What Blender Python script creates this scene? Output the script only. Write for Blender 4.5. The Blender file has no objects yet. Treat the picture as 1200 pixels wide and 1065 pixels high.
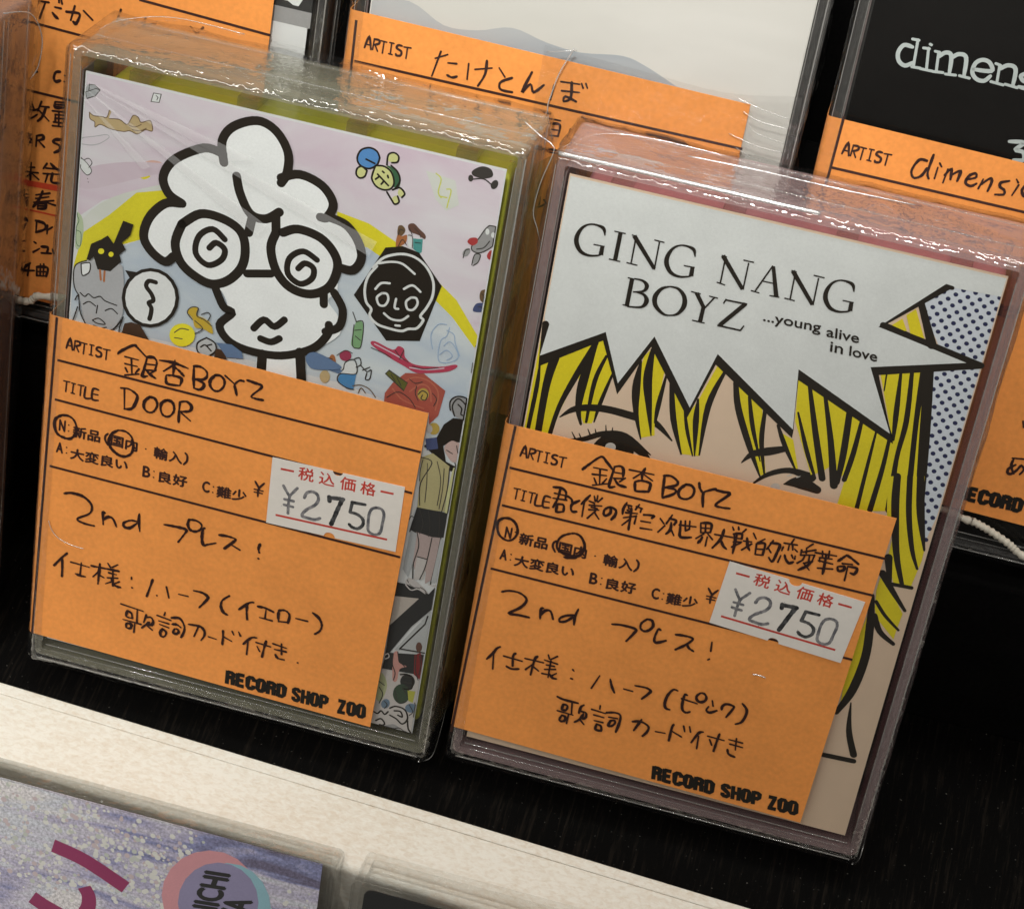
import bpy, bmesh, math, random
from mathutils import Matrix, Vector
SC = bpy.context.scene
COL = SC.collection
MM = 0.001
random.seed(7)

# ------------------------------------------------------------------ camera
cam_data = bpy.data.cameras.new("camera")
cam = bpy.data.objects.new("camera", cam_data)
COL.objects.link(cam)
CR, CL = [[0.964748,-0.242263,0.102806],[0.253233,0.748193,-0.613254],[0.071651,0.61767,0.783167]], [117.5672,-220.4949,333.5694]
cam.matrix_world = Matrix.Translation(Vector(CL) * MM) @ Matrix(CR).to_4x4()
cam_data.sensor_width = 36.0
cam_data.lens = 80.4644
cam_data.shift_x = -0.015
cam_data.shift_y = 0.07797
cam_data.clip_start = 0.01
cam_data.clip_end = 50.0
SC.camera = cam

# ------------------------------------------------------------------ room light
world = bpy.data.worlds.new("World")
SC.world = world
world.use_nodes = True
wn = world.node_tree.nodes; wl = world.node_tree.links
bg = wn["Background"]
tc = wn.new("ShaderNodeTexCoord")
wnoise = wn.new("ShaderNodeTexNoise"); wnoise.inputs["Scale"].default_value = 2.6; wnoise.inputs["Detail"].default_value = 5
wramp = wn.new("ShaderNodeValToRGB")
wramp.color_ramp.elements[0].position = 0.36; wramp.color_ramp.elements[0].color = (0.04, 0.036, 0.033, 1)
wramp.color_ramp.elements[1].position = 0.72; wramp.color_ramp.elements[1].color = (0.80, 0.76, 0.70, 1)
wl.new(tc.outputs["Generated"], wnoise.inputs["Vector"])
wl.new(wnoise.outputs["Fac"], wramp.inputs["Fac"])
wl.new(wramp.outputs["Color"], bg.inputs["Color"])
bg.inputs["Strength"].default_value = 0.5

def area(name, loc, target, size, energy, colour, size_y=None):
    d = bpy.data.lights.new(name, 'AREA'); o = bpy.data.objects.new(name, d); COL.objects.link(o)
    d.shape = 'RECTANGLE'; d.size = size; d.size_y = size_y or size; d.energy = energy; d.color = colour
    o.location = loc
    o.rotation_euler = (Vector(target) - Vector(loc)).to_track_quat('-Z', 'Y').to_euler()
    return o
def spot(name, loc, target, energy, colour, angle, radius):
    d = bpy.data.lights.new(name, 'SPOT'); o = bpy.data.objects.new(name, d); COL.objects.link(o)
    d.energy = energy; d.color = colour; d.spot_size = math.radians(angle); d.spot_blend = 1.0; d.shadow_soft_size = radius
    o.location = loc
    o.rotation_euler = (Vector(target) - Vector(loc)).to_track_quat('-Z', 'Y').to_euler()
    return o
area("tube_light", (-0.45, -0.45, 1.4), (0.0, 0.0, 0.08), 1.0, 4.6, (1.0, 0.98, 0.94), 0.08)
area("tube_light", (0.2, 0.3, 1.5), (0.1, 0.02, 0.1), 1.0, 9.0, (1.0, 0.98, 0.94), 0.08)
area("tube_light", (0.85, -0.7, 1.0), (0.1, 0.0, 0.06), 0.9, 1.6, (1.0, 0.97, 0.92), 0.08)  # added fill from the right to brighten the tape sides
spot("gradient_spot", (0.10, -0.40, 0.95), (0.07, 0.085, 0.165), 43.0, (1.0, 0.98, 0.94), 17, 0.05)  # added spot: brightens the upper row, fades towards the bottom
spot("gradient_spot", (-0.45, -0.55, 0.9), (-0.05, -0.03, 0.03), 24.0, (1.0, 0.975, 0.93), 12, 0.05)  # added spot that lifts the lower left

SC.view_settings.view_transform = 'Standard'
SC.view_settings.look = 'None'
SC.view_settings.gamma = 1.0
SC.view_settings.use_curve_mapping = False
SC.view_settings.exposure = 0.14
SC.cycles.use_denoising = True
SC.cycles.max_bounces = 16
SC.cycles.transmission_bounces = 12
SC.cycles.transparent_max_bounces = 32
SC.cycles.glossy_bounces = 6
SC.cycles.caustics_reflective = False
SC.cycles.caustics_refractive = False
SC.cycles.sample_clamp_indirect = 6.0

# ------------------------------------------------------------------ traced outlines, millimetres in the plane of each sheet
DATA = {}
DATA['hand_A'] = """11.14,61.14 11.62,61.79 13.57,63.32 14.34,63.03 15.76,61.91;12.35,61.02 14.59,60.99;13.43,60.95 13.73,58.28;12.44,59.80 14.52,59.82;12.58,59.05 12.97,58.44;14.80,59.45 14.28,58.61;12.60,57.81 14.87,58.58;16.00,61.97 15.68,59.86 15.47,58.39 16.28,58.60;16.01,61.89 17.06,62.08 17.62,61.43 17.48,60.16;15.94,60.64 17.42,60.85;15.95,59.58 17.58,59.92;16.13,59.45 16.83,58.93 17.70,58.54;17.57,60.01 16.80,59.27;12.71,55.34 12.98,51.81;12.12,55.36 13.44,55.53 14.84,54.83 14.84,53.75 14.21,52.23 12.98,51.81;16.99,55.05 16.23,54.13 16.16,53.03 16.71,52.37 17.55,52.41 18.15,53.20 18.32,54.15 17.83,55.00 16.99,55.05;18.05,61.87 20.35,62.04 22.77,61.68;20.55,62.53 20.50,61.29 20.44,60.04;20.30,61.59 18.86,60.15;20.32,61.42 21.27,60.96 22.16,60.23;19.33,59.48 19.42,58.52 19.87,58.11 21.75,58.35;19.41,59.58 20.55,59.80 21.89,59.62 21.75,58.43;23.72,62.14 23.83,60.40 24.06,58.51;23.70,62.31 24.75,62.50 25.79,61.98 25.96,61.06 25.29,60.35 23.99,60.09;24.32,60.09 25.51,59.79 25.57,59.10 24.97,58.49 24.06,58.51;27.30,61.68 26.58,60.60 26.68,59.57 27.40,58.96 28.21,59.18 28.85,60.15 28.83,61.20 28.11,61.80 27.30,61.68;28.91,62.01 30.58,60.96;31.96,61.86 31.23,61.75 30.59,60.87 30.84,59.97 31.09,59.15;32.50,62.17 33.66,62.04 35.01,61.70 33.50,59.70 34.12,59.34 35.42,59.42;19.79,55.23 19.02,54.49 18.95,53.39 19.45,52.44 20.37,52.42 21.11,53.43 21.10,54.51 20.62,55.19 19.79,55.23;22.01,55.47 22.01,53.67 22.09,51.89;21.93,55.45 23.06,55.84 23.94,55.27 23.70,54.31 22.08,53.78;22.43,53.61 24.03,52.60;2.65,47.92 1.68,47.02 1.51,45.78 2.02,44.44 3.16,43.92 4.26,44.04 5.06,44.90 5.27,46.25 4.71,47.56 3.74,48.06 2.65,47.92;3.24,44.00 3.76,43.85 4.51,44.11;12.24,47.73 11.21,46.76 10.82,45.18 11.42,44.06 12.66,43.29 13.85,43.34 14.80,44.24 14.98,45.77 14.57,47.12 13.50,47.84 12.24,47.73;3.96,33.64 5.14,34.07 7.04,34.03 8.39,33.27 8.89,32.27 8.46,31.01 6.49,29.49 7.74,28.98 9.47,28.99;11.17,31.96 10.83,31.77 11.02,29.72;11.01,30.58 11.73,31.35 12.60,31.22 13.31,29.89;16.87,31.85 15.67,31.79 14.52,30.99 14.66,30.27 15.61,30.34 16.72,31.52;17.00,33.41 17.04,31.90 17.35,30.17;21.35,32.60 23.23,32.75 25.12,32.71 24.87,31.69 23.99,30.00;25.45,34.70 25.33,33.72 25.78,32.90 26.65,32.77 27.53,33.40 27.61,34.37 26.63,34.85 25.45,34.70;28.29,33.90 27.95,33.51 27.94,31.80 28.31,30.66 29.05,30.97 30.36,31.62;30.79,33.27 32.05,33.44 33.52,33.29 33.32,32.75 31.87,31.00;32.88,32.06 34.48,31.46;37.75,33.54 37.56,32.63 37.75,31.92;37.73,30.75 37.80,30.73;5.19,22.45 4.30,21.31 3.09,19.49;4.40,21.14 4.54,19.42 4.58,17.75;5.96,20.96 9.22,20.86;7.78,21.33 7.71,18.95;6.92,18.92 7.81,18.78 8.69,18.84;9.57,21.26 10.80,21.32 13.06,21.48 14.37,21.56;11.01,22.06 10.97,20.09 10.94,18.11;10.86,20.45 9.98,19.22;10.99,19.90 11.89,19.57;12.37,22.55 12.86,21.91;14.10,22.76 13.20,22.01;12.68,20.78 13.99,20.77;12.49,19.74 14.30,20.17;13.32,21.56 13.55,18.48;12.23,18.49 13.24,19.17;13.21,19.56 13.98,18.60 14.87,18.52;14.61,19.57 13.78,18.94;16.65,21.05 16.66,20.66;16.88,19.05 17.00,19.06;20.30,21.61 19.93,19.84 19.55,18.15;21.22,18.81 21.26,18.78;22.78,20.92 23.38,18.92;24.98,20.12 26.63,20.17;27.49,21.56 29.02,21.56 30.03,20.97 29.53,19.84 28.70,18.56;33.62,22.31 32.53,21.11 32.39,19.89 32.93,18.86 33.66,18.58;15.21,15.35 19.20,15.02;18.15,14.91 18.27,12.35;16.44,14.31 16.35,13.19 17.42,13.10;16.53,14.34 17.17,14.03 17.41,13.20;15.79,12.42 18.98,12.36;16.46,11.81 16.52,11.03 17.23,11.03 17.34,11.87 16.54,11.88;17.93,12.25 17.90,10.43;19.77,14.49 19.46,12.90;19.73,13.98 20.59,14.23 21.08,13.58 20.88,12.82 20.28,12.64;20.41,13.18 19.93,12.64 19.21,11.72;20.12,12.39 21.06,11.81;22.99,15.94 22.87,15.30;21.67,14.95 24.07,14.66;22.02,13.96 23.79,13.88;22.25,13.32 23.85,13.10;22.84,12.59 22.47,11.78 22.71,11.05 23.31,11.23 23.50,12.09 22.84,12.59;24.20,15.20 25.57,15.50 26.46,14.37 26.57,13.20 26.16,11.87;24.39,13.96 25.17,14.14 25.90,13.80;24.90,13.20 24.70,12.44 25.16,12.28 25.65,12.72 25.42,13.26 24.90,13.20;27.21,14.79 29.13,14.96 29.97,14.40 30.14,13.46 29.64,12.30;29.02,15.12 28.37,12.73;30.85,13.37 32.26,13.28;37.84,22.25 37.09,21.94 35.51,20.20;36.80,21.46 36.86,20.10 37.09,18.68;38.64,21.70 39.87,21.77 41.34,21.42;40.08,21.44 40.08,19.86;39.15,19.69 41.31,19.67;42.26,21.98 42.25,20.89 42.42,19.86;42.26,21.98 43.26,22.27 44.11,21.64 44.04,20.04;42.42,19.86 44.02,20.14;45.27,21.29 47.24,21.32;47.97,23.17 49.07,22.51 49.73,21.33 49.54,20.09 48.78,19.23;33.23,15.26 33.35,13.89 33.36,12.59;33.47,14.13 34.91,13.66;34.80,15.62 35.12,15.02;35.91,15.85 36.28,15.16;39.07,15.59 38.14,15.32 36.92,13.71;37.68,14.78 37.72,11.88;39.08,14.70 41.62,14.56;40.75,15.39 40.55,14.03 40.40,12.18;39.33,13.97 39.86,13.13;41.97,15.30 44.34,15.07;42.35,14.27 44.34,14.37;43.41,15.69 43.64,13.65;42.64,13.25 43.13,12.70 44.18,12.71;46.48,12.80 46.55,12.82"""
DATA['hand_B'] = """12.67,59.33 12.73,59.20;12.69,59.24 13.46,60.26 15.12,62.14 16.10,61.52 17.16,60.57;14.31,60.00 16.45,60.11;15.35,59.98 15.76,57.32;14.34,58.81 16.54,59.15;14.72,58.20 15.18,57.43;16.64,58.64 16.17,57.71;14.71,56.94 16.95,57.83;17.49,60.93 17.33,59.19 17.27,57.39 18.11,57.62;17.47,61.01 18.36,61.35 18.93,60.88 19.08,59.68;17.50,60.04 18.91,60.17;17.68,59.02 19.37,59.40;17.85,58.98 18.65,58.13 19.87,58.02;19.50,59.53 18.71,58.68;19.84,61.14 23.69,61.32;22.20,62.06 21.93,61.01 22.05,59.97;21.76,61.05 20.71,59.87;22.00,61.03 23.66,60.24;21.07,59.25 21.28,58.15 21.59,57.79 23.42,58.21;21.13,59.36 22.00,59.78 23.37,59.71 23.52,58.95 23.43,58.17;25.36,61.69 25.52,59.69 25.73,57.78;25.23,61.57 26.37,61.80 27.53,61.14 27.29,60.36 25.63,59.54;26.15,59.69 27.42,59.69 27.41,58.97 25.81,57.80;20.52,55.42 20.18,54.24 20.21,53.25;20.51,55.05 21.32,55.01;20.86,54.88 21.02,54.47;22.49,55.61 22.04,54.58;22.10,55.14 23.07,55.05;22.92,55.01 22.89,54.36;20.69,53.65 22.48,53.98;20.48,52.68 22.41,53.50;22.39,53.59 22.35,52.12;21.40,54.58 21.53,52.62 21.63,50.82;21.58,52.81 20.49,51.32;20.84,54.15 21.53,53.89;23.51,54.05 24.98,54.32 24.83,53.83;23.26,52.84 24.76,52.99;23.42,51.61 25.22,51.81;26.14,54.11 26.84,53.40;26.22,51.67 27.06,53.10;27.84,55.22 27.22,53.50;27.58,54.51 28.63,54.45 28.46,53.68;27.94,53.89 28.03,52.64 27.50,51.67;27.96,52.99 28.77,51.76;8.74,54.93 10.00,55.10 10.82,54.60 10.95,53.37;9.08,53.93 11.17,53.98;9.00,53.00 11.14,53.24;9.88,54.88 9.72,53.03 9.27,51.44;9.87,52.16 9.94,50.81 11.03,51.12;9.87,52.16 10.83,52.25 11.01,51.21;11.17,53.98 11.88,53.63 12.15,52.98;13.15,53.72 12.18,52.81 12.08,52.05 12.41,51.51 13.03,51.68;14.67,55.14 14.18,54.28 13.57,53.20;13.97,53.68 14.03,51.06;15.31,55.14 15.62,54.32;15.83,55.38 15.85,54.39;16.60,55.14 16.03,54.26;14.70,54.06 15.53,53.93;14.83,53.37 16.77,53.74;14.89,52.57 16.44,52.92;15.56,53.76 15.94,52.60;15.94,52.60 14.93,51.03;15.81,52.38 16.73,51.36;15.20,53.11 16.16,53.11;18.20,53.87 18.30,52.90 17.69,52.27 17.33,52.45 17.34,53.27 18.11,53.93 19.04,53.65 19.13,52.77 18.66,51.82;28.85,61.02 28.11,60.01 28.05,59.10 28.56,58.52 29.50,58.61 30.22,59.35 30.31,60.44 29.71,61.08 28.85,61.02;30.82,61.83 31.07,61.01 31.69,60.29;33.48,61.54 32.50,60.97 31.78,60.23 32.16,58.01;33.52,61.34 34.63,61.33 35.75,61.25 34.03,58.90 35.03,58.64 36.26,58.81;29.26,53.85 31.82,54.22;29.35,54.60 29.52,53.20 29.83,51.83 31.51,52.22;30.03,54.80 30.34,53.25;30.71,54.99 30.91,53.59;30.38,53.08 30.91,53.59;32.43,55.12 32.77,53.49;32.58,55.16 34.05,55.39 34.20,53.90;33.20,55.24 33.45,53.68;32.61,54.26 34.13,54.60;32.78,53.44 34.20,53.90;33.27,53.36 32.22,52.24;33.88,53.53 34.75,52.78;33.15,52.78 33.03,52.20 32.69,51.55;33.91,52.99 33.92,51.36;34.95,53.75 37.76,54.00;36.19,55.01 36.01,53.23 35.05,51.31;36.05,53.06 36.64,52.13 37.20,51.75;37.38,55.80 37.63,55.33;38.27,56.05 38.39,55.63;39.48,55.94 39.07,55.28;37.78,54.64 38.98,54.99 39.16,54.13;37.85,54.67 38.22,53.32;38.00,53.98 39.16,54.13;38.07,53.27 39.27,53.62;37.95,52.33 39.16,53.40;38.30,54.79 38.29,52.97 38.34,51.25;39.53,53.87 40.76,54.05;39.95,54.54 40.31,53.19 40.78,52.50;40.84,53.70 39.56,52.24;40.75,55.58 41.33,54.75;42.67,55.13 41.70,54.13;41.59,53.92 41.75,52.05;41.72,54.05 42.85,54.28 42.89,52.29;41.62,53.02 42.84,53.27;41.75,52.05 42.75,52.21;43.96,55.21 43.31,53.48;43.68,54.67 45.08,54.80 44.99,53.41 44.61,51.57 43.93,52.10;43.50,53.71 44.04,53.05;47.02,56.35 46.80,55.57;45.69,55.25 47.70,55.46;45.69,54.52 45.60,53.86;46.51,55.12 46.55,54.23;47.03,55.27 47.22,54.42;47.48,54.67 47.94,54.35;45.65,52.96 45.45,51.72;46.22,53.22 46.52,52.58 47.12,52.02 47.76,52.39;47.26,53.52 47.53,53.05;47.82,53.50 47.86,52.96;50.02,56.31 49.22,55.35;48.78,54.50 50.63,55.40;48.55,54.80 48.60,53.90;49.26,55.18 49.34,54.48;48.60,53.90 50.67,54.50;50.67,54.50 50.57,53.56;49.23,53.90 49.09,53.14;49.93,54.29 50.02,53.22;49.09,53.14 48.39,52.39;49.50,52.71 50.61,53.39;50.61,53.39 49.92,52.28 48.81,51.23;49.35,52.67 50.44,51.70;50.72,54.97 53.96,55.27;51.70,55.52 51.93,54.50;52.73,55.82 52.82,54.76;51.51,54.29 53.41,54.57;51.48,53.73 53.69,53.73;51.53,54.20 51.67,53.61;51.63,52.41 53.89,52.88;52.37,54.99 52.54,53.22 52.60,51.60;55.46,55.88 54.92,55.18 54.38,54.48;55.46,55.88 56.43,55.44 57.51,54.84;55.14,54.25 56.65,54.50;54.54,53.44 54.85,52.80 55.55,53.18 55.56,53.82 54.60,53.54;56.05,54.05 56.12,51.43;56.15,53.99 57.48,54.01 57.33,52.97 56.70,52.97;1.89,47.38 1.19,46.67 1.12,45.54 1.67,44.21 2.75,43.59 3.71,43.77 4.37,44.80 4.42,45.92 3.83,47.05 2.85,47.54 1.89,47.38;12.87,47.63 11.70,46.89 11.08,45.79 11.14,44.50 12.07,43.84 13.25,43.62 14.81,44.07 15.39,45.36 15.28,46.43 14.52,47.51 13.65,47.82 12.87,47.63;12.60,43.16 13.49,43.22 14.41,43.58;3.73,34.02 4.89,34.56 6.54,34.66 7.82,33.98 7.81,33.02 7.01,31.82 5.57,30.44 7.22,30.54 8.89,30.59;10.90,32.97 10.54,32.67 10.67,30.88;10.64,31.55 11.22,32.58 12.10,32.75 12.75,31.40;15.94,33.12 14.70,32.65 13.83,31.91 13.94,31.27 14.87,31.65 15.85,32.70;16.45,34.42 16.16,32.80 16.25,31.38;22.27,33.26 23.87,33.55 26.12,33.45 25.90,32.42 25.05,30.82;27.56,35.79 26.84,34.81 26.86,33.86 27.51,33.48 28.25,33.89 28.74,34.80 28.39,35.75 27.56,35.79;30.03,34.46 29.64,34.40 29.39,32.69 29.79,31.94 31.27,32.77;32.60,34.32 33.88,34.51 35.38,34.38 34.65,33.11 33.07,31.58;34.65,33.11 35.11,32.48 35.92,32.11;38.47,34.64 38.62,32.95;38.49,31.22 38.70,31.44;5.13,23.75 4.62,23.26 4.19,22.25 3.32,20.80;4.27,22.27 4.59,19.20;5.98,22.19 9.12,22.10;7.83,23.24 7.51,22.65 7.74,20.75;6.78,20.36 7.67,20.13 8.80,20.47;9.52,22.77 12.62,22.86;11.46,23.75 11.09,22.95 10.92,19.93;10.98,22.12 9.94,20.72;11.15,21.58 12.08,21.07;13.17,24.56 13.46,23.86;14.66,24.71 13.72,23.84;12.69,23.43 14.91,23.27;13.17,22.59 14.50,22.69;13.00,21.65 14.76,22.18;13.76,23.56 13.82,20.31;12.72,20.77 13.64,20.85;13.95,21.04 14.56,20.44 15.23,20.44;15.05,21.48 14.47,20.91;17.57,22.97 17.79,22.76;17.54,21.24 17.83,21.21;22.07,23.16 21.15,20.40;23.86,23.01 24.34,21.77 24.97,20.68;26.34,21.83 27.85,21.82;28.04,23.00 29.77,23.13 30.67,22.81 30.46,22.16 29.55,20.83;15.99,17.13 17.13,16.88 19.50,16.90;18.54,16.81 18.83,14.49;17.20,16.00 17.13,14.97 17.81,14.98 17.92,15.82 17.29,16.02;16.45,14.46 19.11,14.37;17.33,13.82 17.06,12.93 17.38,12.58 17.92,12.89 17.96,13.61 17.33,13.82;18.38,14.15 18.35,12.42;20.53,16.82 20.12,16.29 20.00,15.05;20.18,15.51 21.13,15.40 21.26,14.63 20.85,14.10;20.76,15.08 20.37,13.95 19.59,13.10;20.48,13.79 21.20,13.10;23.19,17.54 23.23,16.85;21.96,16.42 24.35,16.29;22.47,15.47 24.17,15.43;22.75,14.39 24.18,14.43;23.27,13.84 23.21,12.81 24.14,12.80 23.99,13.66 23.27,13.84;24.47,16.53 25.75,16.92 26.71,16.72 26.88,15.37 26.60,13.26;24.95,15.77 26.36,15.91;25.39,15.21 25.15,14.22 25.67,14.18 26.14,14.83 26.03,15.40 25.39,15.21;28.94,16.10 30.21,16.50 31.57,16.01 31.67,15.04 31.06,13.84;30.30,16.93 29.86,15.69 29.42,14.44;32.96,15.34 34.53,15.49;34.95,24.12 34.21,24.09 33.55,22.81 33.37,21.17 33.72,20.28 34.40,20.19;36.61,23.74 36.21,23.62 36.16,21.83 36.46,20.73 37.11,20.43 37.70,20.81;35.88,22.83 38.49,22.64;38.63,24.80 38.13,24.01 38.36,23.29 38.98,23.09 39.62,23.58 39.69,24.30 39.20,24.83 38.63,24.80;40.76,23.93 41.08,22.95;40.40,22.64 40.19,21.88 40.79,21.57 41.83,22.29;42.54,22.70 42.56,23.40 43.11,23.96 44.10,23.97 44.35,23.56 43.54,21.52;45.57,24.82 46.41,23.99 46.57,22.86 46.15,21.34 45.29,20.67;35.59,17.56 35.41,16.81 35.41,14.28;35.52,16.24 37.24,15.61;37.23,17.77 37.59,16.78;38.19,17.97 38.53,16.97;40.52,17.59 39.86,17.18 39.04,15.02;39.97,16.62 40.14,14.15;41.39,17.06 44.15,17.02;43.19,18.02 43.04,16.37 42.92,14.51;41.84,16.50 42.37,15.55;44.90,17.45 47.14,17.45;45.23,16.65 47.33,16.60;46.03,18.01 46.30,15.78;45.06,15.49 45.40,14.69 46.46,14.41"""
DATA['hand_M'] = """13.62,60.49 15.45,61.50;14.34,61.74 13.49,57.63;15.69,60.24 17.02,60.41;15.84,58.31 16.60,58.12 17.36,58.44;18.89,60.85 19.00,58.37;19.99,60.19 22.56,61.01;21.60,61.93 21.63,59.80 20.82,57.74;23.64,61.27 24.74,60.07;25.84,60.19 24.21,59.12 24.39,58.02 26.20,57.99;28.72,61.76 27.72,58.34 28.81,59.88 29.49,58.76 30.86,60.22;32.41,60.58 32.24,58.17;33.35,61.35 36.25,61.61;33.72,59.98 36.39,60.33;35.00,61.64 35.25,59.20 34.31,58.43 34.44,59.23 36.17,58.82;36.53,61.77 36.87,61.13;37.17,61.92 37.51,61.28;32.07,55.23 34.31,55.30;32.88,54.50 32.99,52.53;32.88,54.50 34.34,54.62 34.38,52.86;32.94,53.59 34.36,53.74;33.10,52.65 34.39,52.77;36.11,54.34 35.84,53.03;33.43,49.97 35.04,50.08"""
DATA['hand_D'] = """15.27,62.10 14.15,61.97 13.45,60.18 13.98,59.09 15.00,59.61 15.56,60.96;16.01,63.22 15.81,60.48 16.18,59.49;17.09,61.47 17.03,59.70;17.22,62.17 17.59,61.72;18.60,61.56 18.40,59.35;18.34,60.56 19.08,61.68 19.35,60.13;19.30,60.79 20.46,61.74 20.37,60.11;21.63,60.68 22.88,61.26 22.71,61.89 21.86,61.28 21.64,60.14 22.49,59.81 23.23,60.40;24.02,61.26 23.67,59.69;23.78,60.26 24.94,61.62 25.32,61.17 25.09,59.63;27.78,61.91 26.66,61.37 26.71,60.71 27.44,60.35 27.49,59.68 26.30,59.39;29.26,61.60 28.72,59.85;28.74,62.41 29.11,61.97;30.26,61.84 29.94,60.96 30.47,60.14 30.91,60.65 30.75,61.69 30.26,61.84;40.11,18.00 41.81,18.30;40.34,17.90 40.28,16.60 41.02,15.41;40.89,17.01 40.02,16.06 40.07,15.33 40.63,15.30 41.32,16.19 41.78,17.13 42.31,16.46 41.91,15.53;40.01,24.60 40.38,23.56"""
DATA['hand_C'] = """22.40,54.90 22.36,54.29;22.94,54.30 23.17,54.14;24.71,55.15 25.93,55.25;25.40,55.20 24.56,52.40;26.97,54.73 27.97,54.73;26.64,53.75 27.14,53.26 27.62,52.99;27.58,56.07 27.61,55.63;27.97,56.01 28.12,55.52;28.92,54.42 30.99,54.59 30.97,53.68 30.57,52.86 30.17,53.04;30.23,55.62 29.69,53.20;31.72,55.20 33.26,54.07;28.47,44.46 27.78,44.19 27.53,43.23 27.88,42.69 28.61,43.01;29.28,44.03 29.30,44.01;29.27,43.01 29.29,43.00;24.33,44.35 24.21,43.70;24.07,43.36 24.72,43.57;24.30,43.72 24.21,42.49;24.00,47.82 24.07,47.37;37.76,56.76 37.22,54.57;40.17,55.93 40.47,55.08;41.87,56.32 41.65,55.02 43.68,55.95;49.21,56.61 50.13,55.81;51.23,56.93 50.45,55.88;24.00,38.38 24.53,37.25;23.93,36.80 25.15,37.34;24.15,35.59 25.11,36.45;25.70,38.78 25.17,37.09;25.43,37.94 26.99,38.15;26.52,38.04 26.00,36.35 25.27,35.39;25.48,37.16 27.13,35.83;28.01,39.32 29.47,39.51;28.01,39.32 28.07,38.40 29.52,38.68;28.04,38.86 29.49,39.11;27.64,37.68 29.57,37.94;28.15,37.17 29.61,37.36;28.15,37.17 28.22,36.02;28.18,36.55 29.64,36.80;28.74,37.62 28.81,35.54;27.91,35.86 29.41,36.02;27.80,35.20 29.45,35.40;23.89,31.86 24.36,31.97;23.92,31.42 24.23,31.47;23.94,30.95 24.42,30.94;25.26,32.86 25.21,31.03;25.20,32.84 26.19,33.17 26.38,32.65 25.46,32.05;25.62,32.08 26.62,31.24;29.34,33.20 28.41,32.94 28.13,32.43 29.16,32.11 29.20,31.35 28.39,30.71;23.84,27.08 25.16,27.37;23.73,26.25 25.85,26.57;24.58,28.07 24.59,25.10;24.53,26.19 23.85,25.24;24.75,26.24 26.01,25.45;27.26,28.55 26.68,27.54;27.88,28.70 28.71,28.10 29.42,27.89;27.15,27.72 29.10,28.00;26.73,26.66 29.47,27.19;27.52,26.85 27.14,25.24;28.30,27.04 28.23,25.57 29.56,25.67;23.74,23.14 24.22,23.16;23.75,23.01 23.78,21.98;25.69,22.67 28.04,23.54;25.73,22.03 27.92,22.86;25.45,21.28 28.81,22.43;26.82,23.60 26.28,22.00 25.34,20.46;27.02,21.86 29.11,21.65;26.10,21.24 26.15,20.33;26.10,21.24 27.36,21.55 27.41,20.71 26.15,20.33;26.18,20.83 27.32,21.08;24.17,18.37 24.46,17.75;26.11,18.19 26.07,16.13;25.95,18.15 27.41,18.02 27.63,17.08 26.07,16.10;28.00,17.83 28.00,16.31;28.05,17.02 28.88,17.72;25.85,14.31 26.18,14.19;25.80,12.46 26.88,13.37;27.18,13.78 28.30,13.93 28.20,13.03;27.25,12.66 28.91,12.98;29.12,13.80 29.39,13.13;25.43,10.36 24.05,8.83 26.21,9.17;25.28,10.15 25.07,8.00;26.59,9.97 26.68,8.41;26.59,9.97 28.46,10.28 28.30,8.69;26.68,8.41 28.30,8.69;26.64,9.14 28.41,9.49;27.20,10.63 27.26,8.62;27.78,10.78 27.80,8.76"""
DATA['red_C'] = """23.67,24.36 29.50,24.68;24.90,19.76 29.48,19.85"""
DATA['line_A'] = """0.71,64.88 0.00,4.86;1.25,57.48 61.54,57.16;1.26,50.40 61.22,49.63;1.14,38.05 60.93,37.61"""
DATA['line_B'] = """1.09,63.77 -0.40,4.85;1.34,56.37 61.34,56.80;1.21,49.49 61.10,50.01;1.27,37.70 60.61,37.82"""
DATA['line_M'] = """0.61,63.57 0.86,51.53;1.11,57.14 62.45,57.41;1.03,50.18 62.82,50.68"""
DATA['line_D'] = """1.76,65.86 1.53,53.33;1.43,57.75 31.77,57.72;1.20,50.73 33.66,50.80"""
DATA['line_C'] = """40.57,59.00 62.08,58.13;20.86,51.50 52.13,50.43;21.47,40.16 35.93,40.10"""
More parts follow.
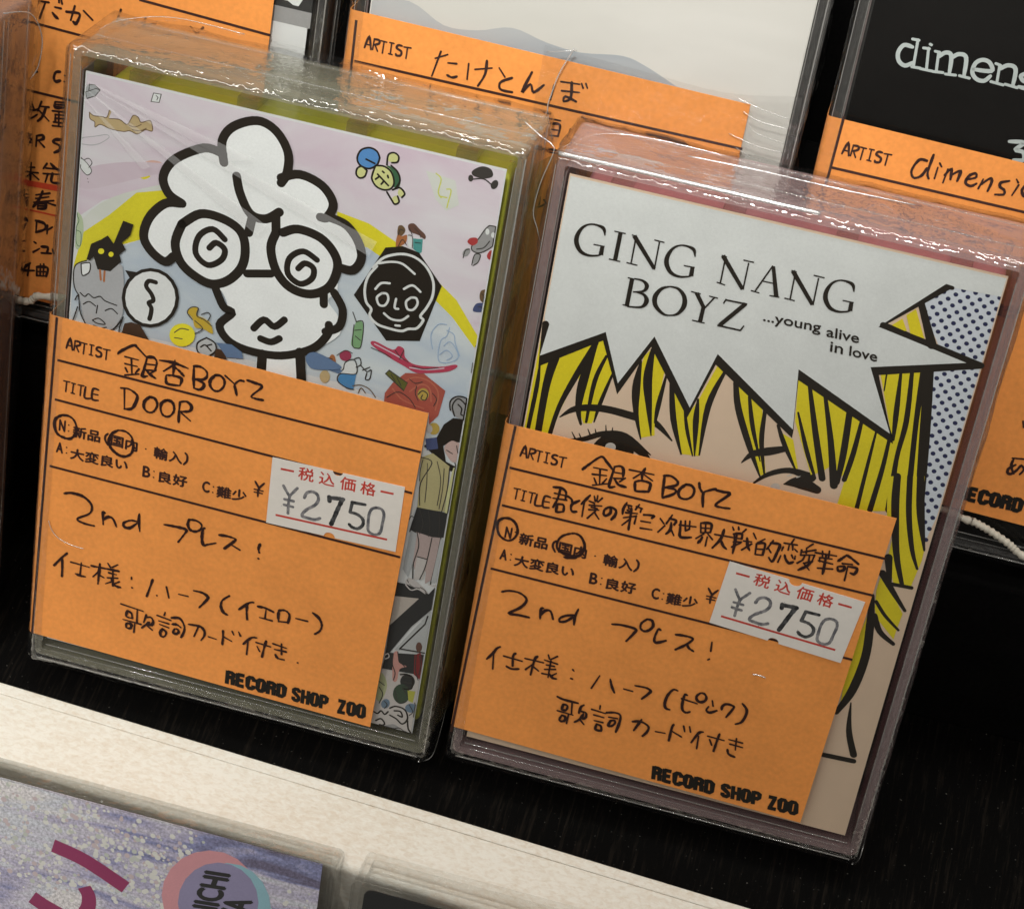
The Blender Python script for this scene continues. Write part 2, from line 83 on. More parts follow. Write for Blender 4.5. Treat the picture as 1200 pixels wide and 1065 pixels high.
DATA['form'] = """1.34,2.49 1.88,4.31 2.38,2.41;1.55,3.07 2.27,3.05;2.64,2.45 2.72,4.18;2.72,4.13 3.47,4.12 3.51,3.60 2.72,3.21;2.95,3.24 3.43,2.38;3.81,4.12 4.69,4.09;4.28,4.07 4.23,2.24;5.19,4.14 5.85,4.14;5.48,4.04 5.49,2.36;5.22,2.38 5.77,2.35;7.14,4.04 6.56,4.03 6.35,3.56 7.13,3.15 7.09,2.53 6.52,2.37 6.34,2.59;7.48,3.96 8.56,4.03;8.03,3.93 8.00,2.24;1.33,-3.36 2.33,-3.31;1.83,-3.35 1.79,-5.17;2.68,-3.39 3.32,-3.40;3.00,-3.43 2.92,-5.13;2.72,-5.18 3.26,-5.18;3.77,-3.42 4.74,-3.37;4.28,-3.41 4.24,-5.22;5.04,-3.47 5.01,-5.37 6.18,-5.23;7.22,-3.42 6.30,-3.49 6.27,-5.30 7.28,-5.29;6.29,-4.39 7.17,-4.33;9.39,-10.80 9.02,-11.31 9.03,-12.04 9.52,-12.83;2.65,-15.21 2.67,-15.22;2.69,-16.22 2.70,-16.23;2.71,-11.04 2.73,-11.05;2.76,-12.13 2.77,-12.14;17.64,-15.46 17.66,-15.47;17.66,-16.57 17.68,-16.59;15.88,-11.79 15.94,-11.79;22.51,-10.70 22.89,-11.14 22.91,-12.06 22.43,-12.84;27.76,-15.47 27.78,-15.49;27.74,-16.54 27.75,-16.56;34.52,-12.57 34.91,-13.11 35.31,-13.65;36.02,-12.52 35.24,-13.76 35.23,-15.15;34.51,-14.00 35.97,-13.96;34.57,-14.51 35.90,-14.44"""
DATA['formtext'] = [["N",[[1.141,-12.447],[2.131,-12.449],[1.143,-10.462]]],["新品",[[3.534,-12.981],[8.121,-12.812],[3.529,-10.922]]],["国内",[[10.019,-12.726],[14.467,-12.739],[9.997,-10.745]]],["輸",[[17.371,-12.997],[19.621,-12.994],[17.328,-10.945]]],["入",[[19.903,-12.905],[22.097,-12.88],[19.856,-10.982]]],["A",[[0.94,-16.522],[2.02,-16.499],[0.942,-14.664]]],["大変良い",[[3.383,-17.105],[13.119,-16.68],[3.379,-15.097]]],["B",[[15.815,-16.908],[17.003,-16.853],[15.779,-14.963]]],["良",[[18.526,-17.132],[20.681,-17.081],[18.481,-15.131]]],["好",[[20.967,-17.027],[23.301,-16.925],[20.915,-14.992]]],["C",[[25.99,-16.852],[27.137,-16.806],[25.928,-14.913]]],["難少",[[28.446,-17.182],[33.377,-16.672],[28.375,-15.187]]]]
DATA['frame'] = {"A":[1.2462,57.4759,1.0,-0.0053],"B":[1.3425,56.3676,1.0,0.0072],"M":[1.1054,57.1401,1.0,0.0045],"D":[1.4315,57.7471,1.0,-0.001]}
DATA['slip_A'] = """0.06,65.01 61.79,64.06 60.33,3.78 -0.23,4.96"""
DATA['stk_A'] = """38.06,49.86 59.93,50.44 60.03,38.43 38.31,37.81"""
DATA['notch_A'] = [[48.9,49.9,0.83],[48.95,38.19,0.93]]
DATA['logo_A'] = [["RECORD",[[34.514,4.994],[45.35,5.128],[34.454,7.668]]],["SHOP",[[46.267,5.012],[52.752,5.018],[46.162,7.807]]],["ZOO",[[54.247,4.949],[59.307,5.185],[54.114,7.739]]]]
DATA['slip_B'] = """-0.14,63.74 61.26,63.98 59.60,4.92 -0.93,5.92"""
DATA['stk_B'] = """38.18,49.73 60.08,48.57 58.95,36.77 37.32,38.04"""
DATA['notch_B'] = [[48.88,49.04,1.03],[47.85,37.63,0.9]]
DATA['logo_B'] = [["RECORD",[[34.011,5.92],[44.72,5.997],[33.701,8.561]]],["SHOP",[[45.744,6.044],[52.636,6.207],[45.396,8.676]]],["ZOO",[[53.664,6.004],[58.87,6.222],[53.282,8.684]]]]
DATA['redline'] = """6.93,14.20 16.99,13.75;82.55,13.95 92.44,13.68;6.55,84.91 91.97,83.83"""
DATA['redtext'] = [["税",[[0.2055,0.2363],[0.3206,0.2357],[0.2059,0.0459]]],["込",[[0.3628,0.2317],[0.4793,0.2334],[0.364,0.05]]],["価",[[0.5215,0.2445],[0.6367,0.2406],[0.5221,0.0479]]],["格",[[0.6767,0.2405],[0.7894,0.2376],[0.6764,0.0504]]]]
DATA['digits'] = [["grey",2.6,"10.30,38.44 12.96,45.61 15.58,52.05;20.90,37.43 18.24,44.73 15.95,51.88 15.46,64.35 15.78,78.04;12.08,58.23 18.95,58.16;12.13,66.64 19.03,67.01"],["grey",2.9,"26.85,49.20 28.33,41.36 32.30,37.57 36.25,40.34 37.44,48.18 35.26,56.82 30.01,65.35 26.99,72.89 26.85,77.57 29.96,78.45 36.09,78.71 40.07,74.87"],["black",4.0,"45.37,40.75 50.60,39.43 55.85,38.55;45.31,39.71 45.80,45.58;55.14,39.33 52.92,53.31 51.02,66.44 49.09,79.33"],["black",3.0,"72.50,39.00 62.74,39.97;62.88,39.90 61.98,55.27;61.98,55.27 67.49,56.11 71.98,61.39 72.52,70.35 69.15,77.30 64.94,76.94 62.47,73.77"],["grey",2.7,"80.43,39.94 77.65,43.80 76.30,52.51 76.44,67.01 77.26,76.63 80.29,80.30 83.68,79.81 86.39,74.70 86.96,62.14 87.36,48.19 85.62,41.06 82.65,39.37 80.43,39.94"]]
DATA['art_A'] = """lilac|f0|0.48,108.13 70.35,107.34 67.73,74.53 53.58,88.13 43.59,92.64 16.73,90.91 6.16,85.52 0.95,80.39
paleblue|f1|2.42,70.87 8.17,77.29 17.40,83.33 30.56,88.72 46.63,89.90 58.25,83.64 66.95,76.08 67.09,65.46 65.53,52.79 61.42,42.16 58.45,63.13 2.55,64.66
cream2|f1|2.60,80.80 7.49,86.27 16.73,90.91 16.88,89.14 10.27,86.10 3.56,79.02
yellow2|f0|2.03,72.53 3.52,79.59 7.43,83.42 11.48,88.09 17.48,90.12 17.76,86.96 14.24,81.40 8.78,78.45 4.13,74.82
yellow2|f0|42.91,92.74 47.95,92.05 53.35,89.76 58.54,86.28 63.03,83.15 67.51,77.68 66.95,76.08 62.80,80.22 58.29,83.37 52.77,86.23 48.20,88.19 43.54,87.73
coral|f1|11.69,92.58 13.23,93.79 15.07,93.82 14.55,92.65 12.56,91.96
yellow2|f1|11.42,90.85 12.41,91.34 13.44,91.23 12.47,90.52
pink|f1|2.42,89.53 9.75,92.70 20.48,94.46 13.93,91.63 3.31,86.66
grey|f0|1.77,102.14 2.70,103.47 3.60,103.58 4.52,102.99 3.82,101.91 2.55,101.15 1.92,101.47
ink2|s0|1.77,102.14,0.12 2.77,102.38,0.12 2.80,103.50,0.12
ink2|s0|2.77,102.38,0.12 3.84,103.03,0.12 4.52,102.95,0.12
ink2|s0|1.78,102.04,0.12 2.55,101.15,0.12 3.83,101.85,0.12 4.52,102.95,0.12
ink2|s0|2.80,103.44,0.12 3.60,103.58,0.12 4.52,102.95,0.12
white|f0|12.84,104.43 14.04,104.51 13.82,103.15 12.56,103.02
ink2|s0|12.84,104.43,0.12 14.04,104.51,0.12 13.82,103.15,0.12 12.56,103.02,0.12 12.84,104.43,0.12
ink2|s0|13.27,104.13,0.12 13.59,103.90,0.12 13.43,103.46,0.12
tan|f1|3.10,99.10 3.85,98.72 5.06,98.89 5.87,98.93 6.19,100.13 6.51,99.90 6.29,98.83 7.90,99.07 9.16,98.59 9.95,100.17 10.77,100.10 11.33,99.51 12.70,100.08 13.24,98.53 12.02,98.45 10.88,97.46 9.64,97.68 8.65,97.34 6.61,97.26 4.95,97.59 4.17,96.99 4.02,97.78 3.28,98.11
brown|s1|3.10,99.10,0.14 3.85,98.72,0.14 5.06,98.89,0.14 5.87,98.93,0.14 6.19,100.13,0.14
brown|s1|6.29,98.83,0.14 7.90,99.07,0.14 9.16,98.59,0.14 9.95,100.17,0.14 10.77,100.10,0.14 11.33,99.41,0.14 12.70,100.04,0.14 13.14,98.51,0.14 12.03,98.41,0.14 10.88,97.46,0.14 9.64,97.68,0.14 8.65,97.34,0.14 6.61,97.26,0.14 4.95,97.59,0.14 4.17,96.99,0.14 4.02,97.78,0.14 3.28,98.11,0.14 3.10,99.10,0.14
brown|s1|9.37,98.54,0.14 10.39,98.47,0.14 11.36,99.11,0.14
brown|s1|10.03,97.97,0.14 11.24,98.06,0.14 12.21,98.70,0.14
grey|s1|1.87,94.69,0.10 3.07,95.12,0.10 4.48,95.62,0.10 6.07,96.21,0.10 6.41,95.77,0.10 4.97,94.50,0.10 3.57,93.95,0.10 2.14,93.82,0.10
white|f1|1.77,91.65 2.72,91.35 3.60,90.63 4.11,89.81 3.50,89.03 2.63,89.55 1.95,90.44
ink2|s1|1.77,91.65,0.12 2.72,91.35,0.12 3.60,90.63,0.12 4.11,89.81,0.12 3.50,89.03,0.13 2.63,89.55,0.13 1.95,90.44,0.12
ink2|s1|2.82,91.38,0.12 3.52,91.76,0.12 4.07,91.16,0.12 3.62,90.32,0.12
ink2|s1|3.54,88.47,0.13 3.58,88.44,0.13
ink2|s1|3.68,87.95,0.13 3.72,87.92,0.13
green2|f1|1.73,82.44 3.01,82.11 3.48,79.86 3.15,76.96 2.30,76.96
green|s1|1.93,82.49,0.11 2.64,81.37,0.11 2.22,79.76,0.11 3.09,79.33,0.11 3.13,77.17,0.11 2.48,77.44,0.11 2.24,79.55,0.11
cream2|f0|55.45,102.37 60.01,101.90 61.10,98.30 59.33,96.91 57.47,98.32
lime|s1|56.99,102.30,0.20 57.86,101.60,0.20 57.73,99.53,0.20 58.29,98.75,0.20
lime|s1|58.94,100.28,0.20 59.60,100.22,0.20 59.45,98.35,0.20 59.37,97.42,0.20
lime|s1|58.04,98.92,0.20 59.13,98.96,0.20
green|f1|49.72,101.78 51.37,100.93 51.91,99.47 51.28,98.41 49.64,100.74
sky|f0|48.32,102.64 48.30,102.13 48.12,101.63 47.79,101.19 47.34,100.85 46.83,100.65 46.29,100.60 45.78,100.71 45.35,100.96 45.05,101.35 44.91,101.81 44.93,102.32 45.11,102.82 45.44,103.26 45.89,103.59 46.41,103.80 46.94,103.85 47.45,103.74 47.87,103.48 48.17,103.10
lime2|f0|50.46,100.92 50.75,100.40 50.88,99.81 50.84,99.21 50.63,98.67 50.27,98.23 49.80,97.94 49.25,97.82 48.70,97.90 48.18,98.15 47.76,98.57 47.46,99.09 47.33,99.68 47.38,100.28 47.59,100.82 47.95,101.26 48.43,101.55 48.97,101.66 49.52,101.59 50.03,101.33
lime2|f0|46.56,99.95 46.56,99.65 46.49,99.37 46.34,99.12 46.15,98.94 45.91,98.83 45.67,98.82 45.44,98.90 45.24,99.06 45.10,99.30 45.02,99.57 45.02,99.87 45.10,100.15 45.24,100.40 45.44,100.58 45.67,100.68 45.92,100.70 46.15,100.62 46.35,100.46 46.49,100.22
lime2|f0|51.12,103.36 51.11,103.13 51.01,102.91 50.83,102.70 50.60,102.54 50.33,102.44 50.05,102.41 49.78,102.45 49.56,102.56 49.41,102.72 49.34,102.93 49.35,103.15 49.45,103.38 49.63,103.58 49.86,103.74 50.13,103.84 50.42,103.87 50.68,103.83 50.90,103.73 51.05,103.56
lime2|f0|52.73,98.19 52.73,97.98 52.68,97.78 52.59,97.60 52.46,97.47 52.31,97.40 52.14,97.39 51.99,97.45 51.85,97.57 51.75,97.74 51.70,97.94 51.70,98.15 51.74,98.35 51.84,98.53 51.97,98.66 52.12,98.73 52.28,98.73 52.44,98.67 52.57,98.56 52.67,98.39
lime2|f0|52.03,96.87 52.03,96.68 51.98,96.48 51.88,96.32 51.75,96.19 51.60,96.13 51.43,96.12 51.28,96.17 51.15,96.28 51.05,96.44 51.00,96.62 51.00,96.82 51.04,97.01 51.14,97.18 51.27,97.30 51.43,97.37 51.59,97.38 51.74,97.32 51.88,97.21 51.97,97.06
black|s1|48.27,102.67,0.29 47.99,101.47,0.29 46.83,100.60,0.29 45.43,100.85,0.29 44.90,101.86,0.29 45.34,103.20,0.29 46.58,103.84,0.29 47.72,103.55,0.29 48.27,102.67,0.29
black|s1|47.80,101.31,0.29 47.53,100.00,0.29 47.54,99.09,0.29 48.33,98.14,0.29 49.58,97.88,0.29 50.62,98.36,0.29 50.92,99.46,0.29 50.28,100.89,0.29 49.09,101.51,0.29 47.80,101.31,0.29
black|s1|46.61,100.23,0.29 46.41,99.27,0.29 45.69,98.83,0.29 45.08,99.29,0.29 45.11,100.21,0.29 45.78,100.67,0.29 46.61,100.23,0.29
black|s1|49.49,101.83,0.29 49.49,103.41,0.29 50.30,103.95,0.28 51.05,103.56,0.28 51.02,102.66,0.29 50.19,102.34,0.29
black|s1|50.14,101.88,0.29 51.24,101.13,0.29 51.78,99.90,0.29 51.36,98.65,0.29
black|s1|50.87,98.19,0.29 51.89,98.79,0.29 52.76,98.08,0.29 52.42,97.36,0.29
black|s1|50.06,97.65,0.29 50.85,96.70,0.29 51.50,96.05,0.29 52.09,96.55,0.29 51.76,97.38,0.29
black|s1|48.29,100.07,0.29 50.14,98.70,0.29
black|s1|48.98,100.69,0.29 49.22,100.53,0.29
black|s1|49.82,100.22,0.29 49.97,99.91,0.29
black|s1|48.08,99.22,0.29 48.50,99.67,0.29
black|s1|49.04,98.66,0.29 49.36,99.19,0.29
black|s1|46.28,101.96,0.29 46.96,101.79,0.29 47.64,101.62,0.29
ink2|f1|62.30,104.03 63.56,105.01 64.98,104.91 65.41,103.89 64.16,103.25 62.52,103.30
ink2|f0|62.60,102.92 62.61,102.75 62.58,102.59 62.51,102.46 62.42,102.36 62.30,102.30 62.18,102.30 62.07,102.35 61.97,102.44 61.89,102.57 61.85,102.73 61.84,102.90 61.87,103.06 61.94,103.19 62.03,103.29 62.14,103.35 62.26,103.35 62.38,103.30 62.48,103.20 62.56,103.07
ink2|f0|66.36,102.56 66.27,102.34 66.13,102.15 65.97,102.02 65.80,101.96 65.64,101.97 65.51,102.05 65.41,102.19 65.35,102.38 65.35,102.61 65.40,102.84 65.50,103.06 65.63,103.24 65.79,103.37 65.96,103.44 66.12,103.43 66.26,103.35 66.36,103.21 66.41,103.01 66.41,102.79
ink2|s1|62.50,102.73,0.20 64.17,103.18,0.20 65.59,102.47,0.20
grey2|f1|66.15,96.23 67.36,96.18 67.79,94.91 67.09,93.11 65.54,91.68 64.34,91.61 64.00,92.34 64.79,93.69 65.60,95.51
ink2|s1|66.15,96.23,0.18 67.36,96.18,0.18 67.79,94.91,0.18 67.09,93.11,0.18 65.54,91.68,0.18 64.34,91.61,0.18 64.00,92.34,0.18 64.79,93.69,0.18 65.60,95.51,0.18 66.15,96.23,0.18
ink2|s1|64.82,92.08,0.18 65.85,92.57,0.18 66.54,93.78,0.18
white|f0|66.28,95.27 66.29,95.11 66.27,94.97 66.22,94.84 66.15,94.75 66.06,94.71 65.96,94.71 65.87,94.76 65.79,94.85 65.72,94.97 65.69,95.12 65.68,95.27 65.70,95.42 65.75,95.55 65.82,95.64 65.91,95.68 66.00,95.68 66.09,95.63 66.18,95.54 66.24,95.42
white|f0|67.21,94.95 67.22,94.81 67.20,94.67 67.15,94.56 67.07,94.47 66.98,94.43 66.89,94.43 66.80,94.47 66.72,94.55 66.65,94.66 66.62,94.80 66.61,94.94 66.63,95.07 66.68,95.19 66.75,95.27 66.84,95.32 66.94,95.32 67.03,95.27 67.11,95.19 67.17,95.08
red|f1|63.26,92.85 63.59,93.58 64.55,93.82 64.77,93.11 64.09,92.48
red|f1|66.51,91.45 66.87,92.36 67.65,92.32 67.73,91.17 66.88,90.92
grey2|f0|63.77,90.97 63.63,90.76 63.47,90.60 63.29,90.49 63.13,90.46 62.98,90.49 62.87,90.60 62.81,90.76 62.81,90.97 62.85,91.20 62.95,91.43 63.09,91.63 63.25,91.79 63.42,91.90 63.59,91.93 63.74,91.90 63.84,91.79 63.90,91.63 63.91,91.42 63.86,91.20
grey2|f0|65.45,90.43 65.37,90.15 65.24,89.91 65.08,89.73 64.91,89.62 64.75,89.61 64.60,89.68 64.49,89.84 64.42,90.06 64.41,90.33 64.45,90.61 64.53,90.89 64.66,91.13 64.82,91.31 64.99,91.42 65.15,91.43 65.30,91.36 65.41,91.21 65.48,90.98 65.49,90.72
ink2|s1|63.00,90.22,0.16 63.15,91.42,0.16 63.75,91.81,0.16
ink2|s1|64.46,89.41,0.16 64.64,91.10,0.16 65.49,91.31,0.16 65.35,90.11,0.16 64.69,89.36,0.16
brown|f1|52.51,92.72 53.14,93.00 53.68,92.32 53.16,91.26 52.59,91.35
rust|f1|52.59,91.35 53.27,91.28 53.99,91.70 54.04,90.54 53.17,89.62 52.55,89.58
brown2|f1|53.99,93.32 54.81,93.76 55.80,93.08 56.79,92.39 56.78,91.69 55.71,92.13 54.34,92.37
teal|f0|55.04,91.38 56.50,91.62 56.64,89.56 56.35,89.25 55.28,89.68
white|f0|54.07,91.95 55.06,91.26 55.17,89.66 54.48,89.83
black|f0|51.03,88.89 53.60,89.76 56.22,89.37 60.46,84.89 58.39,75.08 53.20,73.80 47.19,80.02
white|s1|49.61,85.23,0.41 51.03,87.24,0.41 53.55,88.46,0.41 55.80,88.44,0.41 57.75,87.28,0.41 59.06,85.25,0.41 59.29,82.93,0.41 58.69,80.86,0.41 57.91,79.21,0.41 58.44,78.62,0.42 57.64,77.08,0.42 56.35,76.62,0.42 55.30,75.99,0.42 53.25,75.94,0.42 51.39,76.19,0.42 50.11,77.20,0.42 50.18,78.43,0.42 49.25,79.40,0.42 48.76,81.43,0.41 49.03,83.65,0.41 50.13,85.59,0.41
white|s1|50.39,86.13,0.36 52.21,86.83,0.36 53.99,86.93,0.36 56.06,85.79,0.36
white|s1|50.40,81.85,0.37 51.15,83.00,0.37 52.46,83.33,0.37
white|s1|54.77,82.97,0.37 56.00,83.88,0.37 57.34,83.15,0.37
white|s1|51.48,81.41,0.37 50.81,80.52,0.37 51.30,79.44,0.37 52.19,79.55,0.37 52.61,80.62,0.37 52.26,81.49,0.37 51.48,81.41,0.37
white|s1|56.06,81.86,0.37 55.39,80.97,0.37 55.77,79.87,0.37 56.66,79.97,0.37 57.19,81.07,0.37 56.84,81.94,0.37 56.06,81.86,0.37
white|s1|53.80,81.04,0.37 53.77,79.59,0.37 54.35,79.50,0.37
white|s1|52.25,78.23,0.37 53.48,77.58,0.37 55.05,77.75,0.37 56.05,78.73,0.37
white|s1|54.29,76.70,0.37 54.96,76.80,0.37
brown|f1|66.59,85.75 67.75,86.16 68.37,85.73 68.34,83.82 66.88,83.92 66.41,84.75
navy2|f1|66.07,83.35 67.23,83.77 68.35,83.10 67.46,82.35 65.82,82.09
tan|f0|68.67,84.73 68.68,84.49 68.63,84.25 68.54,84.05 68.40,83.90 68.23,83.81 68.06,83.81 67.88,83.88 67.73,84.02 67.62,84.21 67.55,84.45 67.54,84.69 67.59,84.93 67.68,85.14 67.82,85.29 67.99,85.37 68.16,85.37 68.34,85.30 68.49,85.16 68.60,84.97
bluepen|s1|60.55,74.30,0.14 59.99,76.60,0.14 60.84,78.52,0.14 62.14,78.86,0.14
bluepen|s1|62.65,78.50,0.14 62.42,76.99,0.14 61.65,76.06,0.14 61.53,73.83,0.14 61.96,72.46,0.14 63.51,72.75,0.14 64.70,73.92,0.14 64.01,75.46,0.14 63.00,76.17,0.14 62.23,75.23,0.14
bluepen|s1|62.28,77.92,0.14 63.48,77.51,0.14 63.91,76.16,0.14 64.88,74.22,0.14
bluepen|s1|61.78,73.65,0.14 62.77,74.64,0.14 63.79,73.93,0.14 63.02,72.99,0.14
yellow2|f0|68.25,76.44 68.25,76.28 68.19,76.11 68.09,75.97 67.94,75.85 67.77,75.78 67.59,75.76 67.42,75.79 67.28,75.87 67.18,76.00 67.12,76.15 67.13,76.31 67.19,76.48 67.29,76.63 67.44,76.74 67.61,76.81 67.79,76.83 67.96,76.80 68.10,76.72 68.20,76.60
skyblue|f0|67.01,73.67 68.43,74.05 68.37,71.99 67.14,71.66
green3|f1|47.87,73.69 48.23,75.86 49.31,75.53 49.44,71.89 48.72,71.25 47.85,71.72
ink2|s1|47.42,77.18,0.16 48.12,75.83,0.16
ink2|s1|47.87,75.16,0.16 48.07,71.78,0.16 48.82,71.35,0.16 49.42,72.01,0.16 49.26,75.88,0.16 48.14,75.71,0.16
ink2|s1|48.10,74.24,0.16 49.08,74.62,0.16
ink2|s1|48.33,73.32,0.16 49.20,72.81,0.16
crimson|f1|51.01,72.54 51.44,73.27 54.40,72.57 55.20,73.39 56.15,73.15 56.57,71.79 58.29,71.00 62.08,71.63 64.44,72.63 64.73,72.21 63.31,71.09 60.26,70.04 58.47,69.69 56.55,70.30 53.90,71.21
pink|s1|51.50,72.80,0.19 54.24,72.04,0.19 56.16,71.43,0.19
pink|s1|57.47,70.29,0.19 60.17,70.63,0.19 62.78,71.57,0.19
redbrown|f0|56.94,69.21 59.83,69.85 63.57,67.85 63.09,63.33 61.86,61.48 61.57,63.43 54.27,63.49 54.18,64.97 55.17,66.99
coral2|s1|56.92,67.71,0.21 58.59,68.90,0.21 60.91,68.77,0.21 62.52,67.20,0.21 62.50,64.18,0.21
coral2|s1|55.31,66.03,0.21 56.88,64.69,0.21 58.80,64.20,0.21 60.69,63.95,0.21
coral2|s1|58.05,66.26,0.21 59.65,67.93,0.21 61.08,67.57,0.21 61.62,65.46,0.21
ochre|f0|61.11,66.57 61.12,66.24 61.03,65.91 60.87,65.62 60.65,65.40 60.38,65.28 60.10,65.25 59.83,65.34 59.60,65.52 59.43,65.78 59.34,66.10 59.33,66.44 59.42,66.77 59.58,67.06 59.81,67.27 60.07,67.40 60.35,67.42 60.62,67.33 60.85,67.15 61.02,66.89
ink2|s1|59.45,66.13,0.19 60.03,66.91,0.19 60.89,66.52,0.19 60.70,65.46,0.19 60.00,65.52,0.19 60.13,66.19,0.19
olive|f0|53.85,68.26 54.32,69.01 57.51,67.61 57.14,66.14
ink2|s0|53.85,68.26,0.14 54.32,69.01,0.14 57.51,67.61,0.14 57.14,66.14,0.14 53.85,68.26,0.14
ink2|s0|54.75,68.38,0.14 55.59,67.35,0.14
ink2|s0|55.71,68.13,0.14 56.58,66.87,0.14
crimson2|f0|48.14,69.86 48.13,69.58 48.03,69.31 47.85,69.06 47.60,68.87 47.31,68.75 47.02,68.72 46.74,68.77 46.51,68.91 46.34,69.11 46.26,69.37 46.28,69.65 46.38,69.92 46.56,70.17 46.81,70.36 47.09,70.48 47.39,70.51 47.67,70.46 47.90,70.32 48.06,70.12
white|f1|46.58,67.21 47.33,68.65 48.80,68.92 49.27,67.05 47.14,66.49
blue2|f0|46.47,65.31 46.80,66.40 49.29,66.93 49.17,64.27 48.11,64.36 46.66,64.73
ink2|s1|45.71,66.73,0.19 47.06,67.09,0.19 47.34,68.53,0.19 48.75,69.28,0.19 49.27,67.05,0.19 46.80,66.40,0.19 46.51,65.07,0.19 48.12,64.24,0.19 49.17,64.27,0.19
ink2|s1|48.72,69.52,0.19 49.48,69.84,0.19 49.80,68.81,0.19 49.13,68.14,0.19
ink2|s1|49.88,68.58,0.19 50.90,67.86,0.19 51.54,68.27,0.19 51.51,66.77,0.19 50.85,66.47,0.19 50.93,67.61,0.19
ink2|s1|51.25,68.70,0.19 50.20,67.92,0.19
rust|f0|45.78,68.45 45.79,68.13 45.75,67.82 45.66,67.57 45.53,67.39 45.37,67.29 45.19,67.30 45.03,67.40 44.88,67.59 44.77,67.86 44.70,68.16 44.69,68.48 44.73,68.78 44.82,69.04 44.95,69.22 45.11,69.31 45.29,69.31 45.45,69.21 45.60,69.01 45.71,68.75
blue3|f0|43.41,68.49 45.53,68.18 47.09,66.85 46.47,66.31 43.63,66.68
tan|f0|45.20,65.47 45.20,65.13 45.12,64.80 44.97,64.52 44.76,64.30 44.52,64.19 44.26,64.17 44.01,64.26 43.81,64.45 43.65,64.72 43.57,65.04 43.57,65.38 43.65,65.71 43.80,65.99 44.01,66.21 44.26,66.32 44.51,66.34 44.76,66.25 44.97,66.06 45.12,65.79
brown|s1|48.98,64.84,0.17 50.31,65.32,0.17 51.75,64.95,0.17 52.82,63.86,0.17
brown|s1|50.03,63.87,0.17 50.37,64.84,0.17 51.15,64.17,0.17
grey2|f1|64.65,66.77 65.70,67.42 67.37,67.00 68.11,65.19 67.28,63.83 65.64,64.02 64.76,65.29
black|s1|64.83,64.81,0.24 64.61,66.26,0.24 65.48,67.37,0.24 67.07,67.42,0.24 68.14,65.70,0.24
black|s1|65.64,64.02,0.24 65.05,65.62,0.24 65.75,67.06,0.24 67.00,66.40,0.24 67.77,65.10,0.24 67.08,63.65,0.24
black|s1|65.90,66.10,0.24 66.56,65.53,0.24 66.60,64.53,0.24 67.30,64.47,0.24
black|f0|65.47,63.60 68.29,63.98 68.23,59.90 65.75,59.48 64.63,58.41 65.48,55.82 67.31,55.29 66.53,54.29 61.61,57.58 63.41,59.61 64.19,62.11
skin|f1|64.87,58.35 65.84,59.64 67.01,59.57 68.05,59.60 68.05,57.30 66.62,56.00 65.28,57.18
ink2|s1|65.30,57.82,0.17 66.28,57.45,0.17
ink2|s1|66.75,58.99,0.17 67.27,57.85,0.17
ochre|f0|63.63,61.20 63.64,60.87 63.55,60.55 63.39,60.27 63.16,60.06 62.89,59.93 62.61,59.91 62.34,59.98 62.11,60.16 61.94,60.41 61.85,60.72 61.85,61.05 61.93,61.37 62.10,61.65 62.32,61.86 62.59,61.98 62.87,62.01 63.14,61.93 63.38,61.76 63.54,61.51
pale|f0|62.53,60.85 62.54,60.62 62.50,60.39 62.41,60.20 62.29,60.06 62.14,59.98 61.99,59.98 61.83,60.04 61.70,60.18 61.60,60.36 61.54,60.58 61.54,60.82 61.58,61.04 61.66,61.23 61.78,61.37 61.93,61.45 62.09,61.46 62.24,61.39 62.37,61.26 62.47,61.07
navy2|f0|61.65,58.88 63.41,59.61 63.92,57.70 62.16,56.97
olive2|f0|61.50,55.50 63.20,56.70 66.18,55.13 66.53,46.98 62.11,46.23 61.90,50.73
lemon|f0|66.78,54.97 68.16,56.31 68.00,46.90 66.60,46.51 66.46,50.38
ink2|s1|61.50,55.50,0.18 63.31,54.98,0.18 62.02,50.92,0.18 62.44,46.98,0.18
ink2|s1|66.22,54.82,0.18 66.41,50.69,0.18 66.11,46.86,0.18
ink2|s1|66.92,55.97,0.18 67.94,53.05,0.18 67.72,46.82,0.18
charcoal|f0|62.06,46.54 66.55,46.82 68.04,46.59 67.94,42.45 64.95,41.76 61.42,41.75
skin2|f0|62.55,42.07 65.24,41.84 65.37,35.87 64.08,33.47 62.76,36.46
skin2|f0|65.24,41.84 66.67,42.08 66.37,34.13 65.34,32.99 64.99,37.44
pale|f0|63.34,37.63 64.99,37.44 64.94,33.72 63.37,33.26
ink2|s1|62.69,42.11,0.18 63.34,39.64,0.19 62.95,36.18,0.19 63.22,33.22,0.19
ink2|s1|65.26,41.68,0.18 64.99,36.43,0.19 64.37,33.55,0.19
ink2|s1|66.67,42.08,0.18 66.55,37.89,0.19 66.22,33.07,0.19
ink2|s1|63.34,37.63,0.19 64.97,37.60,0.19
pale|f1|62.60,33.38 64.48,32.74 66.17,31.36 65.65,30.86 62.36,31.95
palegrey|f0|66.69,41.93 67.96,42.29 68.19,33.81 66.29,33.60
grey|f0|61.66,42.15 62.74,41.80 62.81,36.14 62.46,33.34 61.37,34.71
charcoal|f0|60.46,31.98 62.54,32.07 66.23,31.27 67.87,34.30 68.07,29.93 64.24,24.32 60.71,16.96 60.71,23.62
pale2|f0|60.68,29.31 64.78,29.99 60.71,23.62
charcoal|f0|60.84,18.23 67.90,19.82 67.91,15.58 60.52,14.95
palegrey|f0|62.09,19.13 66.40,27.03 67.60,29.10 68.48,19.99
black|s0|62.94,19.56,0.26 66.47,25.50,0.25 66.69,27.12,0.25
black|s0|63.08,19.61,0.26 67.88,19.99,0.26
pale|f0|60.52,14.95 67.94,15.41 68.83,2.85 60.25,2.02 60.21,9.30
